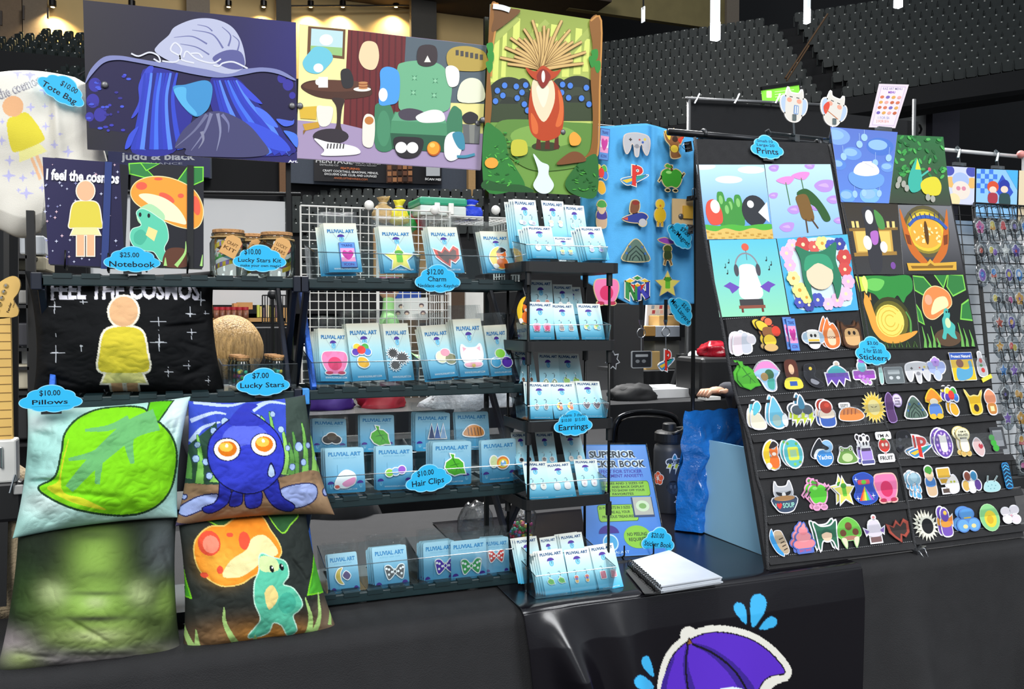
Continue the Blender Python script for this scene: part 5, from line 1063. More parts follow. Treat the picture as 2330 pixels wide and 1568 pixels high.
ch = lambda sh, **k: diecut(sh, LIGHT, .07, .0022, GLOSS, 'charm', **k)
CY1, CY2 = RY+.03, RY+.028
tr1 = diecut(transc(), '#3a4a8c', .03, .0022, GLOSS, 'charm', txt=(('TRANS', 0, .68, .2, .8, '#2a2f80'), ('ICON', 0, -.87, .2, .7, '#5a2f90')))
g1 = 'necklace charm cards on the rack'
card('c', 'charm card with pink and blue TRANS ICON charm, top row left', (749, 621), (825, 620), (726, 509), CY1, tr1, .62, .34, .42, g1, 4, 'spare charm card behind the TRANS ICON charm card')
card('c', 'charm card with pale green star charm, top row', (875, 622), (951, 622), (850, 516), CY1, ch(stargrn()), .5, .30, .46, g1, 2, 'spare charm card behind the green star charm card')
card('c', 'charm card with dark red jagged charm, top row', (989, 622), (1057, 622), (964, 517), CY1, ch(rock()), .5, .36, .46, g1, 3, 'spare charm card behind the jagged charm card')
card('c', 'charm card with fox on yellow moon charm, top row right', (1109, 622), (1175, 622), (1070, 527), CY1, ch(moonfox()), .52, .34, .42, g1, 2, 'spare charm card behind the moon fox charm card')
card('c', 'charm card with big round pink charm, second row left', (730, 869), (798, 869), (715, 748), CY2, ch(pinkb()), .5, .36, .45, g1, 4, 'spare charm card behind the pink charm card')
card('c', 'charm card with balloon cluster charm, second row', (803, 869), (879, 865), (786, 738), CY2-.006, ch(balloons()), .36, .42, .40, g1, 2, 'spare charm card behind the balloon charm card')
card('c', 'charm card with three black spiky balls, second row', (885, 869), (943, 866), (873, 738), CY2, ch(soot(3)), .45, .38, .46, g1, 2, 'spare charm card behind the black spiky ball card')
card('c', 'charm card with small pale clustered charm, second row', (981, 863), (1043, 857), (960, 743), CY2, ch(duo('#e8e2b8', '#7a7a54', '#d88aa0')), .68, .36, .40, g1, 3, 'spare charm card behind the clustered charm card')
card('c', 'charm card with white cat face charm, second row', (1048, 859), (1113, 855), (1033, 728), CY2-.006, ch(catface()), .5, .36, .44, g1, 3, 'spare charm card behind the cat face charm card')
card('c', 'charm card with green and purple fruit charms, second row right', (1118, 858), (1170, 854), (1104, 742), CY2, ch([E(-.4, -.3, .4, .38, '#3fa8d8'), E(.5, -.35, .42, .42, '#5a2fae'), E(.05, .4, .4, .36, '#7fcf3a')]), .5, .34, .52, g1, 2, 'spare charm card behind the fruit charm card')
g2 = 'hair clip cards on the rack'; BB = RY+.10
hc = lambda sh, **k: diecut(sh, '#f2f4f4', .09, .003, GLOSS, 'hair_clip', **k)
card('h', 'shaded hair clip card with dark cloud clip, third row back left', (712, 1030), (790, 1030), (705, 953), BB, hc([E(-.4, 0, .5, .4, '#3a3430'), E(.4, 0, .5, .4, '#3a3430'), E(0, .3, .5, .4, '#5a4e42')]), .55, .36, .3, g2, 1, 'spare card behind the dark cloud clip', part='hair_clip')
card('h', 'shaded hair clip card with ridged green leaf clip, back row', (820, 1030), (898, 1028), (816, 946), BB, hc(leafs()), .55, .42, .32, g2, 1, 'spare card behind the ridged leaf clip', part='hair_clip')
card('h', 'shaded hair clip card with three blue spikes clip, back row', (945, 1028), (1024, 1026), (942, 941), BB, hc([([(x-.3, -.6), (x, .8), (x+.3, -.6)], c) for x, c in ((-.6, '#2c3c6c'), (0, '#3f62a8'), (.6, '#8fb4dc'))]), .62, .5, .28, g2, 2, 'spare card behind the blue spikes clip', part='hair_clip')
card('h', 'shaded hair clip card with striped orange caterpillar clip, back row', (1040, 1026), (1116, 1023), (1033, 939), BB, hc([Sm([(-.95, -.3), (-.4, .4), (.3, .5), (.9, .1), (.9, -.4), (0, -.5)], '#d8882c')]+[(stroke([(x, .3), (x+.08, -.4)], .09), '#6a3a14') for x in (-.5, -.2, .1, .4, .65)]), .5, .5, .32, g2, 1, 'spare card behind the striped caterpillar clip', part='hair_clip')
FB = RY+.022
card('h', 'hair clip card with pink and white round clip, third row left', (743, 1125), (832, 1120), (737, 1022), FB, hc([Sm([(-.9, -.5), (-.5, .4), (.1, .8), (.8, .5), (.95, -.1), (.6, -.5), (0, -.75)], '#e8eef2'), Sm([(-.3, -.4), (.2, -.05), (.9, .15), (.8, -.4), (.1, -.7)], '#e58ab8'), E(-.75, -.65, .22, .16, '#d8442c')]), .48, .30, .28, g2, 2, 'spare card behind the pink round clip', part='hair_clip')
card('h', 'hair clip card with row of three small fruits clip', (856, 1117), (940, 1113), (852, 1017), FB, hc([E(-.6, -.1, .36, .34, '#8fcf4a'), E(0, 0, .36, .34, '#7fb4e0'), E(.6, .15, .36, .36, '#9a5cc8')]), .52, .42, .28, g2, 1, 'spare card behind the three fruits clip', part='hair_clip')
card('h', 'hair clip card with large bright green leaf clip', (984, 1107), (1072, 1102), (983, 1008), FB, hc(leafs()), .55, .46, .30, g2, 3, 'spare card behind the bright leaf clip', part='hair_clip')
card('h', 'hair clip card with rainbow shell clip, third row right', (1097, 1101), (1176, 1094), (1097, 1004), FB, hc([E(-.55, .1, .35, .5, '#cfe0a8'), E(.3, -.05, .58, .55, '#e88a3c'), E(.32, -.1, .44, .4, '#e8d24c'), E(.35, -.12, .28, .26, '#7ab0e0'), E(.3, .05, .12, .12, '#fff')]), .5, .48, .30, g2, 1, 'spare card behind the rainbow shell clip', part='hair_clip')
B4 = RY+.02
card('h', 'hair clip card with gold crescent moon clip beside mushroom pillow', (754, 1369), (822, 1360), (737, 1264), B4, hc([Sm([(.1, .9), (-.4, .7), (-.7, 0), (-.4, -.7), (.1, -.9), (-.15, -.4), (-.15, .4)], '#c9b04a'), Sm([(.1, .0), (.5, .5), (.95, 0), (.6, -.45)], '#5a4a78')]), .42, .5, .30, g2, 1, 'spare card behind the crescent moon clip', part='hair_clip')
card('h', 'hair clip card with black polka dot bow', (855, 1357), (934, 1347), (846, 1248), B4, hc(bow('#17171a')), .6, .46, .28, g2, 3, 'spare card behind the black bow card', part='hair_clip')
card('h', 'hair clip card with purple polka dot bow', (965, 1342), (1036, 1333), (965, 1237), B4, hc(bow('#5a3cae')), .68, .48, .32, g2, 3, 'spare card behind the purple bow card', part='hair_clip')
card('h', 'hair clip card with green polka dot bow', (1027, 1334), (1108, 1324), (1029, 1233), B4-.006, hc(bow('#4aa862')), .55, .42, .28, g2, 0, part='hair_clip')
card('h', 'hair clip card with red polka dot bow', (1104, 1323), (1160, 1318), (1098, 1226), B4, hc(bow('#d8342c')), .46, .58, .32, g2, 3, 'spare card behind the red bow card', part='hair_clip')
# ---------------------------------------------------------------- earring cards
eg = 'earring cards on the tower stand'
er = lambda sh: diecut(sh, '#eef2f2', .1, .0018, GLOSS, 'earring')
RK_ = ['top tray', 'second tray', 'third tray', 'fourth tray', 'table level']
EYs = EY+.018; EYb = EY+.085
W0 = [E(0, 0, .7, .8, '#e6e2da'), E(0, .2, .3, .25, '#b8b2a8')]
ec = [  # back row, front row per level: (BL, BR, TL, shapes, look)
 ((((1180, 560), (1232, 562), (1166, 454)), duo('#d8dce4', '#8a8ea0'), 'two pairs of small grey'), (((1246, 560), (1297, 562), (1230, 457)), [E(0, .3, .6, .5, '#d8a88a'), E(0, -.5, .5, .5, '#e4d2b8')], 'tall peach'), (((1296, 562), (1340, 564), (1283, 467)), [E(0, 0, .6, .8, '#9cc8e0')], 'pale blue')),
 ((((1212, 589), (1268, 590), (1199, 515)), W0, 'white fluffy'), (((1270, 592), (1314, 593), (1257, 540)), [E(0, .3, .7, .4, '#c4e05c'), E(0, -.5, .6, .35, '#8a8c70')], 'lime green'), (((1337, 593), (1387, 593), (1317, 517)), [E(0, .4, .5, .4, '#d8ecf2'), E(0, -.45, .5, .45, '#a8a0e0')], 'lilac and white')),
 ((((1212, 740), (1262, 740), (1205, 638)), [E(0, .3, .6, .5, '#c8502c'), E(0, -.5, .6, .4, '#a8b83a')], 'shaded red and green'), (((1266, 740), (1310, 740), (1257, 648)), W0, 'shaded plain white'), (((1292, 740), (1332, 740), (1280, 654)), [E(0, 0, .6, .7, '#cdb896')], 'beige')),
 ((((1206, 774), (1262, 774), (1200, 688)), pinkb(), 'hot pink round'), (((1267, 774), (1318, 774), (1252, 692)), fig('#8a7a78', '#5a5468', '#8a6a5a'), 'grey brown figure'), (((1324, 774), (1377, 774), (1311, 692)), duo('#e8dc9a', '#7ac0c8', '#8fc85a'), 'yellow and green')),
 ((((1182, 900), (1226, 900), (1165, 797)), [E(0, 0, .5, .7, '#6a5040')], 'shaded brown'), (((1230, 900), (1276, 900), (1221, 804)), [Sm([(-.9, -.5), (0, .7), (.9, -.5)], '#4a7a3a'), E(0, -.2, .3, .3, '#e6e4d8')], 'shaded green avocado'), (((1278, 900), (1330, 900), (1262, 805)), apple('#9ac86a'), 'small green apple')),
 ((((1208, 955), (1259, 955), (1198, 871)), [E(0, 0, .55, .75, '#55585c')], 'dark grey bird'), (((1262, 954), (1319, 953), (1243, 872)), moonfox(), 'yellow moon fox'), (((1323, 952), (1378, 952), (1304, 868)), [Sm([(0, -.9), (-.9, .2), (-.5, .8), (0, .4), (.5, .8), (.9, .2)], '#5c4a58')], 'dark heart')),
 ((((1180, 1082), (1222, 1078), (1155, 986)), soot(), 'shaded black ball'), (((1230, 1080), (1272, 1078), (1215, 984)), soot(), 'glossy black ball'), (((1292, 1078), (1338, 1074), (1269, 984)), W0, 'small ivory')),
 ((((1200, 1138), (1256, 1136), (1185, 1052)), W0, 'single ivory tag'), (((1256, 1136), (1312, 1131), (1235, 1056)), [Sm([(-.7, .5), (0, .8), (.7, .5), (.7, -.6), (0, -.9), (-.7, -.6)], '#e9e4e6')], 'white goat'), (((1318, 1128), (1371, 1126), (1292, 1047)), [Sm([(-.7, .5), (0, .8), (.7, .5), (.6, -.6), (0, -.9), (-.6, -.6)], '#f0eaec'), E(0, -.2, .3, .3, '#e4c4c8')], 'white sheep')),
 ((((1190, 1330), (1240, 1322), (1174, 1227)), [E(0, 0, .5, .6, '#d8b48a')], 'tan'), (((1245, 1322), (1282, 1316), (1230, 1225)), [E(0, 0, .5, .6, '#c8b0d0')], 'mauve'), (((1290, 1316), (1342, 1308), (1274, 1218)), W0, 'cream')),
 ((((1243, 1363), (1300, 1354), (1222, 1257)), leafs(), 'bright green leaf'), (((1301, 1355), (1358, 1348), (1281, 1253)), [E(0, .4, .5, .4, '#d8604a'), E(0, -.5, .4, .45, '#e0a84a'), E(0, 0, .3, .3, '#6a5ab0')], 'red and gold'), (((1364, 1346), (1419, 1336), (1334, 1246)), [(rrect(-.7, -.9, .7, .9, .2), '#b8506a')], 'glossy rose')),
]
for i, row in enumerate(ec):
    lv, bk = i//2, i % 2 == 0
    for j, (q, sh, look) in enumerate(row):
        two = i in (0, 9) or (i == 1)
        card('e', 'earring card with %s earrings, %s row of %s' % (look, 'back' if bk else 'front', RK_[lv]), *q, (EYb if bk else EYs)-(.045 if lv == 4 else 0), er(sh), .5, .34 if not (bk and lv in (0, 1)) else .5, .15 if i != 1 or j != 2 else .17, eg,
             (4 if i in (0, 1, 9) and j != 1 else 2 if i in (5, 8) and j != 1 else 0), 'spare earring card behind the %s earrings' % look, bag=False)
# ================================================================ acrylic bins
def binbox(label, x0, x1, yf, yb, z0, hf, hb, flare=.012, div=0, grp='clear acrylic bins'):
    t = thing('acrylic_bin', label, 'bin', ((x0+x1)/2, (yf+yb)/2, z0), grp); th = .0016
    def sheet(nm, q, m=ACR):
        n = (Vector(q[1])-Vector(q[0])).cross(Vector(q[2])-Vector(q[0])).normalized()*th; v = [Vector(p) for p in q]+[Vector(p)+n for p in q]
        MB().add(v, [(0, 1, 2, 3), (7, 6, 5, 4), (0, 4, 5, 1), (1, 5, 6, 2), (2, 6, 7, 3), (3, 7, 4, 0)]).build(nm, m, t)
    a, b = x0, x1; fl = flare
    sheet('front_wall', [(a, yf, z0), (b, yf, z0), (b+fl*.5, yf-fl, z0+hf), (a-fl*.5, yf-fl, z0+hf)])
    sheet('back_wall', [(b, yb, z0), (a, yb, z0), (a-fl*.5, yb+fl, z0+hb), (b+fl*.5, yb+fl, z0+hb)])
    sheet('side_wall', [(a, yb, z0), (a, yf, z0), (a-fl*.5, yf-fl, z0+hf), (a-fl*.5, yb+fl, z0+hb)]); sheet('side_wall', [(b, yf, z0), (b, yb, z0), (b+fl*.5, yb+fl, z0+hb), (b+fl*.5, yf-fl, z0+hf)])
    sheet('floor_sheet', [(a, yf, z0), (a, yb, z0), (b, yb, z0), (b, yf, z0)])
    MB().tube([(a-fl*.5, yb+fl, z0+hb), (a-fl*.5, yf-fl, z0+hf), (b+fl*.5, yf-fl, z0+hf), (b+fl*.5, yb+fl, z0+hb)], .0011, 5).build('rim', ACRE, t)
    for k in range(1, div+1):
        x = x0+(x1-x0)*k/(div+1); MB().add([(x, yf, z0), (x, yb, z0), (x, yb+fl, z0+hb), (x, yf-fl, z0+hf)], [(0, 1, 2, 3)]).build('divider', ACR, t)
    return t
def bx(px, z, Y): return onY(px, 784, Y).x
z1, z2, z3, z4 = [z+.0035 for z in zs]
def hpx(y0, y1, Y=RY): return (y1-y0)*.92/F*Y*1.02
for k, (z, yf, yb, spans, hf, hb, nm) in enumerate(((z1, RY+.014, RY+.14, ((722, 950), (956, 1184)), .05, .075, 'top row'), (z2, RY+.012, RY+.13, ((712, 948), (954, 1180)), .052, .075, 'second row'),
        (z3, RY+.012, RY+.075, ((735, 944), (950, 1186)), .042, .055, 'third row front'), (z3+.02, RY+.09, RY+.15, ((706, 930), (936, 1128)), .05, .07, 'third row back'), (z4, RY+.01, RY+.10, ((740, 944), (952, 1172)), .055, .075, 'bottom row'))):
    for j, (p0, p1) in enumerate(spans):
        binbox('clear acrylic bin holding cards, %s %s' % (nm, 'left' if j == 0 else 'right'), bx(p0, z, yf), bx(p1, z, yf), yf, yb, z, hf, hb, .008)
for k, z in enumerate(TR+[TZ+.024]):
    yy = 0 if k < 4 else -.045
    for j, (ya, yb, dz) in enumerate(((EY+.078+yy, EY+.135+yy, .022), (EY+.008+yy, EY+.066+yy, 0))):
        q0, q1 = ((1192, 1372) if j else (1180, 1330)); off = (0, 8, 4, 0, 22)[k]
        binbox('clear acrylic earring bin, %s row of %s' % ('front' if j else 'back', RK_[k]), bx(q0+off+6, z, ya), bx(q1+off, z, ya), ya, yb, z-.0155+dz if k < 4 else TZ+.0075+dz, .05, .062, .010, grp='earring bins')
# ================================================================ prints on the display
def print_(label, quad, base, draw, off=.004, th=.0008):
    s_, t_ = PF.st(*quad[3]); O = PF.O+PF.X*s_+PF.U*t_+PF.N*off; f = Frame(O, PF.X, PF.U)
    A = pxart(f); A.slab(quad, base, th, '#e4e4e4'); draw(A, quad); return tag(A.build('art_print', GLOSS, f.M()), label, 'art print', 'art prints on the black display')
def q2(quad):                                   # unit square (x right, y down) to the print's pixels
    def f(*p):
        if len(p) == 1: return [f(*a) for a in p[0]]
        u_, v_ = p; a, b, c, d = quad; return tuple(a[i]*(1-u_)*(1-v_)+b[i]*u_*(1-v_)+c[i]*u_*v_+d[i]*(1-u_)*v_ for i in (0, 1))
    return f
def vg(A, q, top, bot): A.grad(quad4(q), [top, top, bot, bot])
def quad4(q): return [q[0], q[1], q[2], q[3]]
def pd(A, m):
    m0 = m; m = lambda pts: m0([(min(max(x, .004), .996), min(max(y, .004), .996)) for x, y in pts])
    P = lambda pts, c: A.poly(m(pts), c); Q = lambda pts, c: A.poly(m(cr(pts, 4)), c); L = lambda pts, w_, c, w1=None: A.poly(m(stroke(pts, w_, w1)), c); return P, Q, L
def pa(A, q):
    vg(A, q, '#b9def0', '#3f86dc'); P, Q, L = pd(A, q2(q))
    for x, y in ((.45, .2), (.8, .07), (.08, .02)): P(ell(x, y, .2, .05), '#f2f2ea')
    for x, h_ in ((.29, .42), (.42, .5), (.54, .46), (.36, .55)): Q([(x-.06, .8), (x-.055, h_), (x, h_-.06), (x+.055, h_), (x+.06, .8)], '#3f8f3c'); P(ell(x, h_+.05, .03, .06), '#7fc06a')
    P(ell(.77, .62, .19, .21), '#2c2f36'); P(ell(.72, .53, .05, .05), '#e8ecef'); P([(.97, .5), (.82, .64), (.97, .78)], '#e8ecef')
    Q([(.08, .5), (.2, .47), (.28, .62), (.26, .78), (.1, .8), (.04, .66)], '#d8503c'); P(ell(.19, .56, .07, .09), '#f0ece4')
    P(rect(0, .82, 1, 1), '#d9b864'); Q([(0, .8), (.2, .82), (.4, .8), (.6, .82), (.8, .8), (1, .8), (1, .86), (.85, .88), (.7, .85), (.5, .89), (.3, .85), (.15, .89), (0, .86)], '#4fae3c')
    for i in range(22): x, y = (i*.37) % 1, .89+(i*.13) % .1; P(rect(x, y, min(1, x+.05), y+.02), '#c49a44')
print_('print of bright blue sky, green hills and a dark ball', [(1584, 375), (1738, 375), (1760, 544.6), (1608, 545.6)], '#9fd0f0', pa)
def pb_(A, q):
    vg(A, q, '#bcdcec', '#8cb8e4'); P, Q, L = pd(A, q2(q))
    for x, y, s_, a in ((.05, .05, .16, 0), (.6, .02, .16, 1), (.7, .3, .3, 1), (.0, .42, .14, 0), (.25, .62, .2, 0), (.1, .85, .22, 0), (.85, .5, .2, 1), (.9, .8, .16, 1), (.6, .6, .16, 1)): Q([(x, y), (x+s_*.4, y-s_*.25), (x+s_, y-s_*.2), (x+s_*.8, y+s_*.25), (x+s_*.3, y+s_*.3)], '#b690dc'); Q([(x+s_*.2, y), (x+s_*.6, y-s_*.1), (x+s_*.7, y+s_*.1)], '#c9a8e8')
    for x, y in ((.28, .2), (.52, .14)): Q([(x-.14, y+.02), (x, y-.03), (x+.14, y-.02), (x+.06, y+.07), (x-.04, y+.07)], '#e08cd0'); L([(x, y+.05), (x+.02, y+.36)], .012, '#4c7a3c')
    Q([(.42, .42), (.55, .34), (.68, .42), (.8, .6), (.86, .78), (.76, .8), (.66, .6)], '#2f5a2c'); Q([(.4, .45), (.55, .42), (.6, .55), (.62, .78), (.46, .76), (.42, .6)], '#7a5a2c'); L([(.5, .76), (.5, .95)], .02, '#5a4024'); L([(.58, .76), (.66, .9)], .02, '#5a4024')
print_('pale blue print of pink blossoms and lilac petals', [(1739.5, 374), (1889, 374), (1917, 533), (1760, 543.6)], '#bcdcec', pb_)
def pc(A, q):
    vg(A, q, '#5fc0d8', '#8fd8b4'); P, Q, L = pd(A, q2(q))
    P(ell(.52, .1, .055, .05), '#d8604c'); L([(.52, .14), (.52, .27)], .008, '#5a5a60')
    L([(x, y) for x, y in ell(.5, .38, .17, .2, 14, 180, 360)], .02, '#8a8a94')
    Q([(.4, .34), (.6, .34), (.64, .5), (.68, .7), (.6, .78), (.4, .78), (.33, .7), (.37, .5)], '#f0eff2'); P(ell(.34, .4, .035, .08), '#4a4a54'); P(ell(.66, .4, .035, .08), '#4a4a54')
    for s_ in (-1, 1): P([(.5+s_*.15, .62), (.5+s_*.28, .55), (.5+s_*.38, .6), (.5+s_*.3, .64), (.5+s_*.27, .7), (.5+s_*.2, .66)], '#6a4cb4')
    P(rect(.32, .78, .66, .86), '#3c3a3e'); P(rect(.3, .86, .68, .9), '#8a4c3c'); P(rect(.33, .9, .36, .95), '#6a382c'); P(rect(.62, .9, .65, .95), '#6a382c')
    for x, y in ((.18, .36), (.24, .3), (.2, .44), (.8, .28), (.86, .34), (.82, .4)): P(ell(x, y, .012, .01), '#222'); L([(x+.01, y), (x+.012, y-.05)], .006, '#222')
print_('teal print of a white musical figure with headphones shape', [(1613, 546.6), (1765, 544), (1795, 716.5), (1637, 722)], '#7accc8', pc)
def pdd(A, q):
    vg(A, q, '#4fb4dc', '#4aa8d8'); P, Q, L = pd(A, q2(q)); rnd = random.Random(4)
    Q([(.12, .08), (.9, .06), (.94, .5), (.9, .92), (.5, .9), (.15, .94), (.08, .5)], '#cfe8f2')
    F_ = [(.1, .2, .09, '#f0b8d8'), (.2, .1, .08, '#f0c4dc'), (.12, .36, .08, '#f0b8d8'), (.35, .1, .1, '#c84a48'), (.5, .14, .08, '#d8605a'), (.62, .1, .09, '#ece08c'), (.74, .14, .08, '#4c56b4'), (.86, .12, .08, '#3f489c'), (.9, .3, .1, '#c84a48'), (.88, .46, .09, '#d0504c'), (.9, .62, .09, '#f0b8d8'), (.84, .78, .09, '#f0c4dc'), (.7, .86, .09, '#f0b8d8'), (.56, .9, .08, '#f0c4dc'), (.42, .84, .09, '#4c56b4'), (.28, .9, .08, '#3f489c'), (.15, .86, .07, '#4c56b4'), (.18, .7, .1, '#ece08c'), (.12, .54, .09, '#efe49c'), (.26, .8, .08, '#ece08c')]
    for x, y, r, c in F_:
        for k in range(6): P(ell(x+r*.6*math.cos(k*1.05), y+r*.6*math.sin(k*1.05), r*.5, r*.5, 10), c)
        P(ell(x, y, r*.26, r*.26, 8), '#f6e8b0' if c[1] != 'e' else '#d89a3c')
    Q([(.26, .3), (.22, .12), (.4, .2), (.6, .2), (.8, .1), (.76, .34), (.8, .6), (.7, .85), (.66, .6), (.5, .5), (.36, .6), (.34, .86), (.26, .6)], '#2f7a5c'); P(ell(.5, .52, .19, .19), '#f2d2b4'); Q([(.3, .46), (.34, .28), (.5, .24), (.66, .28), (.7, .46), (.5, .36)], '#3a9a74')
print_('print of a floral wreath of pink, red and blue flowers around green shape', [(1767, 543), (1928, 533.6), (1953, 706), (1797, 715)], '#4fb4dc', pdd, .005)
def pe(A, q):
    vg(A, q, '#5a74c4', '#5f86d8'); P, Q, L = pd(A, q2(q))
    for x, y, w_, c in ((.08, .12, .34, '#7fa4e0'), (.75, .22, .36, '#4a74c8'), (.3, .34, .26, '#6a94dc'), (.05, .5, .22, '#5a86d4'), (.9, .5, .2, '#6a94dc'), (.6, .9, .34, '#7cb4ec'), (.15, .92, .26, '#6aa0e4')): P(ell(x, y, w_*.6, w_*.34), c); P(ell(x-w_*.1, y-w_*.06, w_*.42, w_*.2), '#8fb8ec')
    for x, y in ((.15, .36), (.5, .08), (.68, .42), (.3, .86), (.48, .84), (.78, .84), (.9, .34), (.42, .18)): L([(x, y-.12), (x, y)], .006, '#a9c8f2'); P(ell(x, y+.03, .05, .05), '#9cc4f2')
    Q([(.2, .7), (.24, .6), (.5, .56), (.78, .6), (.86, .68), (.78, .78), (.5, .82), (.3, .78)], '#6c9ce4'); Q([(.3, .6), (.38, .48), (.56, .44), (.72, .5), (.74, .6), (.5, .64)], '#f0eff0'); L([(.5, .46), (.66, .52)], .01, '#c8c8d0'); L([(.46, .45), (.62, .44)], .02, '#e4e4ea')
print_('tall blue print of layered clouds with white sleeping creature', [(1889, 289), (2042, 301), (2022, 463), (1913, 460)], '#5a74c4', pe, .006)
def pf_(A, q):
    vg(A, q, '#2c6a3a', '#3c4438'); P, Q, L = pd(A, q2(q)); rnd = random.Random(8)
    for i in range(60): x, y = rnd.random()*.96, rnd.random()*.6; P(ell(x, y, .05, .022, 8, rot=rnd.uniform(-60, 60)), rnd.choice(['#3f9a48', '#2f8040', '#4fae54', '#245c30']))
    Q([(.3, .55), (.42, .34), (.5, .5), (.52, .76), (.36, .84), (.28, .72)], '#3cae9c'); P([(.4, .5), (.43, .34), (.5, .5)], '#f0d83c'); Q([(.5, .7), (.6, .62), (.78, .6), (.86, .72), (.8, .86), (.6, .86), (.52, .8)], '#d8cc34'); L([(.5, .6), (.66, .5)], .03, '#4cb8a4'); P(ell(.66, .49, .03, .03), '#c84a6a')
    for x, y in ((.12, .66), (.2, .72), (.1, .74), (.26, .78), (.62, .9), (.7, .92)): P(ell(x, y, .04, .05), '#a4a49a')
print_('tall dark green forest print with yellow and teal birds', [(2041, 307), (2146, 311.6), (2163, 468), (2023, 462)], '#2f5a34', pf_, .007)
def pg(A, q):
    vg(A, q, '#3a332a', '#3a3a3c'); P, Q, L = pd(A, q2(q))
    P(rect(.12, .36, .84, .7), '#caa04c'); P(rect(.16, .4, .8, .68), '#e8c468'); P([(.02, .36), (.96, .34), (.96, .38), (.02, .4)], '#8a6a34'); P([(.04, .7), (.9, .68), (.9, .73), (.04, .75)], '#a07a38')
    Q([(.34, .1), (.48, .05), (.58, .14), (.6, .4), (.62, .62), (.56, .95), (.36, .95), (.34, .6), (.36, .3)], '#34343a'); P(ell(.46, .2, .07, .1), '#e6e6e6'); Q([(.56, .1), (.7, .2), (.72, .36), (.6, .34)], '#4f8f4a'); Q([(.44, .42), (.58, .4), (.56, .56), (.46, .58)], '#b06cc0')
    P(ell(.36, .56, .08, .1), '#ececec'); P(ell(.66, .62, .07, .08), '#ececec'); P(ell(.8, .88, .05, .05), '#7a4a9c')
    for x in (.12, .2, .76, .86): P(rect(x, .26, x+.05, .35), '#f0d080'); 
print_('dark print of a grey cloaked shape before a yellow counter', [(1913, 461), (2042, 462), (2056, 624), (1944, 625)], '#3a362e', pg)
def ph(A, q):
    vg(A, q, '#77777c', '#2c2c30'); P, Q, L = pd(A, q2(q))
    for r, c in ((.42, '#5a5236'), (.36, '#94842c'), (.32, '#e0c23c')): P(ell(.46, .38, r, r*.9), c)
    for s_ in (-1, 1): Q([(.46+s_*.44, .05), (.46+s_*.4, .4), (.46+s_*.3, .7), (.46+s_*.06, .9), (.46+s_*.02, .84), (.46+s_*.22, .6), (.46+s_*.32, .35)], '#c86a24'); P([(.46+s_*.38, .42), (.46+s_*.3, .44), (.46+s_*.28, .58), (.46+s_*.35, .56)], '#7a3a18')
    P(ell(.46, .4, .28, .22), '#e8a83c'); rnd = random.Random(2)
    for i in range(26): x, y = .46+rnd.uniform(-.22, .22), .4+rnd.uniform(-.14, .14); P(ell(x, y, .026, .016, 8, rot=rnd.uniform(0, 180)), '#f8e6a4')
    P(ell(.46, .4, .035, .17), '#5a3a14'); L(cr([(.16, .3), (.3, .2), (.5, .17), (.7, .22), (.84, .34)], 4, False), .05, '#3a5cae')
    for i in range(7): L([(.24+i*.08, .22-.03*math.sin(i/2)), (.2+i*.09, .12)], .012, '#2a3c7c')
    P([(.06, .84), (.4, .84), (.46, .78), (.52, .84), (.9, .82), (.88, .94), (.08, .95)], '#d8a83c'); P([(.12, .88), (.4, .88), (.46, .84), (.52, .88), (.84, .87), (.82, .91), (.14, .92)], '#8a6420')
print_('charcoal print of a glowing golden eye in an orange frame', [(2043, 466), (2164, 468), (2193, 624.6), (2056, 624.6)], '#4a4a4e', ph, .005)
def pi_(A, q):
    A.grad(quad4(q), ['#1c2420', '#15181a', '#22281e', '#26301e']); P, Q, L = pd(A, q2(q))
    Q([(0, .04), (.3, .0), (.6, .02), (.95, .02), (.98, .2), (.85, .3), (.78, .38), (.7, .28), (.6, .34), (.5, .3), (.4, .36), (.3, .26), (.16, .2)], '#2f8a3c'); Q([(.1, .1), (.3, .04), (.5, .08), (.4, .2), (.24, .2)], '#6cc45c'); P([(.0, .0), (.14, .02), (.16, .2), (.04, .22)], '#c8e04c')
    for r, c in ((.36, '#3a3c1c'), (.3, '#6a6420')): P(ell(.52, .62, r, r*.9), c)
    Q([(.08, .36), (.14, .26), (.2, .34), (.24, .5), (.3, .66), (.45, .82), (.7, .8), (.96, .76), (.86, .84), (.6, .92), (.34, .9), (.18, .76), (.12, .56)], '#f0a040'); P(ell(.5, .62, .25, .22), '#f4d868')
    for r in (.2, .14, .08): L([(.5+r*math.cos(a)*1.1, .62+r*math.sin(a)) for a in np.linspace(.3, 5.6, 14)], .014, '#d8b440')
    P([(.1, .3), (.12, .22), (.15, .3)], '#f0a040'); P([(.18, .32), (.22, .24), (.22, .34)], '#f0a040'); Q([(.1, .06), (.16, .0), (.2, .1), (.16, .24), (.13, .2)], '#e8f07c')
    L(cr([(.8, .5), (.86, .62), (.84, .78)], 4, False), .02, '#5a9a4a', .04)
    for i in range(12): x = .2+i*.065; L([(x, .98), (x+.03*(-1)**i, .9)], .02, '#4a6a34', .004)
print_('black print of a glowing yellow snail under green leaves', [(1945, 628), (2074, 624), (2097, 793.6), (1971, 795)], '#1c2420', pi_)
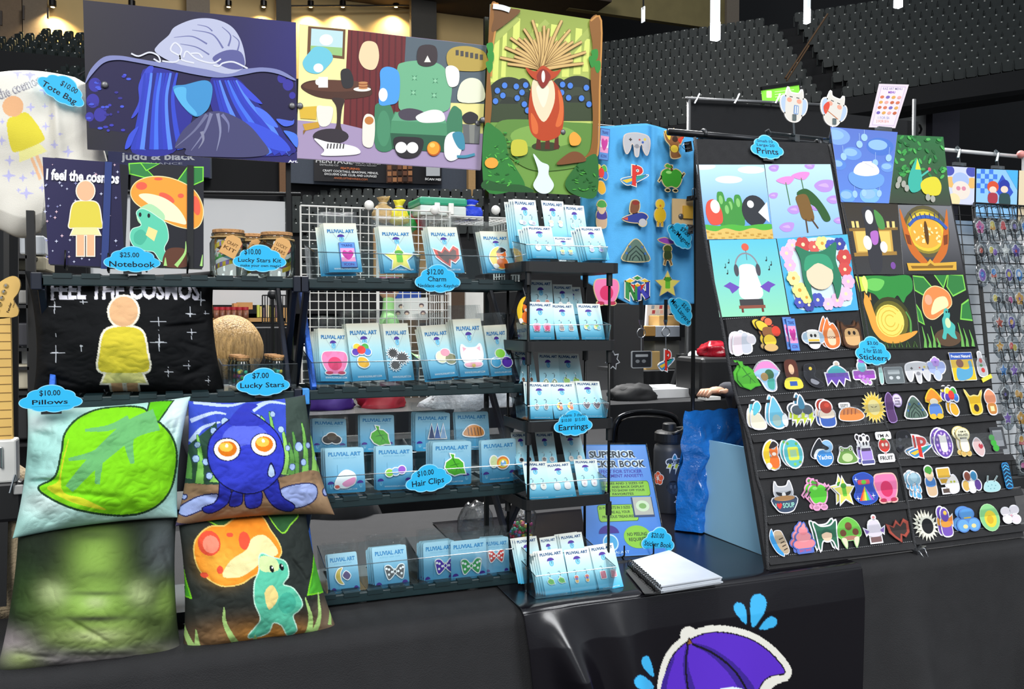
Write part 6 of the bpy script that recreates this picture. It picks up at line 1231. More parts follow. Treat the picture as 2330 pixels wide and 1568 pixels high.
def pj(A, q):
    P, Q, L = pd(A, q2(q))
    for pts in ([(0, .02), (.2, .04), (.38, .22), (.2, .28), (.02, .2)], [(.44, .0), (.66, .0), (.56, .16)], [(.7, .0), (.96, .02), (.96, .2), (.72, .28), (.64, .16)], [(.8, .6), (.86, .42), (1, .36), (1, .62)], [(.0, .42), (.06, .5), (.1, .66), (.02, .62)]): P(grow(pts, .02), '#7fd050'); P(pts, '#2f7a3a')
    cap = cr([(.12, .42), (.2, .24), (.4, .16), (.62, .24), (.66, .4), (.5, .5), (.3, .6), (.16, .56)], 5); P(grow(cap, .012), '#f4d8a0'); P(cap, '#f0884a'); P(ell(.24, .34, .07, .07), '#f4a888'); Q([(.26, .54), (.36, .34), (.56, .3), (.6, .42), (.46, .48)], '#efe2ac')
    P(ell(.5, .86, .24, .12), '#5a4430'); Q([(.5, .48), (.56, .46), (.6, .54), (.58, .62), (.66, .7), (.64, .8), (.66, .88), (.58, .86), (.5, .8), (.46, .88), (.4, .86), (.44, .76), (.44, .62), (.48, .56)], '#4cb4ac'); P(ell(.54, .66, .05, .07), '#cfe4b0'); P(ell(.54, .51, .012, .016), '#10181c'); P(ell(.58, .51, .012, .016), '#10181c')
    for x, h_ in ((.06, .3), (.14, .2), (.22, .3), (.72, .34), (.8, .26), (.9, .24), (.3, .14)): L([(x, 1-h_), (x+.03, 1-h_*.4), (x+.02, .99)], .01, '#6cae54', .06)
print_('black print of an orange mushroom-capped teal creature in grass', [(2076, 626), (2193, 625), (2224, 790), (2095, 793.6)], '#171a18', pj, .005)
# ================================================================ stickers
def sticker(label, cx, cy, w_, h_, shapes, border='#eceaf0', off=.006, txt=(), rot=0, g=.1, fr=None, grp='stickers in the pockets of the black display', nm='sticker', cat='sticker', th=.0012, m=GLOSS):
    F_ = fr or PF; s_, t_ = F_.st(cx, cy); O = F_.O+F_.X*s_+F_.U*t_+F_.N*off
    k = (F_.st(cx+10, cy)[0]-s_)/10; kz = (F_.st(cx, cy-10)[1]-t_)/10; a = math.radians(rot)
    X = F_.X*math.cos(a)+F_.U*math.sin(a); U = F_.U*math.cos(a)-F_.X*math.sin(a)
    me = diecut(shapes, border, g, th, m, nm, txt=txt, sx=w_*k/2/(1+g), sy=h_*kz/2/(1+g))
    if fr is None and cx in STK:
        c = bpy.data.objects.new(nm, me); c.matrix_basis = Frame(O-PF.N*.0028-X*6*k+U*4*kz, X, U).M(); tag(link(c), 'second copy peeking out behind the '+label.split(',')[0], cat, grp)
    o = bpy.data.objects.new(nm, me); o.matrix_basis = Frame(O, X, U).M(); return tag(link(o), label, cat, grp)
STK = {1689, 1746, 1800, 1886, 1934, 1695, 1762, 1821, 1720, 1966, 1801, 2089, 2142, 2189, 1857, 1917, 2105, 2147, 2197, 1824, 1877, 2078, 2163}
rc = lambda c, r=.15: (rrect(-.9, -.9, .9, .9, r), c)
ST = sticker
ST('white and lilac easel-shaped sticker, first row left', 1689, 782, 61, 57, [Sm([(-.9, -.9), (-.7, .6), (0, .7), (.1, -.2), (-.3, -.9)], '#e6d4dc'), Sm([(-.2, -.8), (-.1, .6), (.2, .9), (.5, .4), (.5, -.7)], '#c4c8d4'), E(.6, .3, .35, .4, '#e4dce4')])
ST('tall yellow and brown sticker with red accent, first row', 1746, 763, 60, 82, [E(.1, .75, .3, .22, '#e0704a'), Sm([(-.9, .7), (-.5, .8), (0, .5), (-.2, .2), (-.7, .3)], '#e8c83c'), Sm([(-.4, .4), (.4, .4), (.4, -.1), (-.4, -.1)], '#8a5a34'), E(.6, .2, .35, .3, '#d8402c'), E(0, -.35, .5, .35, '#f0cc3c'), E(0, -.75, .55, .22, '#d8b070')], '#1f1a1c', g=.05)
ST('TRANS ICON sticker card with pink heart, first row', 1800, 763, 36, 74, [(p, c) for p, c in transc()], '#4a5c9c', txt=(('TRANS', 0, .66, .22, .8, '#2a2f80'), ('ICON', 0, -.87, .22, .7, '#5a2f90')), g=.04)
ST('round bee sticker with blue wings, first row', 1847, 770, 54, 52, [E(-.6, 0, .4, .5, '#a4bcd0'), E(.6, 0, .4, .5, '#a4bcd0'), Sm([(-.45, .6), (.45, .6), (.55, -.2), (.3, -.9), (-.3, -.9), (-.55, -.2)], '#e8e6e0'), (rect(-.5, -.35, .5, -.15), '#e0b83c'), (rect(-.5, -.6, .5, -.4), '#2a2826'), E(-.18, .2, .12, .16, '#2a2826'), E(.18, .2, .12, .16, '#2a2826')])
ST('orange flame sticker, first row', 1886, 760, 48, 76, [Sm([(-.6, -.8), (-.8, -.1), (-.5, .5), (-.1, .95), (0, .5), (.4, .6), (.8, .0), (.7, -.7), (0, -.95)], '#e07a3c'), Sm([(-.3, -.7), (-.4, -.1), (0, .35), (.4, -.1), (.3, -.7)], '#f4d4b0')], txt=(('HOOM', 0, -.35, .16, .8, '#7a3a24'),), g=.07)
ST('brown toast sticker with cat ears and face, first row right', 1934, 762, 50, 64, [Sm([(-.85, .9), (-.5, .55), (.5, .55), (.85, .9), (.9, .1), (.75, -.9), (-.75, -.9), (-.9, .1)], '#5c3a22'), Sm([(-.6, .35), (.6, .35), (.6, -.75), (-.6, -.75)], '#dcb078'), E(-.25, .1, .14, .16, '#2a1c14'), E(.25, .1, .14, .16, '#2a1c14')], '#3a2416')
ST('large green leaf sticker, second row left', 1695, 858, 54, 78, leafs(), '#3f9a2c', g=.06, rot=10)
ST('pink and teal fan-shaped sticker, second row', 1741, 857, 66, 74, [Sm([(-.95, .2), (-.4, .9), (.4, .9), (.95, .3), (.6, -.2), (.5, -.9), (-.1, -.9), (-.5, -.2)], '#9cc4e8'), Sm([(-.95, .25), (-.4, .9), (.4, .95), (.95, .35), (.5, .5), (-.4, .5)], '#e08ac8'), E(.2, .1, .35, .35, '#3a6a4a'), E(-.2, -.05, .28, .28, '#a88a5a'), Sm([(0, -.3), (.5, -.2), (.4, -.9), (0, -.8)], '#4aa89a')])
ST('brown and yellow bust-shaped sticker, second row', 1798, 852, 44, 72, [Sm([(-.6, .8), (0, .95), (.6, .8), (.7, .1), (.5, -.3), (-.5, -.3), (-.7, .1)], '#5a2c20'), Sm([(-.9, -.95), (-.7, -.3), (.7, -.3), (.9, -.95)], '#e6d848'), E(0, .3, .3, .34, '#e6bc98'), (rect(-.4, -.8, .4, -.5), '#3a5cae')], '#3a2a24', g=.05)
ST('glossy black bird sticker, second row', 1846, 857, 48, 60, [Sm([(-.6, .9), (.2, .9), (.3, .4), (.1, .0), (.6, -.4), (.95, -.7), (.5, -.9), (-.3, -.7), (-.8, -.1), (-.8, .5)], '#24242a'), E(-.15, .6, .16, .14, '#d8c04a'), Sm([(-.2, -.2), (.5, -.5), (.2, -.7), (-.3, -.5)], '#8a8c96')], '#3a3a40', g=.05)
ST('purple zigzag and teal sticker, second row', 1900, 853, 62, 62, [Sm([(-.7, .2), (-.3, .6), (.2, .65), (.75, .2), (.4, .0), (-.4, .0)], '#4aa8b4'), ([(-.9, .1), (.9, .1), (.95, -.5), (.6, -.3), (.4, -.9), (.1, -.4), (-.2, -.9), (-.5, -.4), (-.85, -.8)], '#6a4cae'), E(.1, .85, .16, .14, '#c8b8a8')])
ST('purple bubble bath sticker under the price tag, second row', 1961, 848, 58, 66, [(rrect(-.9, -.5, .9, .1, .1), '#a44cc0'), E(-.1, .4, .35, .4, '#6ab8c8'), E(0, .85, .3, .16, '#b060cc')]+[E(x, y, .13, .13, '#c98ae0') for x, y in ((-.4, -.3), (-.2, -.6), (0, -.75), (.2, -.55), (-.1, -.35), (.35, -.8))])
ST('narrow teal sliver sticker at the panel seam, second row', 2000, 852, 16, 50, [Sm([(-.6, -.9), (-.4, .4), (.2, .9), (.6, .3), (.4, -.8)], '#9cc8c4')])
ST('clear grey cassette sticker, second row', 2030, 855, 48, 42, [rc('#6c7478'), (rrect(-.6, .1, .6, .6, .08), '#a4acb0'), E(-.35, -.3, .2, .2, '#c8ced2'), E(.35, -.3, .2, .2, '#c8ced2')], '#9aa2a6', g=.06)
ST('pale grey controller-shaped sticker, second row', 2084, 846, 58, 58, [(p, '#cfcfd4' if i == 0 else c) for i, (p, c) in enumerate(controller())])
ST('lilac butterfly sticker with flower top, second row', 2127, 843, 48, 56, [E(-.5, .2, .4, .55, '#a4b4ec', 25), E(.5, .2, .4, .55, '#a4b4ec', -25), E(0, -.45, .35, .45, '#b9c8f4')]+[(p, c) for p, c in [(([(x*.45, y*.45+.7) for x, y in q]), c) for q, c in flower('#b48ae0', '#8a5cc8')]])
ST('yellow Protect Nature poster sticker with blue shape', 2186, 835, 58, 72, [rc('#f0c428', .05), (rect(-.9, .45, .9, .9), '#2f56b0'), E(-.2, .2, .3, .28, '#8a4a2c'), Sm([(-.6, -.85), (-.5, -.1), (.1, -.2), (.5, -.1), (.5, .3), (.75, .3), (.7, -.5), (.2, -.85)], '#5aa4cc')], '#f0f0ec', txt=(('Protect Nature!', 0, .58, .2, 1.6, '#f4f4ee'),), g=.04)
ST('white bottle sticker with red roses, second row right', 2228, 830, 26, 60, [Sm([(-.3, .95), (.3, .95), (.4, .4), (.8, .0), (.7, -.9), (-.7, -.9), (-.8, .0), (-.4, .4)], '#b8b8bc'), E(0, .3, .3, .2, '#c8403c'), E(.1, -.5, .35, .2, '#c8403c'), E(-.1, -.1, .3, .12, '#4a8a4a')])
ST('small yellow label strip sticker, second row right end', 2241, 862, 28, 14, [(rect(-.9, -.6, .9, .7), '#e6dc4a')], '#d8cc3c', rot=18, g=.05)
ST('cream paper sticker with teal flame edge, third row left', 1720, 946, 42, 70, [Sm([(-.8, -.8), (-.7, .2), (-.1, .3), (.8, -.6), (.5, -.95)], '#f2e8cc'), Sm([(-.5, .0), (-.3, .7), (.2, .95), (.5, .6), (.1, .2)], '#5cc0d4')])
ST('large teal raindrop sticker with round belly, third row', 1762, 940, 52, 78, [Sm([(-.1, .98), (.3, .5), (.5, .1), (.75, -.4), (.5, -.9), (-.2, -.95), (-.7, -.6), (-.6, .1), (-.4, .5)], '#6ab8d4'), E(-.05, -.5, .42, .38, '#9cb8b4'), E(.7, -.5, .25, .35, '#e6eaea')])
ST('storm cloud sticker with yellow lightning bolts, third row', 1821, 934, 58, 76, [([(-.8, -.2), (-.4, -.2), (-.5, -.5), (-.2, -.5), (-.7, -.98), (-.6, -.6), (-.9, -.6)], '#c4d83c'), ([(-.1, -.2), (.2, -.2), (.1, -.5), (.35, -.5), (-.05, -.98), (0, -.6), (-.2, -.6)], '#c4d83c'), ([(.55, -.2), (.9, -.2), (.8, -.5), (.95, -.5), (.55, -.98), (.65, -.6), (.45, -.6)], '#c4d83c'), E(-.45, .0, .45, .32, '#4a5660'), E(.45, .0, .45, .32, '#4a5660'), Sm([(0, .95), (.25, .5), (.2, .1), (-.2, .1), (-.25, .5)], '#3f7a98')])
ST('red and blue rocket-rider shaped sticker, third row', 1877, 941, 58, 66, fig('#a83a2c', '#e6d4c0', '#3f62b4', '#c84a3a'))
ST('sleeping striped orange cat sticker lettered EEPY, third row', 1932, 940, 62, 50, [Sm([(-.95, -.5), (-.7, .3), (.0, .5), (.7, .2), (.98, -.4), (.5, -.75), (-.5, -.75)], '#e88a44')]+[(stroke([(x, .35), (x-.1, -.2)], .08), '#a8562a') for x in (-.5, -.2, .1, .4)]+[(rrect(-.8, .5, -.05, .95, .1), '#f0f0ee')], txt=(('EEPY', -.42, .58, .3, .6, '#3a3a3a'),), g=.08)
ST('golden sunburst sticker, third row', 1984, 928, 56, 74, [(star(0, 0, .98, 20, .68), '#e0c04a'), E(0, 0, .5, .5, '#d8cc8a'), (stroke([(-.25, .05), (-.05, .0)], .05), '#5a5030'), (stroke([(.05, .0), (.25, .05)], .05), '#5a5030')], '#f2e6a8', g=.04)
ST('purple hooded sticker with round speech sign, third row', 2030, 926, 44, 70, [Sm([(-.8, -.95), (-.85, .4), (-.4, .95), (.0, .5), (-.1, -.2), (.0, -.95)], '#5a3a6c'), E(.45, .4, .48, .42, '#e6d8f0')], '#a88ac8', txt=(('please', .45, .5, .16, .6, '#3a2a4c'), ('bring', .45, .3, .16, .5, '#3a2a4c'), ('snacks', .45, .1, .16, .6, '#3a2a4c')), g=.06)
ST('grey ridged dome sticker, third row', 2077, 929, 52, 62, dome())
ST('yellow sticker with orange hat shape, third row', 2121, 919, 46, 72, [Sm([(-.8, .2), (0, .98), (.8, .2)], '#e8902c'), E(0, .1, .45, .25, '#e8e2cc'), Sm([(-.5, -.1), (.5, -.1), (.6, -.8), (-.6, -.8)], '#5a86d0'), E(-.35, -.85, .3, .14, '#e8b83c'), E(.35, -.85, .3, .14, '#e8b83c')], '#f0c83c')
ST('balloon bunch sticker, third row', 2163, 916, 46, 70, balloons())
ST('bright yellow pointed-ear shaped sticker, third row', 2214, 915, 46, 64, [Sm([(-.9, .9), (-.5, .4), (0, .45), (.5, .4), (.9, .8), (.6, .1), (.5, -.8), (-.5, -.9), (-.6, .1)], '#f2c228'), E(0, -.5, .28, .3, '#3a2c1c')], '#e8d88a')
ST('peach hot-air lantern sticker, third row right end', 2250, 915, 32, 64, [Sm([(0, .95), (-.8, .5), (-.6, -.1), (.6, -.1), (.8, .5)], '#e8946c'), Sm([(-.6, -.2), (.6, -.2), (.5, -.9), (-.5, -.9)], '#c4803c'), (rect(-.3, -.75, .3, -.35), '#f2dca0')])
ST('fox curled on yellow moon sticker, fourth row', 1754, 1037, 54, 74, moonfox())
ST('teal egg sticker with yellow pet gadget, fourth row', 1801, 1033, 54, 74, [E(0, 0, .85, .95, '#5cb8c0'), (rrect(-.5, -.45, .5, .45, .15), '#d8dc4a'), (rrect(-.3, -.25, .3, .25, .05), '#a4cca0'), E(-.4, .7, .12, .1, '#6cae4a'), E(.4, .65, .12, .1, '#6cae4a'), E(0, -.72, .14, .1, '#8ace5a'), E(.5, -.6, .12, .09, '#6cae4a')])
ST('leaping orca sticker lettered Yachts, fourth row', 1868, 1031, 60, 72, [E(.1, -.3, .65, .6, '#3f8ad0'), E(.4, .4, .45, .4, '#8ab8e0'), Sm([(-.95, -.1), (-.6, .5), (-.1, .95), (.1, .6), (.55, .3), (.3, .15), (-.3, .25), (-.7, -.3)], '#1f2228'), Sm([(-.75, -.15), (-.4, .25), (.2, .2), (-.3, .1), (-.65, -.35)], '#e8ecec')], txt=(('Yachts', .1, -.45, .3, 1.1, '#f2f6f8'),), g=.05)
ST('green sitting frog sticker, fourth row', 1923, 1036, 54, 54, frog())
ST('panda in purple cup sticker, fourth row', 1966, 1024, 38, 74, [(rrect(-.7, -.7, .7, .0, .15), '#a48ad8'), E(0, .4, .5, .42, '#f0eff0'), E(-.45, .75, .2, .16, '#26242a'), E(.45, .75, .2, .16, '#26242a'), E(-.2, .42, .12, .14, '#26242a'), E(.2, .42, .12, .14, '#26242a'), (rect(-.6, -.1, .6, .1), '#4a3c5c'), (rrect(-.8, -.95, .8, -.72, .08), '#5a5c9c')])
ST('red tomato sticker lettered IM A FRUIT, fourth row', 2008, 1018, 44, 74, [E(0, .1, .6, .42, '#d8382c'), (rrect(-.7, .55, .9, .95, .1), '#f0eef0'), (rrect(-.85, -.95, .85, -.5, .1), '#f0eef0'), E(-.15, .15, .15, .12, '#f6e6d8'), E(.25, .15, .15, .12, '#f6e6d8'), ([(-.3, .5), (0, .42), (.3, .5), (0, .62)], '#4a8a3a'), (stroke([(0, -.3), (0, -.5)], .12), '#d8a0a0')], txt=(("I'M A", .1, .64, .22, 1.2, '#1c1c20'), ('FRUIT', 0, -.84, .26, 1.4, '#1c1c20')), g=.06)
ST('black gamepad sticker, fourth row', 2052, 1006, 42, 58, [Sm([(-.5, .8), (.5, .9), (.9, .4), (.7, -.3), (.2, -.1), (-.4, -.8), (-.9, -.6), (-.8, .2)], '#1a1b20'), E(-.4, .2, .18, .14, '#44464e'), E(.4, .4, .14, .12, '#44464e'), E(-.5, -.4, .2, .15, '#3a3c44')], '#2c2d34', g=.05)
ST('red letter P and S console logo sticker, fourth row', 2089, 1020, 58, 58, ps())
ST('purple egg sticker with white cat shape, fourth row', 2142, 1010, 50, 72, [E(0, 0, .85, .95, '#6a48a8')]+[E(.62*math.cos(a), .72*math.sin(a), .1, .1, '#c8a8e0') for a in np.linspace(0, 6.0, 12)]+[Sm([(-.35, .45), (-.3, .65), (0, .55), (.3, .65), (.35, .45), (.3, -.5), (-.3, -.5)], '#efece8')])
ST('cream cat sticker holding a round lettered sign, fourth row', 2189, 1006, 42, 72, [E(0, .5, .75, .42, '#f2ecc8'), Sm([(-.35, .2), (.35, .2), (.4, -.6), (-.4, -.6)], '#efeadc'), E(-.3, -.8, .25, .14, '#d8b060'), E(.3, -.8, .25, .14, '#d8b060')], '#e0cc8a', txt=(('I AM A', 0, .62, .14, .9, '#1c1c1c'), ('BIG-ASS', 0, .4, .16, 1.1, '#1c1c1c'), ('MANX', 0, .18, .14, .8, '#1c1c1c')), g=.06)
ST('pale pink heart-in-hand sticker, fourth row', 2222, 1018, 32, 50, [Sm([(-.8, .3), (-.2, .9), (.4, .6), (.8, -.3), (.3, -.9), (-.5, -.5)], '#d8b8b8'), Sm([(.3, -.2), (.0, .1), (.2, .35), (.4, .2), (.6, .3), (.7, .0)], '#b83a48')])
ST('green caterpillar sticker on dark grey panel, fourth row right end', 2263, 1002, 44, 62, [(rect(-.5, -.7, .9, .95), '#3a3c40'), (rect(-.3, -.5, .7, .75), '#8a8e94'), E(-.5, .2, .3, .24, '#3fae3c'), E(-.4, -.2, .3, .26, '#3fae3c'), E(-.25, -.6, .32, .26, '#3fae3c')], '#4a4c50', g=.04)
ST('raccoon in soup bowl sticker lettered SOUP, fifth row left', 1780, 1130, 60, 80, [Sm([(-.6, .9), (-.4, .6), (.3, .6), (.6, .9), (.75, .2), (.4, -.1), (-.4, -.1), (-.75, .2)], '#b4b6bc'), Sm([(-.6, .3), (0, .2), (.6, .3), (.4, .05), (-.4, .05)], '#2a2a30'), E(0, .1, .16, .16, '#eceaea'), Sm([(-.95, -.1), (.95, -.1), (.7, -.75), (.3, -.95), (-.3, -.95), (-.7, -.75)], '#3a4a64'), E(0, -.12, .85, .16, '#b88a5a'), Sm([(-.5, -.75), (-.72, -.5), (-.6, -.38), (-.5, -.45), (-.4, -.38), (-.28, -.5)], '#d83a3a')], txt=(('SOUP', .25, -.7, .3, .95, '#9fe0cc'), ('I', -.78, -.62, .24, .06, '#9fe0cc')), g=.07)
ST('big green apple sticker with pink border, fifth row', 1857, 1122, 62, 86, [(([(x*.8, y*.75) for x, y in p]), c) for p, c in apple('#5cc83a')]+[(stroke([(-.6, .1), (-.95, -.2)], .08), '#2c3a2a'), (stroke([(.6, .1), (.95, .3)], .08), '#2c3a2a'), E(-.3, -.85, .2, .09, '#c48aa8'), E(.3, -.85, .2, .09, '#c48aa8')], '#eea4cc')
ST('pale yellow star sticker with green middle, fifth row', 1917, 1120, 52, 74, stargrn())
ST('starry blue sticker with rainbow fan, fifth row', 1963, 1112, 58, 76, [Sm([(-.8, .7), (-.3, .95), (.3, .95), (.85, .6), (.7, .1), (.95, -.6), (.4, -.95), (-.4, -.95), (-.95, -.5), (-.7, .0)], '#2f4cb0')]+[([(0, .15), (-.6+i*.2, -.75), (-.4+i*.2, -.78)], c) for i, c in enumerate(('#e04a3c', '#f09a3c', '#f0e04a', '#5cc85a', '#4aa0e0', '#a45cd0'))]+[(rrect(-.5, .25, .5, .55, .1), '#c84a5a'), E(0, .4, .2, .14, '#5cb83a'), (sparkle(-.6, .6, .2, .2), '#e8ecf8'), (sparkle(.6, -.5, .2, .2), '#e8ecf8'), (sparkle(-.7, -.6, .2, .2), '#e8ecf8')], '#3f6cd8', g=.05)
ST('big round pink sticker with dark pink centre, fifth row', 2012, 1108, 58, 74, pinkb(), '#f2b8b0')
ST('rain cloud sticker with falling drops, fifth row', 2078, 1106, 40, 68, cloudr())
ST('green-topped blue figure-shaped sticker, fifth row', 2112, 1095, 38, 74, fig('#e8c8a8', '#4a7fc0', '#d8b894', '#4a9a3c')+[E(0, .75, .5, .25, '#4a9a3c')])
ST('yellow box and white cat-shaped sticker, fifth row', 2154, 1096, 54, 70, [(rrect(-.9, .3, .2, .95, .05), '#d8ac3c'), ([(-.8, .2), (-.1, .2), (.0, -.1), (-.7, -.1)], '#c89a34'), Sm([(-.1, .1), (.5, .4), (.8, -.1), (.7, -.7), (0, -.8), (-.3, -.3)], '#e9e4e0'), E(.2, -.05, .1, .08, '#b8c040'), E(.5, -.05, .1, .08, '#b8c040'), (rect(-.7, -.8, -.1, -.5), '#5c4c44')])
ST('cluster of small cats sticker, fifth row', 2205, 1097, 50, 58, [E(-.3, .5, .3, .4, '#8a4a3a'), E(.35, .5, .3, .4, '#3f8ab8'), E(-.6, -.3, .32, .45, '#d8b05a'), E(0, -.4, .35, .5, '#ece8e4'), E(.6, -.3, .32, .45, '#5a3a8a')])
ST('pale blue sea slug sticker with antennae, fifth row', 2251, 1102, 44, 44, [Sm([(-.9, -.5), (-.6, .2), (0, .35), (.6, .2), (.9, -.4), (.5, -.8), (-.5, -.8)], '#a8d4d8'), (stroke([(-.4, .2), (-.2, .9)], .06), '#3a4448'), (stroke([(.3, .2), (.8, .8)], .06), '#3a4448')]+[E(x, y, .06, .06, '#6aa0a8') for x, y in ((-.4, -.2), (0, -.1), (.4, -.2), (-.2, -.5), (.2, -.5))], '#d4e8ea', g=.04)
ST('blue totem-pattern sticker, fifth row right end', 2287, 1083, 26, 64, [(rrect(-.6, -.95, .6, .95, .3), '#1f3a5c')]+[(stroke([(-.6, y), (0, y+.2), (.6, y)], .1), '#4ab0e4') for y in (-.8, -.5, -.2, .1, .4, .65)], '#2f8acc')
ST('tabby cat on blue surfboard sticker, sixth row left', 1769, 1235, 46, 70, [Sm([(-.6, .95), (-.9, .3), (-.4, -.6), (.3, -.95), (.1, -.5), (-.4, .2)], '#3f9ad8'), Sm([(-.4, .7), (.2, .8), (.5, .5), (.9, -.6), (.4, -.8), (-.2, -.2)], '#b8a48a')]+[(stroke([(.0+i*.12, .2-i*.25), (.45+i*.1, .3-i*.25)], .08), '#4a3c30') for i in range(4)], g=.05)
ST('pink swirl sticker with blue border and red lettering, sixth row', 1824, 1224, 62, 76, [E(0, -.4, .85, .36, '#e88a94'), E(0, .05, .6, .34, '#ec98a0'), E(.05, .45, .36, .28, '#e88a94'), Sm([(-.1, .6), (.2, .95), (.25, .55)], '#ec98a0'), (rrect(-.6, -.95, .6, -.68, .06), '#5a74c8')], '#5a74c8', txt=(('EAT SHIT', 0, -.9, .16, .95, '#d8423c'),), g=.08)
ST('dark green eared sticker with pale centre, sixth row', 1877, 1219, 62, 78, [Sm([(-.9, .9), (-.4, .6), (.4, .6), (.9, .9), (.8, .2), (.7, -.9), (.4, -.3), (-.4, -.3), (-.7, -.9), (-.8, .2)], '#2f6a50'), E(0, .0, .42, .36, '#efcdb0'), Sm([(-.5, .1), (0, .5), (.5, .1), (0, .22)], '#2a5c48')])
ST('green dome sticker with brown spots and cream tusks, sixth row', 1928, 1212, 60, 76, [Sm([(-.95, -.1), (-.7, .6), (0, .95), (.7, .6), (.95, -.1), (.5, -.4), (-.5, -.4)], '#6cc04a'), E(0, .4, .28, .26, '#7a4a34'), E(-.5, .0, .25, .22, '#7a4a34'), E(.5, .0, .25, .22, '#7a4a34'), E(0, -.35, .6, .14, '#b07a68'), Sm([(-.7, -.35), (-.3, -.4), (-.4, -.95)], '#e6dcc0'), Sm([(.7, -.35), (.3, -.4), (.4, -.95)], '#e6dcc0')], '#a8d890', g=.05)
ST('white and lilac headphones-shaped sticker, sixth row', 1985, 1205, 54, 76, [E(.1, .8, .14, .1, '#d88a8a'), Sm([(-.4, .5), (.4, .5), (.5, -.4), (-.5, -.4)], '#dcd4e0'), ([(-.5, -.1), (-.95, .1), (-.8, -.3)], '#8a6cb8'), ([(.5, -.1), (.95, .1), (.8, -.3)], '#8a6cb8'), (rect(-.5, -.85, .5, -.5), '#7a5c5c')])
ST('dark jagged sticker with red edge, sixth row', 2040, 1207, 58, 66, rock('#3a302e', '#a84a3c'), '#5a2c28', g=.04)
ST('black spiky ball sticker with white rays, sixth row', 2105, 1194, 54, 76, [(star(0, -.1, .9, 18, .6), '#e8e6d8'), E(0, -.1, .52, .5, '#1a191c')], '#e8e6d8', g=.06)
ST('slender purple and orange winged sticker, sixth row', 2147, 1187, 40, 72, fig('#6a4cae', '#e09a3c', '#7a56b8', '#e8c04a')+[([(.3, .1), (.95, .4), (.8, -.3)], '#e88a3c')])
ST('light blue clustered round sticker, sixth row', 2197, 1183, 60, 66, [E(0, .45, .55, .4, '#5a9ad8'), E(-.45, -.4, .45, .45, '#6aa8e0'), E(.45, -.4, .45, .45, '#6aa8e0'), E(-.3, -.5, .2, .16, '#e8d89a'), E(.4, -.5, .2, .16, '#e8d89a'), (rect(-.3, .1, .3, .2), '#d8b84a')], '#5a8ad0')
ST('green and yellow avocado egg sticker, sixth row', 2247, 1178, 52, 68, [E(0, 0, .85, .95, '#8ccf8a', 15), E(.05, -.1, .55, .6, '#e8d23c'), E(0, -.15, .3, .3, '#d8b02c')], '#b8e4b0', g=.04)
ST('cluster of white mice sticker, sixth row right end', 2296, 1173, 50, 54, [E(-.5, .4, .4, .36, '#ece4ea'), E(.4, .5, .4, .36, '#e8e0e8'), E(-.4, -.3, .42, .36, '#eee6ec'), E(.4, -.4, .42, .38, '#e6dce4'), E(0, .0, .12, .1, '#d8a0b0')])
# ================================================================ blue cloth with pins
BY = 2.10
BCL = mat('sky_blue_felt', '#5aaee8', .95, var=.04, vs=30, bump=.2, bs=500, spec=.1)
def felt():
    nu, nv = 60, 80; V = []
    for j in range(nv+1):
        for i in range(nu+1):
            u_, v_ = i/nu, j/nv
            x = 1322+u_*(1578-1322)+(14*math.exp(-v_*30) if u_ > .9 else 0)-4*v_*math.sin(6*u_)
            top = 284+3*math.sin(u_*8)+(24*max(0, u_-.58)/.42); bot = 636+58*min(1, u_*2.2)-10*max(0, u_-.7)
            y = top+(bot-top)*v_; Y = BY+.012*math.sin(u_*9+1)*v_+.008*math.sin(u_*21+v_*2)*v_-.014*math.exp(-((u_-.64)/.03)**2)
            V.append(onY(x, y, Y))
    f = [(j*(nu+1)+i, (j+1)*(nu+1)+i, (j+1)*(nu+1)+i+1, j*(nu+1)+i+1) for j in range(nv) for i in range(nu)]
    me = bpy.data.meshes.new('felt_banner'); me.from_pydata(V, [], f); me.materials.append(BCL); me.polygons.foreach_set('use_smooth', [True]*len(f)); return me
o = link(bpy.data.objects.new('felt_banner', felt())); o.modifiers.new('t', 'SOLIDIFY').thickness = .003; tag(o, 'hanging sky blue felt cloth covered with enamel pins', 'cloth')
t = thing('cloth_pipe', 'dark pipe carrying the blue pin cloth', 'pipe', onY(1450, 300, BY+.012)); pz = onY(1450, 297, BY+.012).z
MB().tube([Vector((onY(1300, 300, BY).x, BY+.014, pz)), Vector((onY(1600, 310, BY).x, BY+.014, pz))], .0085, 10).build('tube', MATS['gunmetal'], t, smooth=True)
MB().tube([Vector((onY(1588, 300, BY).x, BY+.016, pz)), Vector((onY(1588, 300, BY).x, BY+.016, TZ+.004))], .006, 8).build('upright', BLKM, t)
PIN = Frame(onY(1450, 500, BY-.02), (1, 0, 0), (0, 0, 1))
WOOD = '#d8c090'
def pin(label, cx, cy, w_, h_, sh, **k): return ST(label, cx, cy, w_, h_, sh, k.pop('border', WOOD), 0, k.pop('txt', ()), k.pop('rot', 0), k.pop('g', .06), PIN, 'pins on the blue felt cloth', 'pin', 'pin', .003)
pin('TRANS ICON rectangle pin with pink heart on blue cloth', 1374, 329, 38, 72, transc(), border='#3a4a8c', txt=(('TRANS', 0, .68, .2, .8, '#2a2f80'), ('ICON', 0, -.87, .2, .7, '#3a3f90')), rot=-4, g=.04)
pin('grey game controller pin on blue cloth', 1448, 327, 62, 64, controller(), border='#d8c8c0')
pin('brown and red winged pin at top right of blue cloth', 1532, 327, 54, 72, [Sm([(-.8, .7), (-.3, .5), (0, .95), (.2, .5), (.95, .6), (.5, .1), (.4, -.5), (.6, -.85), (-.2, -.95), (-.3, -.2), (-.7, .2)], '#8a5a34'), ([(.3, .3), (.95, .65), (.6, .0)], '#d8402c'), E(.05, -.35, .35, .25, '#f0cc3c'), Sm([(-.8, .75), (-.3, .7), (-.4, .2)], '#f0c83c'), E(.1, .3, .25, .2, '#3a2418')])
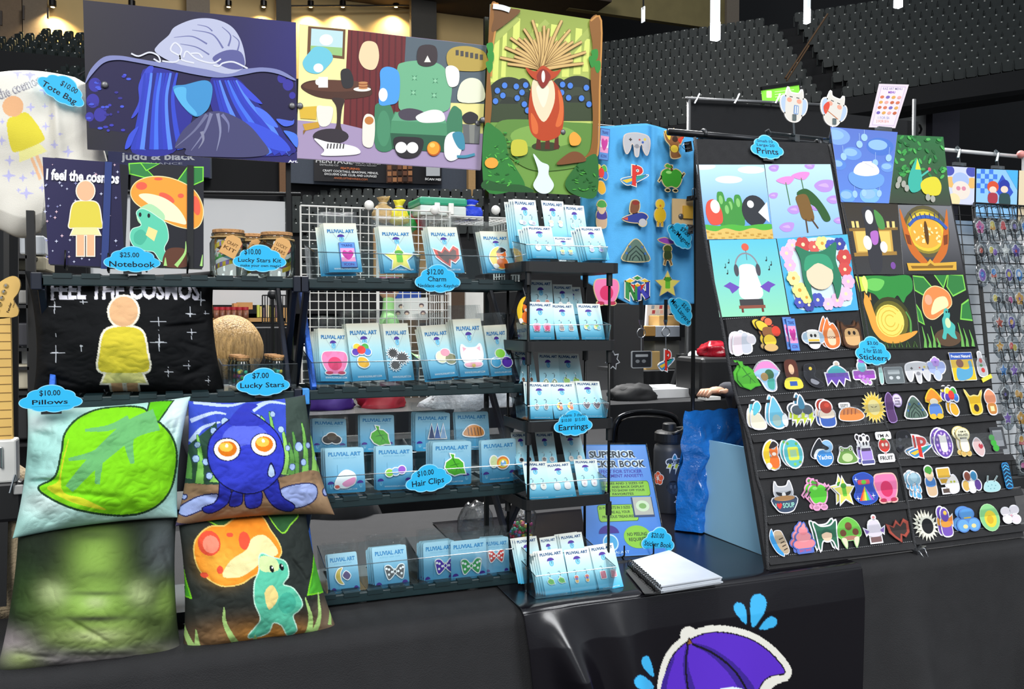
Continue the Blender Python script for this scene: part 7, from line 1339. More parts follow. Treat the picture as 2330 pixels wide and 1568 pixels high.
pin('balloon bunch pin partly behind the forest poster', 1367, 410, 44, 70, balloons())
pin('red P and blue S console logo pin on blue cloth', 1443, 402, 64, 56, ps(), border='#ece6d8')
pin('large green apple pin on blue cloth', 1527, 403, 62, 72, [(([(x*.9, y*.85) for x, y in p]), c) for p, c in apple('#3f9a34')]+[(stroke([(-.75, .0), (-.98, -.35)], .08), '#1c241c'), (stroke([(.75, .0), (.98, .3)], .08), '#1c241c'), E(-.3, -.9, .16, .08, '#1c241c'), E(.3, -.9, .16, .08, '#1c241c')])
pin('green-topped standing figure pin on blue cloth', 1368, 487, 38, 66, fig('#d8b894', '#4a3c8c', '#c8a888')+[Sm([(-.6, .6), (-.3, .95), (.3, .95), (.6, .6), (0, .45)], '#4a9a44')])
pin('red and blue rocket-rider shaped pin on blue cloth', 1445, 487, 62, 66, [Sm([(-.3, .9), (.2, .95), (.3, .5), (.1, .1), (-.4, .1)], '#7a4a30'), E(0, .8, .25, .15, '#8a2c24'), Sm([(-.98, -.4), (-.4, -.1), (.5, .1), (.95, -.2), (.4, -.6), (-.5, -.6)], '#2f3c8c'), E(.55, -.6, .3, .28, '#b8b8bc'), ([(-.98, -.4), (-.6, -.25), (-.6, -.5)], '#d8502c')])
pin('yellow chick pin on blue cloth', 1501, 485, 34, 70, [E(0, .6, .6, .32, '#e6c43a'), E(0, -.15, .8, .5, '#e0b82c'), (rect(-.4, -.9, -.15, -.6), '#d8a82c'), (rect(.15, -.9, .4, -.6), '#d8a82c'), E(0, .5, .14, .08, '#d8702c')])
pin('grey ridged dome pin on blue cloth', 1446, 571, 64, 62, dome())
pin('purple-topped brown figure pin on blue cloth', 1518, 573, 48, 70, [Sm([(-.95, .8), (-.3, .95), (.3, .8), (.95, .7), (.3, .55), (-.4, .6)], '#9a4cb0'), E(0, .2, .4, .25, '#4a5a2c'), Sm([(-.3, .0), (.3, .0), (.35, -.5), (-.3, -.5)], '#3a4a2c'), (stroke([(-.2, -.5), (-.3, -.9)], .14), '#7a5a34'), (stroke([(.2, -.5), (.4, -.9)], .14), '#7a5a34')])
pin('big round pink pin at the lower left of the blue cloth', 1379, 662, 62, 66, pinkb())
pin('four-colour block letter N logo pin on blue cloth', 1449, 656, 64, 66, nlogo(), border='#ece6d8', g=.07)
pin('pale yellow star pin with green middle on blue cloth', 1518, 648, 58, 62, stargrn())
ptag('tilted blue cloud price tag reading Pin Magnet', 1549, 534, 66, 44, 2.06, -38, [('$7.00', 4, 6, 8, 22), ('Pin/Magnet', 0, -8, 9, 52)], clip=False)
ptag('steeply tilted blue cloud price tag reading Mini Lanyard', 1551, 706, 70, 42, 2.06, -48, [('$5.00', 2, 6, 8, 20), ('Mini Lanyard', 0, -8, 9, 56)], clip=False)
# cardboard sample and clips beside the cloth
t = thing('sample_board', 'tan cardboard board with sample magnet beside blue cloth', 'board', onY(1555, 500, 2.08))
A0 = onY(1528, 452, 2.085); B0 = onY(1575, 512, 2.085); MB().box((A0.x, 2.08, B0.z), (B0.x, 2.084, A0.z)).build('board', mat('kraft_board', '#d8b988', .8), t)
MB().box((onY(1555, 470, 2.075).x, 2.074, onY(1560, 497, 2.075).z), (onY(1577, 470, 2.075).x, 2.0795, onY(1560, 468, 2.075).z)).build('yellow_note', mat('yellow_note', '#d8a83a', .8), t)
MB().lathe([(.006, 0), (.0075, .002), (.0075, .008)], onY(1551, 492, 2.075), 12, Matrix.Rotation(-math.pi/2, 4, 'X')).build('magnet', GREYM, t, smooth=True)
def binder(label, x, y, Y, s_=.022, rot=0, sil=False, fr=None):
    p = onY(x, y, Y) if fr is None else fr; t = thing('binder_clip', label, 'binder clip', p, 'binder clips'); R = Matrix.Rotation(rot, 4, 'Y')
    q = lambda a, b, c: p+R @ Vector((a, b, c))
    MB().add([q(-s_*.6, -.004, -s_*.4), q(s_*.6, -.004, -s_*.4), q(s_*.6, -.010, s_*.25), q(-s_*.6, -.010, s_*.25), q(-s_*.6, .004, -s_*.4), q(s_*.6, .004, -s_*.4), q(s_*.6, .010, s_*.25), q(-s_*.6, .010, s_*.25)], [(0, 1, 2, 3), (7, 6, 5, 4), (3, 2, 6, 7), (0, 3, 7, 4), (1, 5, 6, 2)]).build('jaw', STEEL if sil else BLK, t)
    MB().tube([q(-s_*.35, -.009, s_*.1), q(-s_*.25, -.014, -s_*.5), q(-s_*.3, -.016, -s_*1.1), q(0, -.017, -s_*1.4), q(s_*.3, -.016, -s_*1.1), q(s_*.25, -.014, -s_*.5), q(s_*.35, -.009, s_*.1)], .0011, 6).build('wire_handle', STEEL, t, smooth=True)
binder('black binder clip beside the blue cloth top corner', 1566, 334, 2.06, .022, math.radians(80)); binder('black binder clip on the tan sample board, upper', 1574, 452, 2.06, .02, math.radians(170)); binder('black binder clip below the tan sample board', 1570, 522, 2.06, .02, math.radians(95))
binder('silver binder clip at the bottom of the sticker display', 2086, 1258, 0, .026, math.radians(-20), True, pfp(2084, 1252, .012))
# ================================================================ jars on the left rack
GLASS = clear('jar_glass', '#eef6f4', .03, .05, .8); CORK = mat('cork', '#b8895a', .9, var=.15, vs=60, bump=.5, bs=120); KRAFT = mat('kraft_tag', '#dba96c', .85); TWINE = mat('twine', '#b89a68', .95)
STRIPC = ['#e8c83c', '#9a7ac8', '#8fd0e4', '#5cb85a', '#e9e6e0', '#d85a6a', '#e89a4a']
rj = random.Random(11)
def jar(label, px, py, Y, r, h_, z0, fill, tagtxt=None, grp='jars'):
    p = onY(px, py, Y); p.z = z0; t = thing('glass_jar', label, 'jar', p, grp)
    MB().lathe([(r*.9, 0), (r, .004), (r, h_*.72), (r*.86, h_*.82), (r*.82, h_*.86), (r*.9, h_*.88), (r*.9, h_*.93), (r*.82, h_*.93)], p, 22).build('glass', GLASS, t, smooth=True)
    MB().lathe([(r*.74, h_*.84), (r*.8, h_*.93), (r*.86, h_*.94), (r*.86, h_*1.0), (r*.84, h_*1.01)], p, 20).build('cork_lid', CORK, t, smooth=False)
    if fill == 'strips':
        for k in range(9):
            a = rj.uniform(0, 6.28); zz = z0+.008+k*h_*.07; q = r*.74
            pts = [p+Vector((q*math.cos(a+s_*.5), q*math.sin(a+s_*.5), zz-z0+.004*s_)) for s_ in range(6)]
            v = []; f = []
            for i_, b in enumerate(pts): v += [b, b+Vector((0, 0, h_*.10))]
            for i_ in range(5): f.append((2*i_, 2*i_+2, 2*i_+3, 2*i_+1))
            MB().add(v, f).build('paper_strip', mat('strip_'+STRIPC[k % 7][1:], STRIPC[k % 7], .7), t)
        MB().tube([p+Vector((r*.93*math.cos(a), r*.93*math.sin(a), h_*.84)) for a in np.linspace(0, 6.0, 14)], .0016, 5).build('twine', TWINE, t)
        tg = Frame(p+Vector((r*.2, -r-.004, h_*.72)), (.85, -.1, -.5), (.4, -.12, .85)); A = Art(); A.slab([(-.016, -.03), (.016, -.03), (.016, .004), (.008, .012), (-.008, .012), (-.016, .004)], '#dba96c', .001); A.text(tagtxt[0], 0, -.008, .007, '#5a3a1c', w=.022, al='c'); A.text(tagtxt[1], 0, -.019, .007, '#5a3a1c', w=.024, al='c'); A.build('paper_tag', PAPER, tg.M(), t)
    else:
        for k in range(11):
            a = rj.uniform(0, 6.28); q = r*.55*math.sqrt(rj.random()); zz = .008+(k//4)*h_*.17
            c = ['#e05a9c', '#4ac0a0', '#e8c84a', '#6aa4e0', '#d8405c', '#9a6cd0', '#5cb85a'][k % 7]
            MB().ball(p+Vector((q*math.cos(a), q*math.sin(a), zz)), r*.26, 6, 4).build('paper_star', mat('star_'+c[1:], c, .6), t)
    return t
jar('lucky star kit jar with kraft tag, left', 520, 560, RY+.055, .036, .092, z1, 'strips', ('CRAFT', 'KIT'), 'lucky star kit jars')
jar('lucky star kit jar with yellow strips, right', 630, 560, RY+.055, .037, .090, z1, 'strips', ('LUCKY', 'STARS'), 'lucky star kit jars')
jar('lucky star kit jar behind the price tag, middle', 575, 560, RY+.135, .034, .092, z1, 'strips', ('CRAFT', 'KIT'), 'lucky star kit jars')
binbox('clear acrylic tray holding the small lucky star jars', onY(510, 840, RY+.02).x, onY(672, 840, RY+.02).x, RY+.02, RY+.15, z2, .05, .056, .006, 1)
for i in range(3):
    for j, px in enumerate((552, 632)):
        jar('small corked jar of paper stars, %s column, %s' % ('left' if j == 0 else 'right', ('front', 'middle', 'rear')[i]), px-8*i, 850, RY+.043+.036*i, .0155, .062, z2+.004, 'stars', None, 'small lucky star jars')
# ================================================================ front of the right-hand table
ZT = TZ+.0075
f, w_, h_ = lean((1340, 1272), (1516, 1262), (1286, 1014), onZ(1430, 1266, ZT).y, .1, .5)
f.O.z = max(f.O.z, ZT+.006)
t = thing('sticker_book_sign', 'blue sign for the superior sticker book with green bubbles', 'sign', f.O)
A = Art(); m_ = lambda u_, v_: (u_*w_, v_*h_); A.slab([m_(0, 0), m_(1, 0), m_(1, 1), m_(0, 1)], '#4f8fe0', .0012, '#dfe8f0'); A.grad([m_(0.01, .01), m_(.99, .01), m_(.99, .99), m_(.01, .99)], ['#4a8ae0', '#3f80d8', '#7fa8ec', '#86aef0'])
def tx(s_, u_, v_, h2, c, wd, b=.02): A.text(s_, u_*w_, v_*h_, h2*h_, c, w=wd*w_, bold=b, al='c')
for s_, v_, wd in (('SUPERIOR', .88, .62), ('STICKER BOOK', .79, .84)): tx(s_, .52, v_, .062, '#f2f4fa', wd+.02, .11); tx(s_, .52, v_, .06, '#3a3c48', wd, .03)
tx('PERFECT FOR STICKER', .55, .735, .03, '#4a3ca8', .66); tx('PLACEMENT ANXIETY!', .58, .695, .03, '#4a3ca8', .6)
A.poly([m_(u_, v_) for u_, v_ in rrect(.2, .52, .94, .66, .03)], '#2f5a2a'); A.poly([m_(u_, v_) for u_, v_ in rrect(.205, .524, .935, .656, .03)], '#9fd04a')
for i, s_ in enumerate(('12 PAGES AND 2 SIZES OF', 'FRONT AND BACK DISPLAY', 'SHEETS TO SHOW OFF YOUR', 'FAVORITES')): tx(s_, .57, .63-i*.032, .02, '#26381c', .6 if i < 3 else .28)
A.poly([m_(u_, v_) for u_, v_ in rrect(.2, .3, .72, .45, .03)], '#2f5a2a'); A.poly([m_(u_, v_) for u_, v_ in rrect(.205, .304, .715, .446, .03)], '#a8d64a')
for i, s_ in enumerate(('20 POCKETS IN 3 SIZES TO', 'STORE ALL YOUR', 'PRECIOUS TREASURES')): tx(s_, .46, .412-i*.04, .024, '#26381c', (.48, .32, .42)[i])
A.poly([m_(.66, .33), m_(.94, .33), m_(.94, .51), m_(.66, .51)], '#3a4a78'); A.poly([m_(.68, .35), m_(.93, .35), m_(.93, .51), m_(.68, .51)], '#c9bfb4'); A.poly([m_(u_, v_) for u_, v_ in ell(.8, .43, .09, .05)], '#e0e8c8'); A.poly([m_(u_, v_) for u_, v_ in ell(.8, .43, .05, .025)], '#8fb86a')
A.poly([m_(u_, v_) for u_, v_ in cr([(.08, .62), (.16, .6), (.18, .5), (.1, .48)], 4)], '#d8d0c8'); A.poly([m_(u_, v_) for u_, v_ in ell(.66, .16, .18, .1)], '#9ad03c'); tx('NO PEELING', .66, .17, .03, '#26381c', .26); tx('REQUIRED!', .66, .125, .03, '#26381c', .24)
A.poly([m_(u_, v_) for u_, v_ in ell(.3, .12, .1, .075)], '#dff0fa'); A.poly([m_(u_, v_) for u_, v_ in ell(.3, .12, .085, .062)], '#5ab4e4'); A.poly([m_(u_, v_) for u_, v_ in ell(.3, .2, .13, .07, 16, 0, 180)], '#4a2a94'); tx('@PLUVIALART', .32, .025, .022, '#cfe4f8', .4)
A.build('print', PAPER, f.M(), t); MB().box((-.002, -.004, -.001), (w_+.002, -.0025, h_+.004), f.M()).build('acrylic_front', ACR, t)
MB().box((-.004, -.03, -.006), (w_+.004, .04, -.001), Frame(f.O, f.X, (0, 0, 1)).M()).build('acrylic_foot', ACRE, t)
for u_ in (.42, .8): MB().tube([f.O+f.X*w_*u_+f.N*.012+Vector((0, 0, .024)), f.O+f.X*w_*u_+f.N*.012, f.O+f.X*w_*u_-f.N*.03], .002, 6).build('easel_peg', BLKM, t)
sp = f.O+f.X*w_*.93+f.U*h_*.13; yy = sp.y-.01
ptag('blue cloud price tag reading Sticker Book', 1498, 1231, 76, 52, yy, -10, [('$20.00', -4, 6, 9, 28), ('Sticker Book', 0, -11, 9, 60)])
# open sticker book lying flat
t = thing('open_sticker_book', 'white sticker book lying open with black coil spine', 'book', onZ(1530, 1310, ZT))
q = [onZ(1440, 1292, ZT), onZ(1524, 1268, ZT), onZ(1642, 1330, ZT), onZ(1506, 1352, ZT)]
for k in range(6):
    dz = .0006+k*.003; sh = [p+Vector((.004*math.sin(k*2.1), .003*math.cos(k*1.7), dz)) for p in q]
    bulge = Vector((0, 0, .0026)); v = sh+[p+bulge for p in sh]
    MB().add(v, [(3, 2, 1, 0), (4, 5, 6, 7), (0, 1, 5, 4), (1, 2, 6, 5), (2, 3, 7, 6), (3, 0, 4, 7)]).build('page', mat('glossy_page', '#c2c8d0', .18, coat=.3), t)
MB().add([q[0]+Vector((-.03, -.02, .0)), q[0]+Vector((-.002, .0, 0)), q[3]+Vector((-.002, 0, 0)), q[3]+Vector((-.035, .01, 0))]+[p+Vector((0, 0, .002)) for p in (q[0]+Vector((-.03, -.02, .0)), q[0]+Vector((-.002, .0, 0)), q[3]+Vector((-.002, 0, 0)), q[3]+Vector((-.035, .01, 0)))], [(3, 2, 1, 0), (4, 5, 6, 7), (0, 1, 5, 4), (1, 2, 6, 5), (2, 3, 7, 6), (3, 0, 4, 7)]).build('cover', BLK, t)
co = MB(); n_ = 90; d = q[3]-q[0]
co.tube([q[0]+d*(k/n_)+Vector((-.008+.009*math.cos(k*1.2), 0, .012+.010*math.sin(k*1.2))) for k in range(n_+1)], .0012, 5).build('coil', BLKM, t, smooth=True)
# water bottle
bp = onZ(1522, 1164, TZ+.002); rB = (onY(1553, 1100, bp.y).x-onY(1490, 1100, bp.y).x)/2; hB = onY(1522, 966, bp.y).z-TZ
t = thing('water_bottle', 'dark grey insulated water bottle covered with stickers', 'bottle', bp)
MB().lathe([(rB*.9, 0), (rB*.97, .006), (rB*.97, hB*.70), (rB*.9, hB*.76), (rB*.72, hB*.78), (rB*.72, hB*.80)], bp, 32).build('body', mat('graphite_steel', '#3f4145', .45, metal=.3), t, smooth=True)
MB().lathe([(rB*.74, hB*.79), (rB*.74, hB*.815)], bp, 32).build('neck_ring', STEEL, t, smooth=True)
MB().lathe([(rB*.9, hB*.80), (rB*.92, hB*.81), (rB*.92, hB*.90), (rB*.8, hB*.92), (rB*.45, hB*.93), (rB*.42, hB*1.0), (rB*.36, hB*1.01)], bp, 28).build('lid', BLK, t, smooth=False)
MB().tube([bp+Vector((rB*.9*math.cos(a), rB*.9*math.sin(a), hB*(.90+.05*math.sin(a+2)))) for a in np.linspace(-1.9, .6, 8)], .005, 6).build('carry_loop', BLK, t, smooth=True)
bf = Frame(bp+Vector((0, -rB-.001, 0)), (1, -.12, 0), (0, 0, 1))
def bst(sh, u_, v_, s_, bd='#e8e8e8'):
    A = Art(); me = diecut(sh, bd, .1, .0006, GLOSS, 'sticker_decal')
    # wrap onto the round body
    ph0 = math.atan2(-bp.y, -bp.x)+u_
    for vv in me.vertices:
        x, y, z = vv.co; a = ph0+x*s_/rB; rr = rB*.975-y; vv.co = (bp.x+rr*math.cos(a), bp.y+rr*math.sin(a), bp.z+v_*hB+z*s_)
    o = bpy.data.objects.new('sticker_decal', me); link(o, t)
bst([E(-.4, .2, .45, .3, '#3f4a54'), E(.4, .2, .45, .3, '#3f4a54'), Sm([(0, .95), (.2, .5), (-.2, .5)], '#3f8aa8'), ([(-.6, .0), (-.3, .0), (-.5, -.8), (-.45, -.35), (-.75, -.35)], '#d8d83c'), ([(.1, .0), (.4, .0), (.1, -.9), (.2, -.4), (-.05, -.4)], '#d8d83c')], .35, .57, .030)
bst(flower('#e8623c', '#f2e8e0'), -.75, .40, .020); bst([(star(0, 0, .95, 7, .55), '#4a2c9c')], .75, .16, .020); bst([E(0, 0, .9, .9, '#2c2e33'), E(-.3, .1, .2, .3, '#55585e'), E(.3, .1, .2, .3, '#55585e')], .25, .31, .020, '#2c2e33')
# light blue board standing beside the display, blue bag behind it
LB = mat('light_blue_board', '#9cd2f0', .35, var=.03, vs=5); 
a, b = onZ(1588, 1206, TZ+.006), onZ(1741, 1266, TZ+.006); X = (b-a); f = Frame(a, X, (0, 0, 1)); wl = X.length
tl = f.st(1606, 1000)[1]; tr2 = f.st(1722, 1023)[1]
pts = [(0, 0), (wl, 0), (wl*1.0, tr2), (wl*.86, tr2)]+[(wl*.1*math.cos(x)+wl*.12, tl-.03+.03*math.sin(x)) for x in np.linspace(math.pi/2, math.pi, 6)]
t = thing('blue_board', 'light blue plastic board standing beside the sticker display', 'board', a)
MB().prism(pts, 0, .004, lambda x, y, d_: f.O+f.X*x+f.U*y-f.N*d_).build('board_sheet', LB, t)
MB().bar(a-Vector((0, 0, .003)), b-Vector((0, 0, .003)), .006, .006).build('dark_edge', BLK, t)
def crumple(name, label, cat, c, r, m, seed, amp=.3, n=28, grp=None, flat=0):
    mb = MB(); mb.ball((0, 0, 0), 1, n, n//2); v = []
    for p in mb.v:
        p = Vector(p); k = 1+amp*noise.noise(p*1.7+Vector((seed, 0, 0)))+amp*.5*noise.noise(p*4.5+Vector((0, seed, 0)))+amp*.25*abs(noise.noise(p*10))
        z = p.z*r[2]*k; 
        if z < -r[2]*.85: z = -r[2]*.85
        v.append((c[0]+p.x*r[0]*k, c[1]+p.y*r[1]*k, c[2]+z))
    mb.v = v; o = mb.build(name, m, None, smooth=True); return tag(o, label, cat, grp)
BBG = mat('blue_plastic_bag', '#1f76ee', .16, var=.25, vs=14, bump=.9, bs=30, coat=.4)
pbg = onZ(1640, 1170, TZ)+Vector((.03, .10, 0))
def bluebag():
    x0, x1, = onY(1563, 1000, 2.02).x, onY(1730, 1000, 2.02).x; z0, zt_ = TZ+.008, onY(1640, 934, 2.0).z; V = []; nu, nv = 40, 44
    for s in (-1, 1):
        for j in range(nv+1):
            for i in range(nu+1):
                u_, v_ = i/nu, j/nv; e = min(1, 5*min(u_, 1-u_, 1-v_ if v_ > .5 else 1)); wob = .016*noise.noise((u_*4, v_*5, s*3))+.010*noise.noise((u_*11, v_*12, s))
                V.append((x0+(x1-x0)*u_+.014*noise.noise((0, v_*6, s+i/nu)), 2.03+s*(.05*e*(1-.6*v_)+wob*e)+.05*(1-v_), z0+(zt_-z0)*v_+.012*noise.noise((u_*7, 0, 1))*v_))
    h = (nu+1)*(nv+1); f_ = []
    for j in range(nv):
        for i in range(nu): a_ = j*(nu+1)+i; f_.append((a_, a_+1, a_+nu+2, a_+nu+1)); f_.append((h+a_+nu+1, h+a_+nu+2, h+a_+1, h+a_))
    return MB().add(V, f_)
tag(bluebag().build('plastic_bag', BBG, None, smooth=True), 'crumpled bright blue plastic bag behind the light blue board', 'bag')
# ================================================================ hanging lanyards and keychains
def ring(mb, c, r, w_=.0012): mb.tube([c+Vector((r*math.cos(a), 0, r*math.sin(a))) for a in np.linspace(0, 2*math.pi, 21)[:-1]], w_, 6, True); return mb
def lanyard(label, px, y0, yr, yc, Y, sh, w_, h_, bd):
    top = onY(px, y0, Y); c = onY(px, yr, Y); t = thing('mini_lanyard', label, 'lanyard', c, 'mini lanyards'); k = .0019
    MB().box((top.x-.005, Y-.001, onY(px, y0+38, Y).z), (top.x+.005, Y+.001, top.z+.01)).build('strap', BLK, t)
    q = onY(px, y0+38, Y); MB().add([q+Vector((-.006, 0, 0)), q+Vector((.006, 0, 0)), q+Vector((.003, 0, -.014)), q+Vector((-.003, 0, -.014))]+[q+Vector((-.006, .003, 0)), q+Vector((.006, .003, 0)), q+Vector((.003, .003, -.014)), q+Vector((-.003, .003, -.014))], [(0, 1, 2, 3), (7, 6, 5, 4), (0, 4, 5, 1), (1, 5, 6, 2), (2, 6, 7, 3), (3, 7, 4, 0)]).build('swivel_clip', STEEL, t)
    ring(MB(), c, .0125, .0013).build('key_ring', STEEL, t, smooth=True)
    MB().tube([c+Vector((0, 0, .0125)), q+Vector((0, 0, -.014))], .0012, 6).build('link_bar', STEEL, t)
    bt = onY(px, yc-h_/2, Y); MB().tube([c-Vector((0, 0, .0125)), bt], .0013, 6).build('chain', STEEL, t)
    fc = FY(px, yc, Y); kk = fc.st(px+10, yc)[0]/10; o = bpy.data.objects.new('charm', diecut(sh, bd, .1, .003, GLOSS, 'charm', sx=w_*kk/2.2, sy=h_*kk/2.2)); o.matrix_basis = fc.M(); link(o, t)
lanyard('mini lanyard with black cassette charm', 1459, 690, 758, 818, 2.09, [rc('#26282c', .12), (rrect(-.6, .3, .6, .6, .05), '#8e9296'), E(-.4, -.2, .2, .2, '#6c7074'), E(.2, -.2, .2, .2, '#6c7074')], 52, 38, '#8a8e92')
lanyard('mini lanyard with console logo charm', 1515, 690, 756, 822, 2.09, ps(), 38, 50, '#dfe2e6')
t = thing('keychain', 'moon fox keychain hanging from the charm rack corner', 'keychain', onY(1194, 708, 1.76)); fc = FY(1194, 708, 1.76); kk = fc.st(1204, 708)[0]/10
o = bpy.data.objects.new('charm', diecut(moonfox(), '#17171a', .05, .003, GLOSS, 'charm', sx=46*kk/2.1, sy=64*kk/2.1)); o.matrix_basis = fc.M(); link(o, t)
MB().tube([onY(1196, 676, 1.76), onY(1190, 655, 1.77), onY(1192, 640, 1.79)], .0012, 6).build('chain', STEEL, t)
t = thing('keychain', 'clear spiky black keychain hanging on the tower stand', 'keychain', onY(1393, 820, 1.74)); fc = FY(1393, 820, 1.74); kk = fc.st(1403, 820)[0]/10
o = bpy.data.objects.new('charm', diecut([(star(0, 0, .9, 7, .6), '#1b1a1e')], '#9a9ea4', .1, .003, GLOSS, 'charm', sx=34*kk/2.1, sy=42*kk/2.1)); o.matrix_basis = fc.M(); link(o, t)
MB().tube([onY(1393, 800, 1.74), onY(1393, 783, 1.735)], .001, 6).build('chain', STEEL, t)
# ================================================================ standees and menu on top of the display
def standee(label, cx, cy, w_, h_, sh, rot, bot):
    Y = PT.y+.02; fc = FY(cx, cy, Y); kk = fc.st(cx+10, cy)[0]/10; t = thing('acrylic_standee', label, 'standee', fc.O, 'standees on the display pipe')
    a_ = math.radians(rot); X = Vector((math.cos(a_), 0, math.sin(a_))); U = Vector((-math.sin(a_), 0, math.cos(a_)))
    o = bpy.data.objects.new('cutout', diecut(sh, '#f2ece6', .08, .003, GLOSS, 'cutout', sx=w_*kk/2.1, sy=h_*kk/2.1)); o.matrix_basis = Frame(fc.O, X, U).M(); link(o, t)
    p0 = onY(cx, cy+h_*.45, Y); p1 = onY(bot[0], bot[1], Y); MB().tube([p0, p0.lerp(p1, .5), p1], .003, 6).build('clear_stem', ACRE, t)
    MB().box((p1.x-.008, Y-.012, p1.z-.012), (p1.x+.008, Y+.014, p1.z+.006)).build('pipe_clip', ACRE, t); MB().box((p0.x-.006, Y-.006, p0.z-.008), (p0.x+.006, Y+.006, p0.z+.008)).build('head_clip', ACRE, t)
catw = lambda acc: [E(-.75, -.05, .3, .5, '#b9cdea', 15), E(.75, -.05, .3, .5, '#b9cdea', -15), Sm([(-.55, .95), (-.35, .7), (.35, .7), (.6, .95), (.7, .3), (.65, -.6), (.3, -.95), (-.3, -.95), (-.65, -.6), (-.7, .3)], '#e2ddd4'), E(-.4, .25, .2, .14, '#f0a890'), E(.4, .25, .2, .14, '#f0a890'), (stroke([(-.4, .45), (-.15, .45)], .05), '#4a4038'), (stroke([(.15, .45), (.4, .45)], .05), '#4a4038')]+acc
standee('white winged cat standee holding a striped cup', 1805, 239, 58, 64, catw([(rrect(.0, -.55, .4, .0, .06), '#7a9ac8'), (rect(.1, -.5, .18, -.05), '#e8eef4'), (rect(.26, -.5, .34, -.05), '#e8eef4')]), -4, (1808, 314))
standee('white cat standee with red heart arrow', 1896, 249, 56, 62, catw([Sm([(-.9, -.1), (-.6, .3), (-.4, .05), (-.6, -.5)], '#e0503c'), (stroke([(-.7, -.2), (.5, -.5)], .05), '#c87a4a')]), -14, (1886, 318))
qd = [(2000, 191), (2067, 193), (2036, 292), (1977, 290)]
fm = Frame(onY(2008, 291, PT.y+.04), (1, 0, 0), (0, 0, 1)); A = pxart(fm); A.slab(qd, '#e6d8e2', .002); P, Q, L = pd(A, q2(qd)); P(rect(.08, .05, .92, .95), '#cdb8d8'); P(rect(.1, .065, .9, .935), '#ecdfe6')
A.text('KAZ ART MENU', *q2(qd)(.5, .13), 5.5, '#8a7fb0', w=44, al='c', rot=-1); A.text('MENU', *q2(qd)(.5, .21), 5, '#8a4cc0', w=16, al='c', bold=.04); A.text('1 FOR $6', *q2(qd)(.46, .8), 6, '#9a9ccc', w=26, al='c'); A.text('3 FOR $16', *q2(qd)(.45, .88), 6, '#e09a8a', w=28, al='c')
for i in range(4):
    for j in range(4): P(ell(.2+.2*i, .3+.12*j, .07, .035), ['#d8785a', '#e0a85a', '#c86a4a', '#7a6ab8', '#e8a8a0'][(i*3+j) % 5])
t = thing('menu_sign', 'tilted pale pink menu sign with little food drawings above the prints', 'sign', fm.O); A.build('card', PAPER, fm.M(), t)
pm = onY(2010, 296, PT.y+.04); MB().box((pm.x-.025, pm.y-.008, pm.z-.012), (pm.x+.025, pm.y+.008, pm.z+.008)).build('clear_clip', ACRE, t); MB().tube([pm, pm+Vector((0, .0, -.12))], .003, 6).build('stem', ACRE, t)
t = thing('clear_clip_arm', 'clear plastic clip arm lying along the top pipe', 'clip', onY(1800, 310, PT.y+.02)); MB().tube([onY(1748, 302, PT.y+.02), onY(1880, 316, PT.y+.02)], .004, 6).build('arm', ACRE, t); MB().tube([onY(1745, 296, PT.y+.02), onY(1752, 308, PT.y+.02)], .007, 6).build('claw', ACRE, t)
# ================================================================ behind the booth
def bbox(nm, label, cat, x0, y0, x1, y1, Y, d, m, grp=None, bev=0):
    a, b = onY(x0, y0, Y), onY(x1, y1, Y); zlo = min(a.z, b.z); return tag(MB().box((a.x, Y, zlo), (b.x, Y+d, max(a.z, b.z))).build(nm, m, None, bevel=bev), label, cat, grp)
def table(label, x0, x1, Y0, Y1, z, m, grp='tables behind the booth'):
    t = thing('draped_table', label, 'table', ((x0+x1)/2, (Y0+Y1)/2, 0), grp)
    MB().box((x0, Y0, z-.03), (x1, Y1, z)).build('table_top', m, t); v = []; n = 40; f = []
    for i in range(n+1):
        x = x0+(x1-x0)*i/n; v += [(x, Y0-.004, z), (x, Y0-.01-.015*math.sin(i*1.3)-.01*math.sin(i*.6), .01)]
    for i in range(n): f.append((2*i, 2*i+2, 2*i+3, 2*i+1))
    MB().add(v, f).build('drape', m, t, smooth=True); return t
BCLT = mat('black_drape', '#17181b', .9, var=.08, vs=10); GBOX = mat('grey_box', '#8d8f90', .7); CARD = mat('cardboard', '#b58a56', .85)
WBD = mat('white_backdrop', '#c9cacb', .8, var=.03, vs=2)
# wire cubes stand on this table
xa, xb = onY(600, 950, 3.6).x, onY(1300, 950, 3.6).x
table('dark draped table carrying the wire storage cubes', xa, xb, GY-.12, GY+.7, g0.z-3*GS-.003, BCLT)
zc = g0.z-.02
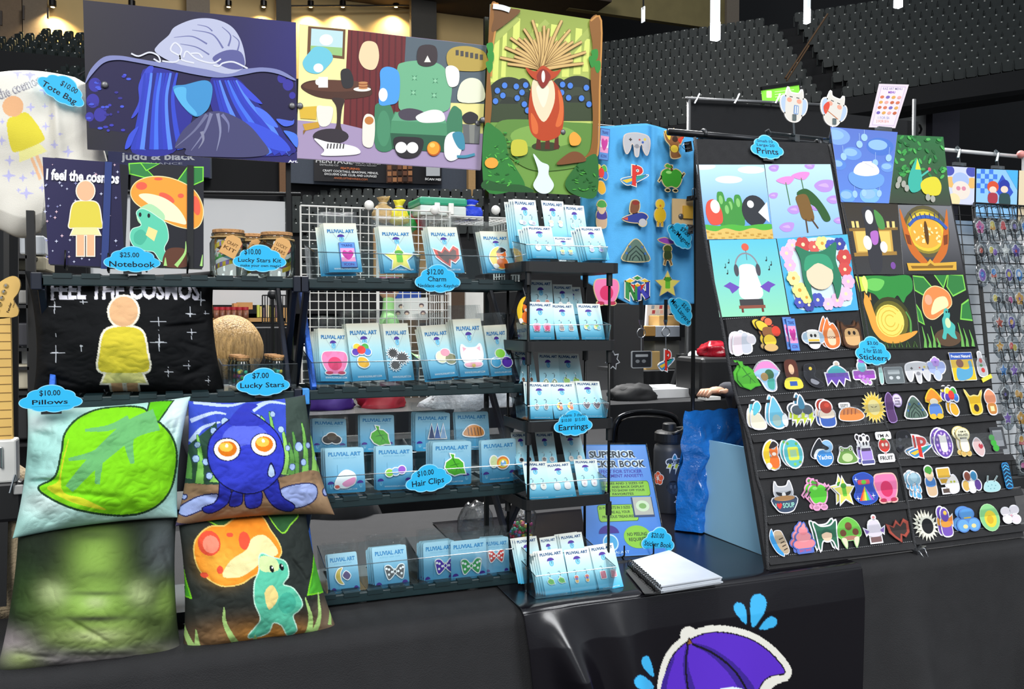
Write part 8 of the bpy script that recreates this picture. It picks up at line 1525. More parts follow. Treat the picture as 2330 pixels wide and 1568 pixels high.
# items on the top cube
GRN = clear('green_tinted_plastic', '#3fae8c', .15, .15, .5)
p0, p1 = onY(948, 478, GY+.10), onY(1052, 430, GY+.10); t = thing('tackle_box', 'clear organizer box with green lid on the wire cubes', 'organizer box', p0)
MB().box((p0.x, GY+.04, zc+.004), (p1.x, GY+.24, zc+.05)).build('tray', mat('frosted_plastic', '#c8d0cc', .3), t, bevel=.008); MB().box((p0.x-.004, GY+.036, zc+.05), (p1.x+.004, GY+.244, zc+.085)).build('lid', mat('green_lid', '#2a9a74', .3, coat=.3), t, bevel=.01)
for dx in (.35, .65): MB().box((p0.x+(p1.x-p0.x)*dx-.012, GY+.026, zc+.01), (p0.x+(p1.x-p0.x)*dx+.012, GY+.038, zc+.06)).build('latch', WHT, t, bevel=.003)
def pouch(label, px, py, Y, r, h_, c, z=None):
    p = onY(px, py, Y); zz = p.z if z is None else z; m = mat('pouch_'+c[1:], c, .6, var=.2, vs=30, bump=.6, bs=60); t = thing('drawstring_pouch', label, 'pouch', (p.x, Y, zz), 'drawstring pouches')
    mb = MB(); prof = [(r*.6, 0), (r*.95, h_*.12), (r, h_*.35), (r*.75, h_*.6), (r*.28, h_*.74), (r*.5, h_*.9), (r*.62, h_)]; mb.lathe(prof, (p.x, Y, zz), 18)
    mb.v = [(v[0]+.12*r*noise.noise((v[0]*40, v[1]*40, v[2]*40)), v[1]*1.0, v[2]+.1*h_*noise.noise((v[0]*30, 2, v[2]*20))) for v in mb.v]; mb.build('sack', m, t, smooth=True)
    MB().tube([(p.x+r*.33*math.cos(a), Y+r*.33*math.sin(a), zz+h_*.74) for a in np.linspace(0, 6.28, 12)], .003, 6).build('cord', mat('pouch_cord', '#d8d0c0', .8), t)
pouch('royal blue drawstring pouch on the wire cubes', 1072, 478, GY+.12, .055, .085, '#1a3cc8', zc+.002)
pouch('tan drawstring pouch behind the wire grid', 872, 505, GY+.16, .05, .11, '#b89a68'); pouch('yellow drawstring pouch behind the wire grid', 908, 512, GY+.13, .045, .11, '#e0cc2c'); pouch('green drawstring pouch behind the wire grid', 926, 530, GY+.16, .045, .10, '#2c9a44'); pouch('red drawstring pouch behind the wire grid', 948, 522, GY+.2, .045, .11, '#b82c34'); pouch('black drawstring pouch behind the wire grid', 976, 500, GY+.26, .04, .10, '#1c1c20')
bbox('grid_shelf_board', 'brown cardboard sheet inside the wire cubes', 'cardboard', 850, 520, 985, 632, GY+.3, .01, CARD)
# clutter glimpsed between the charm rack shelves
zg = g0.z-3*GS-.003
crumple('red_cloth', 'crumpled red fabric behind the charm rack', 'cloth', onY(868, 905, 3.3)+Vector((0, 0, -.02)), (.09, .08, .07), mat('red_fabric', '#a81c2c', .5), 3.3, .35)
crumple('purple_cloth', 'purple fabric bundle behind the charm rack', 'cloth', onY(742, 915, 3.3), (.10, .07, .06), mat('purple_fabric', '#3c1c78', .7), 5.1, .3)
crumple('plastic_bag', 'pale crumpled plastic bag behind the charm rack', 'bag', onY(1060, 915, 3.2), (.16, .10, .09), mat('frosted_bag', '#b8bcc0', .25, bump=.9, bs=40), 8.4, .35)
bbox('white_board_sheet', 'white card sheet leaning behind the charm rack', 'card', 868, 880, 890, 950, 3.24, .01, WHT)
bbox('shelf_ledge', 'dark shelf ledge under the clutter behind the charm rack', 'shelf', 640, 948, 1240, 968, 3.1, .5, BLK)
# under the third tier: green folding table edge, yellow handle, backpack, clear bag of stars
GT = mat('green_table_vinyl', '#1d3a2c', .45); t = thing('green_folding_table', 'small dark green folding table seen under the shelves', 'table', onY(960, 1200, 2.75)); za = .55
MB().box((onY(858, 1170, 2.8).x, 2.62, za+.005), (onY(1060, 1170, 2.8).x, 3.15, za+.045)).build('top', GT, t, bevel=.012)
for px in (890, 1020):
    for yy_ in (2.68, 3.08): MB().tube([(onY(px, 1200, 2.8).x, yy_, 0), (onY(px, 1200, 2.8).x, yy_, za)], .012, 8).build('leg', BLKM, t)
bbox('yellow_crate', 'yellow plastic crate rim under the shelves', 'crate', 772, 1139, 850, 1160, 2.70, .15, mat('yellow_plastic', '#e8bc1c', .4))
crumple('backpack', 'black backpack under the shelves behind the pillows', 'backpack', onY(778, 1210, 2.66), (.13, .10, .14), mat('black_nylon', '#141416', .7), 2.0, .16)
SB = clear('soft_clear_bag', '#e4e6e6', .25, .14, .5, bump=.6, bs=30)
for lb, px, py, r_ in (('tall clear plastic bag standing behind the hair clip row', 1082, 1172, (.05, .03, .06)), ('clear plastic bag of colourful paper stars behind the tower stand', 1180, 1185, (.05, .035, .055))):
    c = onY(px, py, 2.16); c.z = TZ+.006+r_[2]*.85; mb = MB().ball((0, 0, 0), 1, 24, 16)
    mb.v = [(c.x+v[0]*r_[0]*(1+.25*noise.noise((v[0]*2, v[2]*2, px))), c.y+v[1]*r_[1], c.z+max(-.85, v[2])*r_[2]*(1+.3*noise.noise((v[0]*3, 1, v[2]*3)))) for v in mb.v]
    t = thing('clear_bag', lb, 'bag', (c.x, c.y, TZ), 'clear plastic bags'); mb.build('film', SB, t, smooth=True)
    if px > 1100:
        st = MB(); rr = random.Random(6); V = []
        for k in range(70):
            cc = ['#e05a9c', '#4ac0a0', '#e8c84a', '#6aa4e0', '#d8405c', '#5cb85a'][k % 6]; q = (c.x+rr.uniform(-.7, .7)*r_[0], c.y+rr.uniform(-.4, .2)*r_[1], c.z-r_[2]*.8+rr.random()*r_[2]*.75)
            MB().ball(q, .0055, 6, 4).build('paper_star', mat('star_'+cc[1:], cc, .6), t)
# ================================================================ left edge: game guitar, boxes, bag
GM = mat('maple_neck', '#e2b968', .4, var=.05); gy = 1.93
t = thing('toy_guitar', 'cream-necked electric game guitar at the left edge', 'guitar', onY(10, 1160, gy))
hs = [(-40, 700), (-20, 660), (5, 638), (28, 628), (42, 634), (46, 650), (40, 668), (30, 682), (40, 700), (42, 712), (30, 722), (-40, 726)]
MB().prism([tuple(onY(x, y, gy))[0::2] for x, y in cr(hs, 3)], gy, gy+.012, lambda x, y, d: (x, d, y)).build('headstock', GM, t)
MB().box((onY(-40, 900, gy).x, gy, onY(0, 1000, gy).z), (onY(27, 900, gy).x, gy+.015, onY(0, 722, gy).z)).build('neck', GM, t)
for i in range(14):
    y = 738+i*19.5; MB().box((onY(-40, y, gy).x, gy-.0012, onY(0, y, gy).z-.0006), (onY(26, y, gy).x, gy, onY(0, y, gy).z+.0006)).build('fret', mat('fret_line', '#8a6a34', .5), t)
for i in range(6): MB().lathe([(.0035, 0), (.0045, .002), (.002, .006)], onY(14-5*i, 650+14*i, gy), 10, Matrix.Rotation(math.pi/2, 4, 'X')).build('tuning_peg', STEEL, t)
fg = FY(30, 706, gy-.0005); A = pxart(fg); A.text('Fender', 20, 712, 6, '#2a1c10', w=24, rot=72, bold=.02); A.text('STRATOCASTER', 31, 700, 3, '#2a1c10', w=30, rot=72); A.build('logo', PAPER, fg.M(), t)
MB().box((onY(-60, 1050, gy).x, gy-.01, onY(0, 1098, gy).z), (onY(40, 1050, gy).x, gy+.03, onY(0, 1000, gy).z)).build('pickguard', mat('white_pickguard', '#dcdcd8', .35), t, bevel=.004); MB().box((onY(-60, 1050, gy).x, gy-.006, onY(0, 1190, gy).z), (onY(52, 1050, gy).x, gy+.035, onY(0, 1096, gy).z)).build('body', BLK, t, bevel=.008)
MB().box((onY(2, 1040, gy).x, gy-.018, onY(0, 1063, gy).z), (onY(9, 1040, gy).x, gy-.01, onY(0, 1014, gy).z)).build('strum_bar', STEEL, t, bevel=.002); MB().tube([onY(34, 1080, gy-.015), onY(22, 1122, gy-.02)], .002, 6).build('whammy_bar', STEEL, t)
MB().box((onY(32, 1110, gy).x, gy-.012, onY(0, 1126, gy).z), (onY(56, 1110, gy).x, gy-.007, onY(0, 1104, gy).z)).build('cable_tab', mat('grey_tab', '#a8a8a6', .5), t, bevel=.004)
KH = mat('khaki_canvas', '#a8977a', .9, var=.1, vs=20, bump=.4, bs=200)
kb = onY(18, 1330, 2.0); kb.z = TZ+.14
crumple('canvas_bag', 'khaki canvas bag with black straps behind the bottom left pillow', 'bag', kb, (.10, .06, .165), KH, 4.4, .12)
t = MB().bar(onY(8, 1180, 1.93), onY(4, 1380, 1.92), .016, .004, (0, 1, 0)).build('bag_strap', BLK); tag(t, 'black webbing strap hanging over the khaki bag', 'strap')
for i, (x0, y0, x1, y1, Y, c, lb) in enumerate(((44, 535, 102, 580, 3.2, '#b8bcc0', 'silver box on the far left shelf'), (24, 582, 104, 616, 3.2, '#a39a82', 'beige tray on the far left shelf'), (38, 660, 66, 692, 3.1, '#8c8a86', 'grey carton behind the guitar headstock'), (36, 735, 66, 788, 3.1, '#34343a', 'dark carton behind the guitar neck'), (48, 780, 66, 830, 3.15, '#c8c8c4', 'white carton behind the guitar neck'), (30, 830, 68, 885, 3.1, '#b8b09a', 'cream storage case behind the guitar'), (28, 890, 66, 1000, 3.1, '#1a1a1c', 'black case behind the guitar'))):
    bbox('storage_box', lb, 'box', x0, y0, x1, y1, Y, .25, mat('box_%d' % i, c, .6), 'boxes at the far left', .006)
t = thing('shelf_unit', 'dark shelving holding the far left boxes', 'shelving', onY(40, 1250, 3.4)); u0, u1 = onY(-40, 700, 3.4).x, onY(106, 700, 3.4).x
MB().box((u0, 3.5, 0), (u1, 3.53, onY(40, 430, 3.5).z)).build('back_board', BLK, t)
for y in (582, 617, 693, 789, 831, 887, 1002): z = onY(40, y, 3.15).z; MB().box((u0, 3.08, z-.012), (u1, 3.5, z-.002)).build('shelf_board', BLK, t)
for x in (u0, u1-.02): MB().box((x, 3.08, 0), (x+.02, 3.12, onY(40, 430, 3.5).z)).build('upright', BLK, t)
t = MB().tube([onY(18, 400, 2.3), onY(18, 1200, 2.3)], .022, 12).build('stand_pole', BLK); tag(t, 'thick black pole at the left edge under the tote bag', 'pole')
# ================================================================ other booths behind
t = thing('backdrop_screen', 'large off-white pipe-and-drape screen behind the left rack', 'backdrop', onY(560, 720, 6.5))
MB().box((onY(200, 600, 6.5).x, 6.5, onY(560, 694, 6.5).z), (onY(650, 600, 6.5).x, 6.52, onY(560, 455, 6.5).z)).build('screen', WBD, t)
MB().tube([onY(190, 436, 6.45), onY(684, 442, 6.45)], .014, 8).build('top_pipe', BLKM, t)
for px in (198, 660): MB().tube([onY(px, 440, 6.45), Vector((onY(px, 440, 6.45).x, 6.45, 0))], .014, 8).build('upright', BLKM, t)
WD = mat('pine_wood', '#b98a50', .7, var=.1, vs=8); t = thing('vendor_shelf', 'pine vendor shelf with a row of jars beyond the blond head', 'shelf', onY(560, 760, 6.2))
for x0, y0, x1, y1 in ((470, 688, 484, 735), (640, 700, 652, 740), (470, 724, 650, 732), (532, 690, 540, 705)): A_, B_ = onY(x0, y0, 6.2), onY(x1, y1, 6.2); MB().box((A_.x, 6.18, B_.z), (B_.x, 6.4, A_.z)).build('board', WD, t)
MB().box((onY(470, 732, 6.2).x, 6.2, 0), (onY(655, 732, 6.2).x, 6.6, onY(560, 733, 6.2).z)).build('base_cloth', BCLT, t)
for i in range(6):
    p = onY(493+i*13.2, 724, 6.15); p.z = onY(560, 724, 6.2).z; t = thing('spice_jar', 'small brown jar with red lid on the pine vendor shelf', 'jar', p, 'red-lidded jars on the pine shelf')
    MB().lathe([(.017, 0), (.019, .004), (.019, .055)], p, 10).build('jar_body', mat('brown_jar', '#7a4a34', .4), t, smooth=True); MB().lathe([(.020, .055), (.020, .075)], p, 10).build('lid', mat('red_lid', '#b02430', .4), t)
bbox('carton', 'cardboard carton beside the pine vendor shelf', 'carton', 540, 688, 575, 704, 6.3, .1, CARD)
for i in range(8):
    px = 585+i*7; bbox('trinket_pack', 'small colourful trinket pack on the pine vendor shelf', 'pack', px, 694+3*(i % 3), px+6, 722, 6.3, .04, mat('trinket_%d' % (i % 4), ['#a8b84a', '#c8b86a', '#5a4a5c', '#d8d0b0'][i % 4], .5), 'trinkets on the pine shelf')
t = thing('round_knob_stand', 'black wire rack with round ball top by the blue crossbars', 'rack', onY(620, 740, 5.2))
MB().tube([onY(620, 672, 5.2), onY(620, 760, 5.2)], .010, 8).build('post', BLKM, t); MB().ball(onY(620, 670, 5.2), .028, 14, 10).build('ball', BLK, t, smooth=True); grid(MB(), lambda u_, v_: onY(u_, v_, 5.2), 597, 655, 672, 735, 10, 1, .003, .004).build('wire_panel', BLKM, t); MB().tube([onY(620, 760, 5.2), Vector((onY(620, 760, 5.2).x, 5.2, 0))], .010, 8).build('foot', BLKM, t)
table('dark vendor table beyond the blond head', onY(560, 745, 5.6).x, onY(660, 745, 5.6).x, 5.5, 6.0, onY(600, 746, 5.6).z, BCLT)
# ---------------------------------------------------------------- people
SKIN = mat('skin', '#d8a588', .55, var=.05); HAIRB = mat('blond_hair', '#b8935c', .5, var=.38, vs=22, bump=1, bs=40, scale=(5, 5, .5)); HAIRP = mat('purple_hair', '#6a2448', .6, var=.2, vs=40)
def person(label, P, R, mt, hair, hairm, loc, root=0, edges=None):
    """P joints, R radii; one continuous skinned body; hair and clothing are children"""
    me = bpy.data.meshes.new('person'); me.from_pydata([Vector(p) for p in P], edges, []); o = bpy.data.objects.new('person', me); link(o)
    sk = o.modifiers.new('skin', 'SKIN'); sk.use_smooth_shade = True
    for i, v in enumerate(me.skin_vertices[0].data): v.radius = R[i] if isinstance(R[i], tuple) else (R[i], R[i]); v.use_root = i == root
    sb_ = o.modifiers.new('sub', 'SUBSURF'); sb_.levels = 2; sb_.render_levels = 2; me.materials.append(mt); tag(o, label, 'person')
    return o
def headmesh(c, r, fwd):              # egg head with brow, nose, mouth and ears, looking along fwd
    mb = MB().ball((0, 0, 0), 1, 24, 18); out = []; a_ = math.atan2(fwd[1], fwd[0])
    for v in mb.v:
        x, y, z = v; k = 1-.16*max(0, -z)**1.5; nx = x*k; ny = y*k*.82
        if x > .6 and abs(y) < .22 and -.35 < z < .15: nx += .22*(1-abs(y)/.22)*(1-abs(z+.12)/.26 if abs(z+.12) < .26 else 0)
        if x > .6 and abs(z-.12) < .14 and abs(abs(y)-.36) < .18: nx -= .07
        if abs(y) > .75 and abs(z) < .28 and abs(x) < .3: ny *= 1.12
        out.append((c[0]+r*(nx*math.cos(a_)-ny*math.sin(a_)), c[1]+r*(nx*math.sin(a_)+ny*math.cos(a_)), c[2]+r*1.22*z))
    mb.v = out; return mb
def seated(label, hx, hy, Y, hr, fwd, shirt, hairm, hairlen, up=0, stand=0):
    hc = onY(hx, hy, Y); f_ = Vector(fwd).normalized(); s_ = Vector((f_.y, -f_.x, 0)); k = hr/.105; sh = hc-Vector((0, 0, .30*k)); hip = hc-Vector((0, 0, .72*k))
    J = [hip, hip+Vector((0, 0, .18*k)), sh+Vector((0, 0, -.06*k)), sh+Vector((0, 0, .07*k)), hc+Vector((0, 0, -.06*k)),
         sh+s_*.17*k, sh+s_*.23*k+Vector((0, 0, -.27*k))+f_*.04, sh+s_*.16*k+Vector((0, 0, -.36*k))+f_*.24*k, sh+s_*.13*k+Vector((0, 0, -.36*k))+f_*.32*k,
         sh-s_*.17*k, sh-s_*.23*k+Vector((0, 0, -.27*k))+f_*.04, sh-s_*.16*k+Vector((0, 0, -.36*k))+f_*.24*k, sh-s_*.13*k+Vector((0, 0, -.36*k))+f_*.32*k,
         hip+s_*.1*k, hip+s_*.12*k+f_*.42*k, hip+s_*.12*k+f_*.44*k-Vector((0, 0, .42*k)), hip-s_*.1*k, hip-s_*.12*k+f_*.42*k, hip-s_*.12*k+f_*.44*k-Vector((0, 0, .42*k))]
    for q in (7, 8, 11, 12): J[q] = J[q]+Vector((0, 0, up))
    for q in (14, 17):
        if stand: J[q] = Vector((J[q-1].x, J[q-1].y, hip.z*.52))
        J[q+1] = Vector((J[q].x, J[q].y, .05))
    R = [.14*k, .13*k, (.16*k, .11*k), .06*k, .055*k, .065*k, .045*k, .034*k, .03*k, .065*k, .045*k, .034*k, .03*k, .09*k, .065*k, .045*k, .09*k, .065*k, .045*k]
    E_ = [(0, 1), (1, 2), (2, 3), (3, 4), (2, 5), (5, 6), (6, 7), (7, 8), (2, 9), (9, 10), (10, 11), (11, 12), (0, 13), (13, 14), (14, 15), (0, 16), (16, 17), (17, 18)]
    o = person(label, J, R, shirt, None, None, hip, 0, E_)
    headmesh(hc, hr, f_).build('head', SKIN, o, smooth=True)
    mb = MB().ball((0, 0, 0), 1, 40, 24); out = []
    for v in mb.v:
        p = Vector(v); loc = f_*p.x+s_*p.y; front = p.x; kk = 1.12+.05*noise.noise(p*3)+.035*math.sin(math.atan2(p.y, p.x)*24)*(1 if p.z < .6 else .4)
        z = p.z
        if front > .35 and z < .35: kk *= .8
        zz = z*1.28 if z > 0 else z*hairlen
        if z < -.3: kk *= 1-.12*(-z-.3)
        out.append(hc+loc*hr*kk+Vector((0, 0, hr*zz*(1.0))))
    mb.v = out; mb.build('hair', hairm, o, smooth=True)
    for q, jj in ((1, 8), (-1, 12)):
        w0 = J[jj]; hm = MB().ball(tuple(w0+f_*.03*k), (.035*k, .03*k, .016*k), 10, 6)
        for fi in range(4): b0 = w0+f_*.05*k+s_*(-.024+.016*fi)*k; hm.tube([b0, b0+f_*(.035+.006*(fi in (1, 2)))*k, b0+f_*.055*k-Vector((0, 0, .02*k))], [.009*k, .0085*k, .007*k], 6)
        hm.tube([w0+f_*.01*k-s_*q*.03*k, w0+f_*.04*k-s_*q*.05*k, w0+f_*.06*k-s_*q*.045*k], [.010*k, .009*k, .007*k], 6); hm.build('hand', SKIN, o, smooth=True)
    return o
seated('person seen from behind with blond bobbed hair, beyond the left rack', 526, 797, 3.5, .105, (.1, 1, 0), mat('dark_shirt', '#2a2c34', .8), HAIRB, 1.15)
seated('person in light green shirt with purple hair, in profile behind the wire grid', 884, 652, 7.5, .10, (1, -.15, 0), mat('mint_shirt', '#9fd88c', .8), HAIRP, .8, 0, 1)
seated('person in grey seated behind the sticker display, arm and knee showing', 1832, 700, 2.80, .105, (-.98, -.2, 0), mat('grey_knit', '#4a4b52', .9), HAIRB, 1.1, .34)
def stool(label, hx, Y, z, r=.15):
    x = onY(hx, 800, Y).x; t = thing('stool', label, 'stool', (x, Y, 0), 'stools'); MB().lathe([(r, z-.03), (r, z)], (x, Y, 0), 18).build('seat', BLK, t)
    for a in (.8, 2.4, 3.9, 5.5): MB().tube([(x+r*.7*math.cos(a), Y+r*.7*math.sin(a), z-.03), (x+r*math.cos(a), Y+r*math.sin(a), 0)], .011, 8).build('leg', BLKM, t)
stool('black stool under the person with blond bobbed hair', 526, 3.5, .40); stool('black stool under the person in grey', 1815, 2.8, .50)
# far poster stand with sketches and blue banner seen through the grid
bbox('vendor_banner', 'royal blue vendor banner behind the wire grid', 'banner', 902, 640, 958, 690, 8.2, .03, mat('royal_banner', '#1c4496', .7))
t = thing('banner_stand', 'black stand holding the royal blue banner', 'stand', onY(930, 700, 8.24)); MB().tube([onY(930, 640, 8.24), Vector((onY(930, 640, 8.24).x, 8.24, 0))], .012, 6).build('pole', BLKM, t); MB().box((onY(910, 700, 8.24).x, 8.2, 0), (onY(950, 700, 8.24).x, 8.3, .02)).build('foot', BLKM, t)
def sk_(A):
    for x, y in ((912, 697), (905, 712), (925, 712), (958, 695), (962, 712)): A.poly(ell(x, y, 6, 5), '#6a5a60'); A.poly(ell(x, y+2, 4, 3), '#e8cbb8')
sign('sketch_sheet', 'white sheet of small character sketches behind the wire grid', 'poster', [(880, 680), (1000, 676), (1000, 730), (880, 730)], 7.9, '#dcdcdc', sk_, .01)
table('brown crate table behind the wire grid', onY(840, 735, 8).x, onY(1010, 735, 8).x, 7.85, 8.4, onY(900, 728, 8).z, mat('brown_cloth', '#5a4a3c', .9))
bbox('white_rack_panel', 'white list sheet on a stand behind the charm rack', 'poster', 1060, 645, 1100, 730, 4.6, .02, WHT); bbox('stacked_crates', 'stack of dark brown crates behind the charm rack', 'crates', 1000, 660, 1060, 735, 6.0, .3, mat('brown_crate', '#4a3828', .8)); tag(MB().box((onY(1050, 735, 4.62).x, 4.6, 0), (onY(1110, 735, 4.62).x, 4.66, onY(1080, 732, 4.6).z)).build('sheet_stand', BLK), 'black stand under the white list sheet', 'stand'); tag(MB().box((onY(990, 735, 6).x, 6, 0), (onY(1070, 735, 6).x, 6.4, onY(1030, 736, 6).z)).build('low_table', BCLT), 'dark low table under the brown crates', 'table')
# ================================================================ middle right: black drapes, back table, chair
t = thing('drape_booth', 'black pipe-and-drape partition behind the print display', 'partition', onY(1720, 700, 5.2))
MB().box((onY(1572, 300, 5.2).x, 5.2, 0), (onY(2090, 300, 5.2).x, 5.22, onY(1700, 236, 5.2).z)).build('drape', BCLT, t)
MB().tube([onY(1560, 224, 5.15), onY(1890, 240, 5.15)], .012, 8).build('top_pipe', mat('grey_pipe', '#77787a', .35, metal=.7), t, smooth=True)
for px in (1567, 2080): MB().tube([onY(px, 226, 5.15), Vector((onY(px, 226, 5.15).x, 5.15, 0))], .014, 8).build('upright', MATS['grey_pipe'], t, smooth=True)
for px in (1586, 1677, 1770): p = onY(px, 226, 5.12); MB().tube([p+Vector((-.02, 0, -.03)), p, p+Vector((.02, 0, .04))], .006, 6).build('clip', STEEL, t)
def gs(A):
    A.DL = .003; A.poly(rrect(1740, 208, 1752, 224, 2), '#d8f4b8'); [A.poly([(1758, y-(x0-1758)*.12+2), (1758+l_, y+2-l_*.12), (1758+l_, y+4-l_*.12), (1758, y+4)], '#c4ee9c') for y, l_, x0 in ((208, 44, 1758), (214, 36, 1758), (220, 40, 1758))]
t = thing('green_sign', 'lit green rectangular sign above the black partition', 'sign', onY(1775, 236, 6.2)); qg = [(1732, 204), (1814, 193), (1818, 224), (1735, 236)]; fq = FY(*qg[3], 6.2); A = pxart(fq); A.slab(qg, '#7fd83c', .02); gs(A); m_ = mat('lit_green_sign', rough=.5, attr=True); A.build('face', m_, fq.M(), t)
b_ = m_.node_tree; b_.links.new(b_.nodes['Attribute'].outputs[0], b_.nodes['Principled BSDF'].inputs['Emission Color']); b_.nodes['Principled BSDF'].inputs['Emission Strength'].default_value = .6
MB().bar(onY(1732, 202, 6.18), onY(1816, 190, 6.18), .03, .03).build('top_bar', BLKM, t)
for q in ((1735, 236), (1812, 222)): MB().tube([onY(*q, 6.24), Vector((onY(*q, 6.24).x, 6.24, 0))], .02, 6).build('post', BLKM, t)
bz = onY(1540, 902, 3.35).z; table('black draped back table behind the chair', onY(1390, 900, 3.1).x, onY(1860, 900, 3.1).x, 3.13, 3.75, bz, BCLT)
bbox('folded_board', 'black upright board behind the lanyards', 'panel', 1396, 690, 1465, 905, 3.5, .04, BLK, None, .005); bbox('black_case', 'black hard case standing on the back table', 'case', 1597, 815, 1668, 907, 3.2, .22, BLK, None, .02)
crumple('red_satin', 'shiny red satin cloth heaped on the black case', 'cloth', onY(1628, 800, 3.32)+Vector((0, 0, .0)), (.075, .07, .045), mat('red_satin', '#a80c24', .22, var=.2, bump=.3, bs=20), 7.7, .3)
bbox('white_box_small', 'small white box on the back table', 'box', 1606, 904, 1640, 910, 3.12, .06, WHT); bbox('paper_stack', 'white paper sheets on the back table behind the lanyards', 'papers', 1463, 888, 1590, 903, 3.3, .25, mat('paper_white', '#cfcfcf', .6))
table('far vendor table with boxes behind the lanyards', onY(1440, 768, 6).x, onY(1600, 768, 6).x, 5.9, 6.6, onY(1500, 842, 6).z, BCLT)
for i, (x0, y0, x1, y1, Y, c, lb) in enumerate(((1466, 742, 1492, 765, 6.1, '#c0914e', 'tan carton left of the plastic tub'), (1492, 742, 1547, 768, 6.1, '#b8c0cc', 'translucent plastic tub behind the lanyards'), (1500, 718, 1547, 742, 6.2, '#c89c5c', 'open cardboard carton on the plastic tub'), (1490, 775, 1546, 842, 6.15, '#7d7d78', 'grey fabric bin behind the lanyards'), (1470, 800, 1502, 842, 6.05, '#c9a86c', 'manila folder stack behind the cassette charm'))): bbox('vendor_box', lb, 'box', x0, y0, x1, y1, Y, .2, mat('vbox_%d' % i, c, .7), 'boxes on the far vendor table', .005)
bbox('shelf_support', 'dark shelf below the plastic tub', 'shelf', 1462, 767, 1550, 775, 6.08, .3, BLK)
def mg(A):
    for i in range(5):
        for j in range(4): A.poly([(1477+i*9+j*1.5, 684+j*11), (1484+i*9+j*1.5, 684+j*11), (1483+i*9+j*1.5, 692+j*11), (1476+i*9+j*1.5, 692+j*11)], ['#c8d0dc', '#e0b8b0', '#8aa4c0', '#d8d8dc', '#b04a58'][(i+2*j) % 5])
sign('magazine_rack', 'pale rack of small cards behind the lanyards', 'card rack', [(1470, 676), (1522, 676), (1516, 742), (1466, 742)], 6.4, '#dfe0e2', mg, .03)
t = thing('tripod_stool', 'black tripod legs standing beyond the back table', 'tripod', onY(1552, 900, 4.6)); tp = onY(1552, 806, 4.6); MB().tube([tp, tp+Vector((0, 0, -.14))], .035, 10).build('hub', BLK, t)
for dx, dy in ((-.22, .05), (.24, .1), (0, -.2), (.06, .25)): MB().tube([tp, Vector((tp.x+dx*1.6, tp.y+dy*1.6, 0))], .014, 6).build('leg', BLK, t)
crumple('white_sack', 'white plastic sack beside the tripod', 'sack', onY(1582, 822, 4.9), (.09, .06, .06), mat('white_sack', '#c8ccca', .4, bump=.5), 1.2, .3); tag(MB().box((onY(1560, 860, 4.9).x, 4.8, 0), (onY(1600, 860, 4.9).x, 5.0, onY(1580, 840, 4.9).z)).build('sack_stand', BLK), 'black box under the white plastic sack', 'box')
t = thing('folding_chair', 'black padded folding chair behind the water bottle', 'chair', onY(1470, 1000, 2.75)); Yc = 2.72; SEATB = mat('black_vinyl_seat', '#121214', .35)
ca = [(1392, 1120), (1394, 1010), (1402, 962), (1425, 944), (1470, 938), (1515, 942), (1540, 958), (1548, 1010), (1550, 1120)]
MB().tube([onY(x, y, Yc) for x, y in cr(ca, 4, False)], .011, 8).build('back_frame', mat('chrome_black', '#26272a', .15, metal=.8), t, smooth=True)
MB().prism([tuple(onY(x, y, Yc))[0::2] for x, y in cr([(1402, 1000), (1412, 958), (1470, 948), (1530, 958), (1540, 1000), (1538, 1070), (1406, 1070)], 3)], Yc-.01, Yc+.02, lambda x, y, d: (x, d, y)).build('backrest', SEATB, t)
xl, xr = onY(1394, 1010, Yc).x, onY(1548, 1010, Yc).x; MB().box((xl, Yc-.42, .44), (xr, Yc, .48)).build('seat', SEATB, t, bevel=.015)
for x in (xl, xr):
    for yy_ in (Yc-.38, Yc): MB().tube([(x, yy_, .46 if yy_ < Yc else .8), (x, yy_+(.1 if yy_ < Yc else -.02), 0)], .011, 8).build('leg', BLKM, t)
crumple('shoulder_bag', 'black shoulder bag lying on the back table behind the chair', 'bag', onY(1440, 900, 3.3)+Vector((0, 0, .0)), (.11, .07, .05), mat('black_nylon', '#141416', .7), 6.6, .2)
# ================================================================ neighbour's wire wall at the right edge
NF = Frame(onY(2218, 800, 2.42), (1, 0, 0), (0, .13, 1)); npt = lambda x, y, o=0: (lambda st: NF.O+NF.X*st[0]+NF.U*st[1]+NF.N*o)(NF.st(x, y))
s0, t0 = NF.st(2216, 462); bw = NF.st(2245, 462)[0]-s0
t = thing('wire_wall', 'black gridwall of the next booth at the right edge', 'gridwall', npt(2260, 1200)); nl = lambda u_, v_: NF.O+NF.X*u_+NF.U*v_
nx_ = 7; ny_ = 27; bot = (TZ+.002-NF.O.z)/NF.U.z
grid(MB(), nl, s0, s0+bw*nx_, bot, t0, nx_, ny_, .0019, .004).build('grid_panel', BLKM, t); grid(MB(), nl, s0-bw*3-.012, s0-.012, bot, t0-.012, 3, ny_, .0019, .004).build('grid_panel', BLKM, t)
wt = thing('chrome_rail', 'white rail with clips above the right gridwall', 'rail', npt(2240, 345)); ra, rb_ = npt(2135, 337, -.03), npt(2345, 348, -.03); ra.z = rb_.z = (ra.z+rb_.z)/2
MB().tube([ra, rb_], .0075, 10).build('rail_tube', mat('white_rail', '#dcdcdc', .25, metal=.3), wt, smooth=True)
for px in (2186, 2274): p = npt(px, 345, -.02); p.z = ra.z; MB().tube([p+Vector((0, .0, .012)), p+Vector((.004, -.012, 0)), p+Vector((-.004, -.012, -.03)), p+Vector((0, -.012, -.05))], .006, 6).build('clip_arm', ACRE, wt); MB().box((p.x-.03, p.y-.02, p.z-.062), (p.x+.03, p.y-.008, p.z-.05)).build('clip_jaw', ACRE, wt)
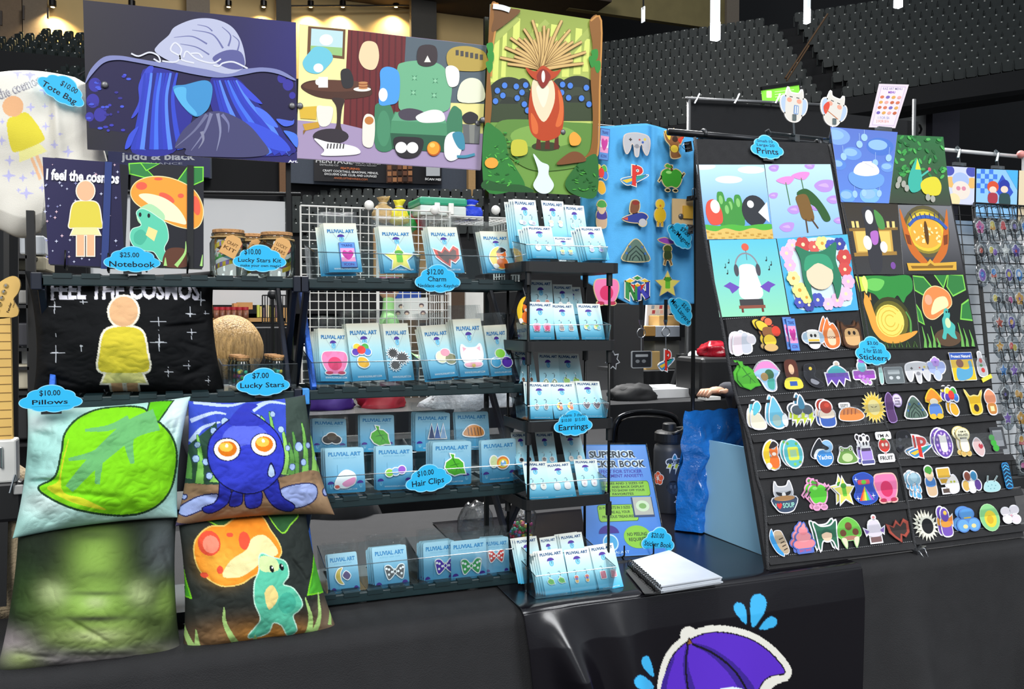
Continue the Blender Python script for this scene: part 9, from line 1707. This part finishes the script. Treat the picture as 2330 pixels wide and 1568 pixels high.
MB().ball(npt(2333, 348, -.02), .016, 12, 8).build('end_cap', mat('pink_cap', '#d88a84', .4), wt, smooth=True); MB().tube([Vector((rb_.x, rb_.y, rb_.z)), Vector((rb_.x, rb_.y, TZ))], .007, 8).build('post', MATS['white_rail'], wt)
def nprint(label, quad, base, draw, off): f_ = Frame(npt(*quad[3], off), NF.X, NF.U); A = pxart(f_); A.slab(quad, base, .001); draw(A, quad); tag(A.build('art_print', GLOSS, f_.M()), label, 'art print', "prints on the neighbour's gridwall")
def n1_(A, q): P, Q, L = pd(A, q2(q)); [P(ell(x, y, r, r*.7), c) for x, y, r, c in ((.1, .1, .2, '#4a52b0'), (.9, .1, .2, '#4a52b0'), (.15, .4, .2, '#e8b86a'), (.9, .4, .2, '#e8b86a'), (.5, .35, .3, '#a8bcec'), (.5, .6, .34, '#e8dcd0'), (.4, .55, .08, '#d88aa0'), (.6, .55, .08, '#d88aa0'), (.2, .85, .24, '#f0dca8'))]
nprint('pastel cloud print clipped to the white rail', [(2150, 378), (2218, 382), (2216, 470), (2160, 468)], '#cfd4f0', n1_, -.012)
def n2_(A, q):
    P, Q, L = pd(A, q2(q)); [P(rect(.1*i, .1*j, .1*i+.1, .1*j+.1), '#3f7ae0') for i in range(5) for j in range(5) if (i+j) % 2]; P([(.62, .1), (.9, .45), (.7, .7), (.45, .4)], '#2c50c0'); P([(.7, .0), (1, .0), (1, .4)], '#4ab0ec')
    P(ell(.4, .36, .14, .12), '#d8502c'); P(ell(.4, .42, .09, .07), '#f2d4c0'); P(ell(.68, .33, .13, .13), '#2434a0'); P(ell(.68, .4, .09, .07), '#f2d4c0'); Q([(.3, .5), (.5, .5), (.5, .68), (.3, .68)], '#a83444'); Q([(.58, .5), (.8, .5), (.82, .76), (.58, .74)], '#2a4a4c')
nprint('bright blue checkered print with red and blue shapes on the right gridwall', [(2222, 384), (2316, 388), (2312, 500), (2220, 494)], '#8fc4f0', n2_, -.012)
nprint('pale tan print cut off at the right edge', [(2319, 388), (2352, 390), (2352, 520), (2316, 515)], '#e0cfae', lambda A, q: None, -.012)
rn = random.Random(21); hk = 0
WBG = clear('white_film_bag', '#dfe6ea', .2, .12, .5, bump=.9, bs=45)
cols = ['#d83a3c', '#5a48a8', '#e8a83c', '#3f8ad0', '#d85a9c', '#e8e4dc', '#3c3c44', '#8a5cc0', '#e0c850', '#c84a30']; CN = ['red', 'indigo', 'orange', 'blue', 'pink', 'white', 'black', 'violet', 'yellow', 'rust']
for j, y in enumerate((508, 562, 616, 670, 724, 778, 832, 886, 940, 994, 1048, 1102, 1150)):
    for i in range(6):
        x = 2190+i*27+(y-500)*.085+rn.uniform(-4, 4)
        if x < 2330-10*0 and x > 2186+(y-470)*.185+8:
            c = npt(x, y, .018); t = thing('charm_packet', 'pk', 'packet', c, "charm packets on the neighbour's gridwall"); hk += 1
            MB().tube([npt(x-8, y-34, .002), npt(x-8, y-36, .03), npt(x-8, y-10, .04), npt(x+6, y-10, .04), npt(x+6, y-36, .03), npt(x+6, y-34, .002)], .0018, 6).build('wire_hook', BLKM, t, smooth=True)
            w2, h2 = .034, .046; nb = MB().ball((0, 0, 0), 1, 12, 8); nb.v = [tuple(c+NF.X*(v[0]*w2*(1+.3*noise.noise((v[0]*2, v[2]*2, hk))))+NF.U*(v[2]*h2-.02)+NF.N*v[1]*.010) for v in nb.v]; nb.build('film', WBG, t, smooth=True)
            lk = rn.randrange(99); k1c, k2c = rn.choice(cols), rn.choice(cols); o = bpy.data.objects.new('charm', diecut([fig(k1c, k2c, '#e6e2dc'), flower(k1c, k2c), duo(k1c, k2c), [(star(0, 0, .95, 5, .5), k1c)], [E(0, 0, .8, .9, k1c), E(0, .1, .4, .4, k2c)]][lk % 5], '#ecebe8', .1, .0015, GLOSS, 'charm', sx=.022, sy=.026)); o.matrix_basis = Frame(c-NF.U*.02, NF.X, NF.U).M(); link(o, t); t['label'] = 'clear packet with %s %s charm hooked on the right gridwall, %s' % (CN[cols.index(k1c)], ('figure', 'flower', 'double disc', 'star', 'oval')[lk % 5], ('upper part', 'middle part', 'lower part')[min(2, j//5)])
bbox('white_shelf_back', 'white sheet hung behind the packets of the right gridwall', 'sheet', 2150, 500, 2420, 1190, 2.62, .01, mat('white_sheet', '#c4c8cc', .8, var=.15, vs=6))
nt_ = npt(2300, 1200); table('table of the next booth under the gridwall', nt_.x-.05, nt_.x+1.2, nt_.y-.02, nt_.y+.7, TZ, BCLT) if nt_.x-.05 > TX1 else None
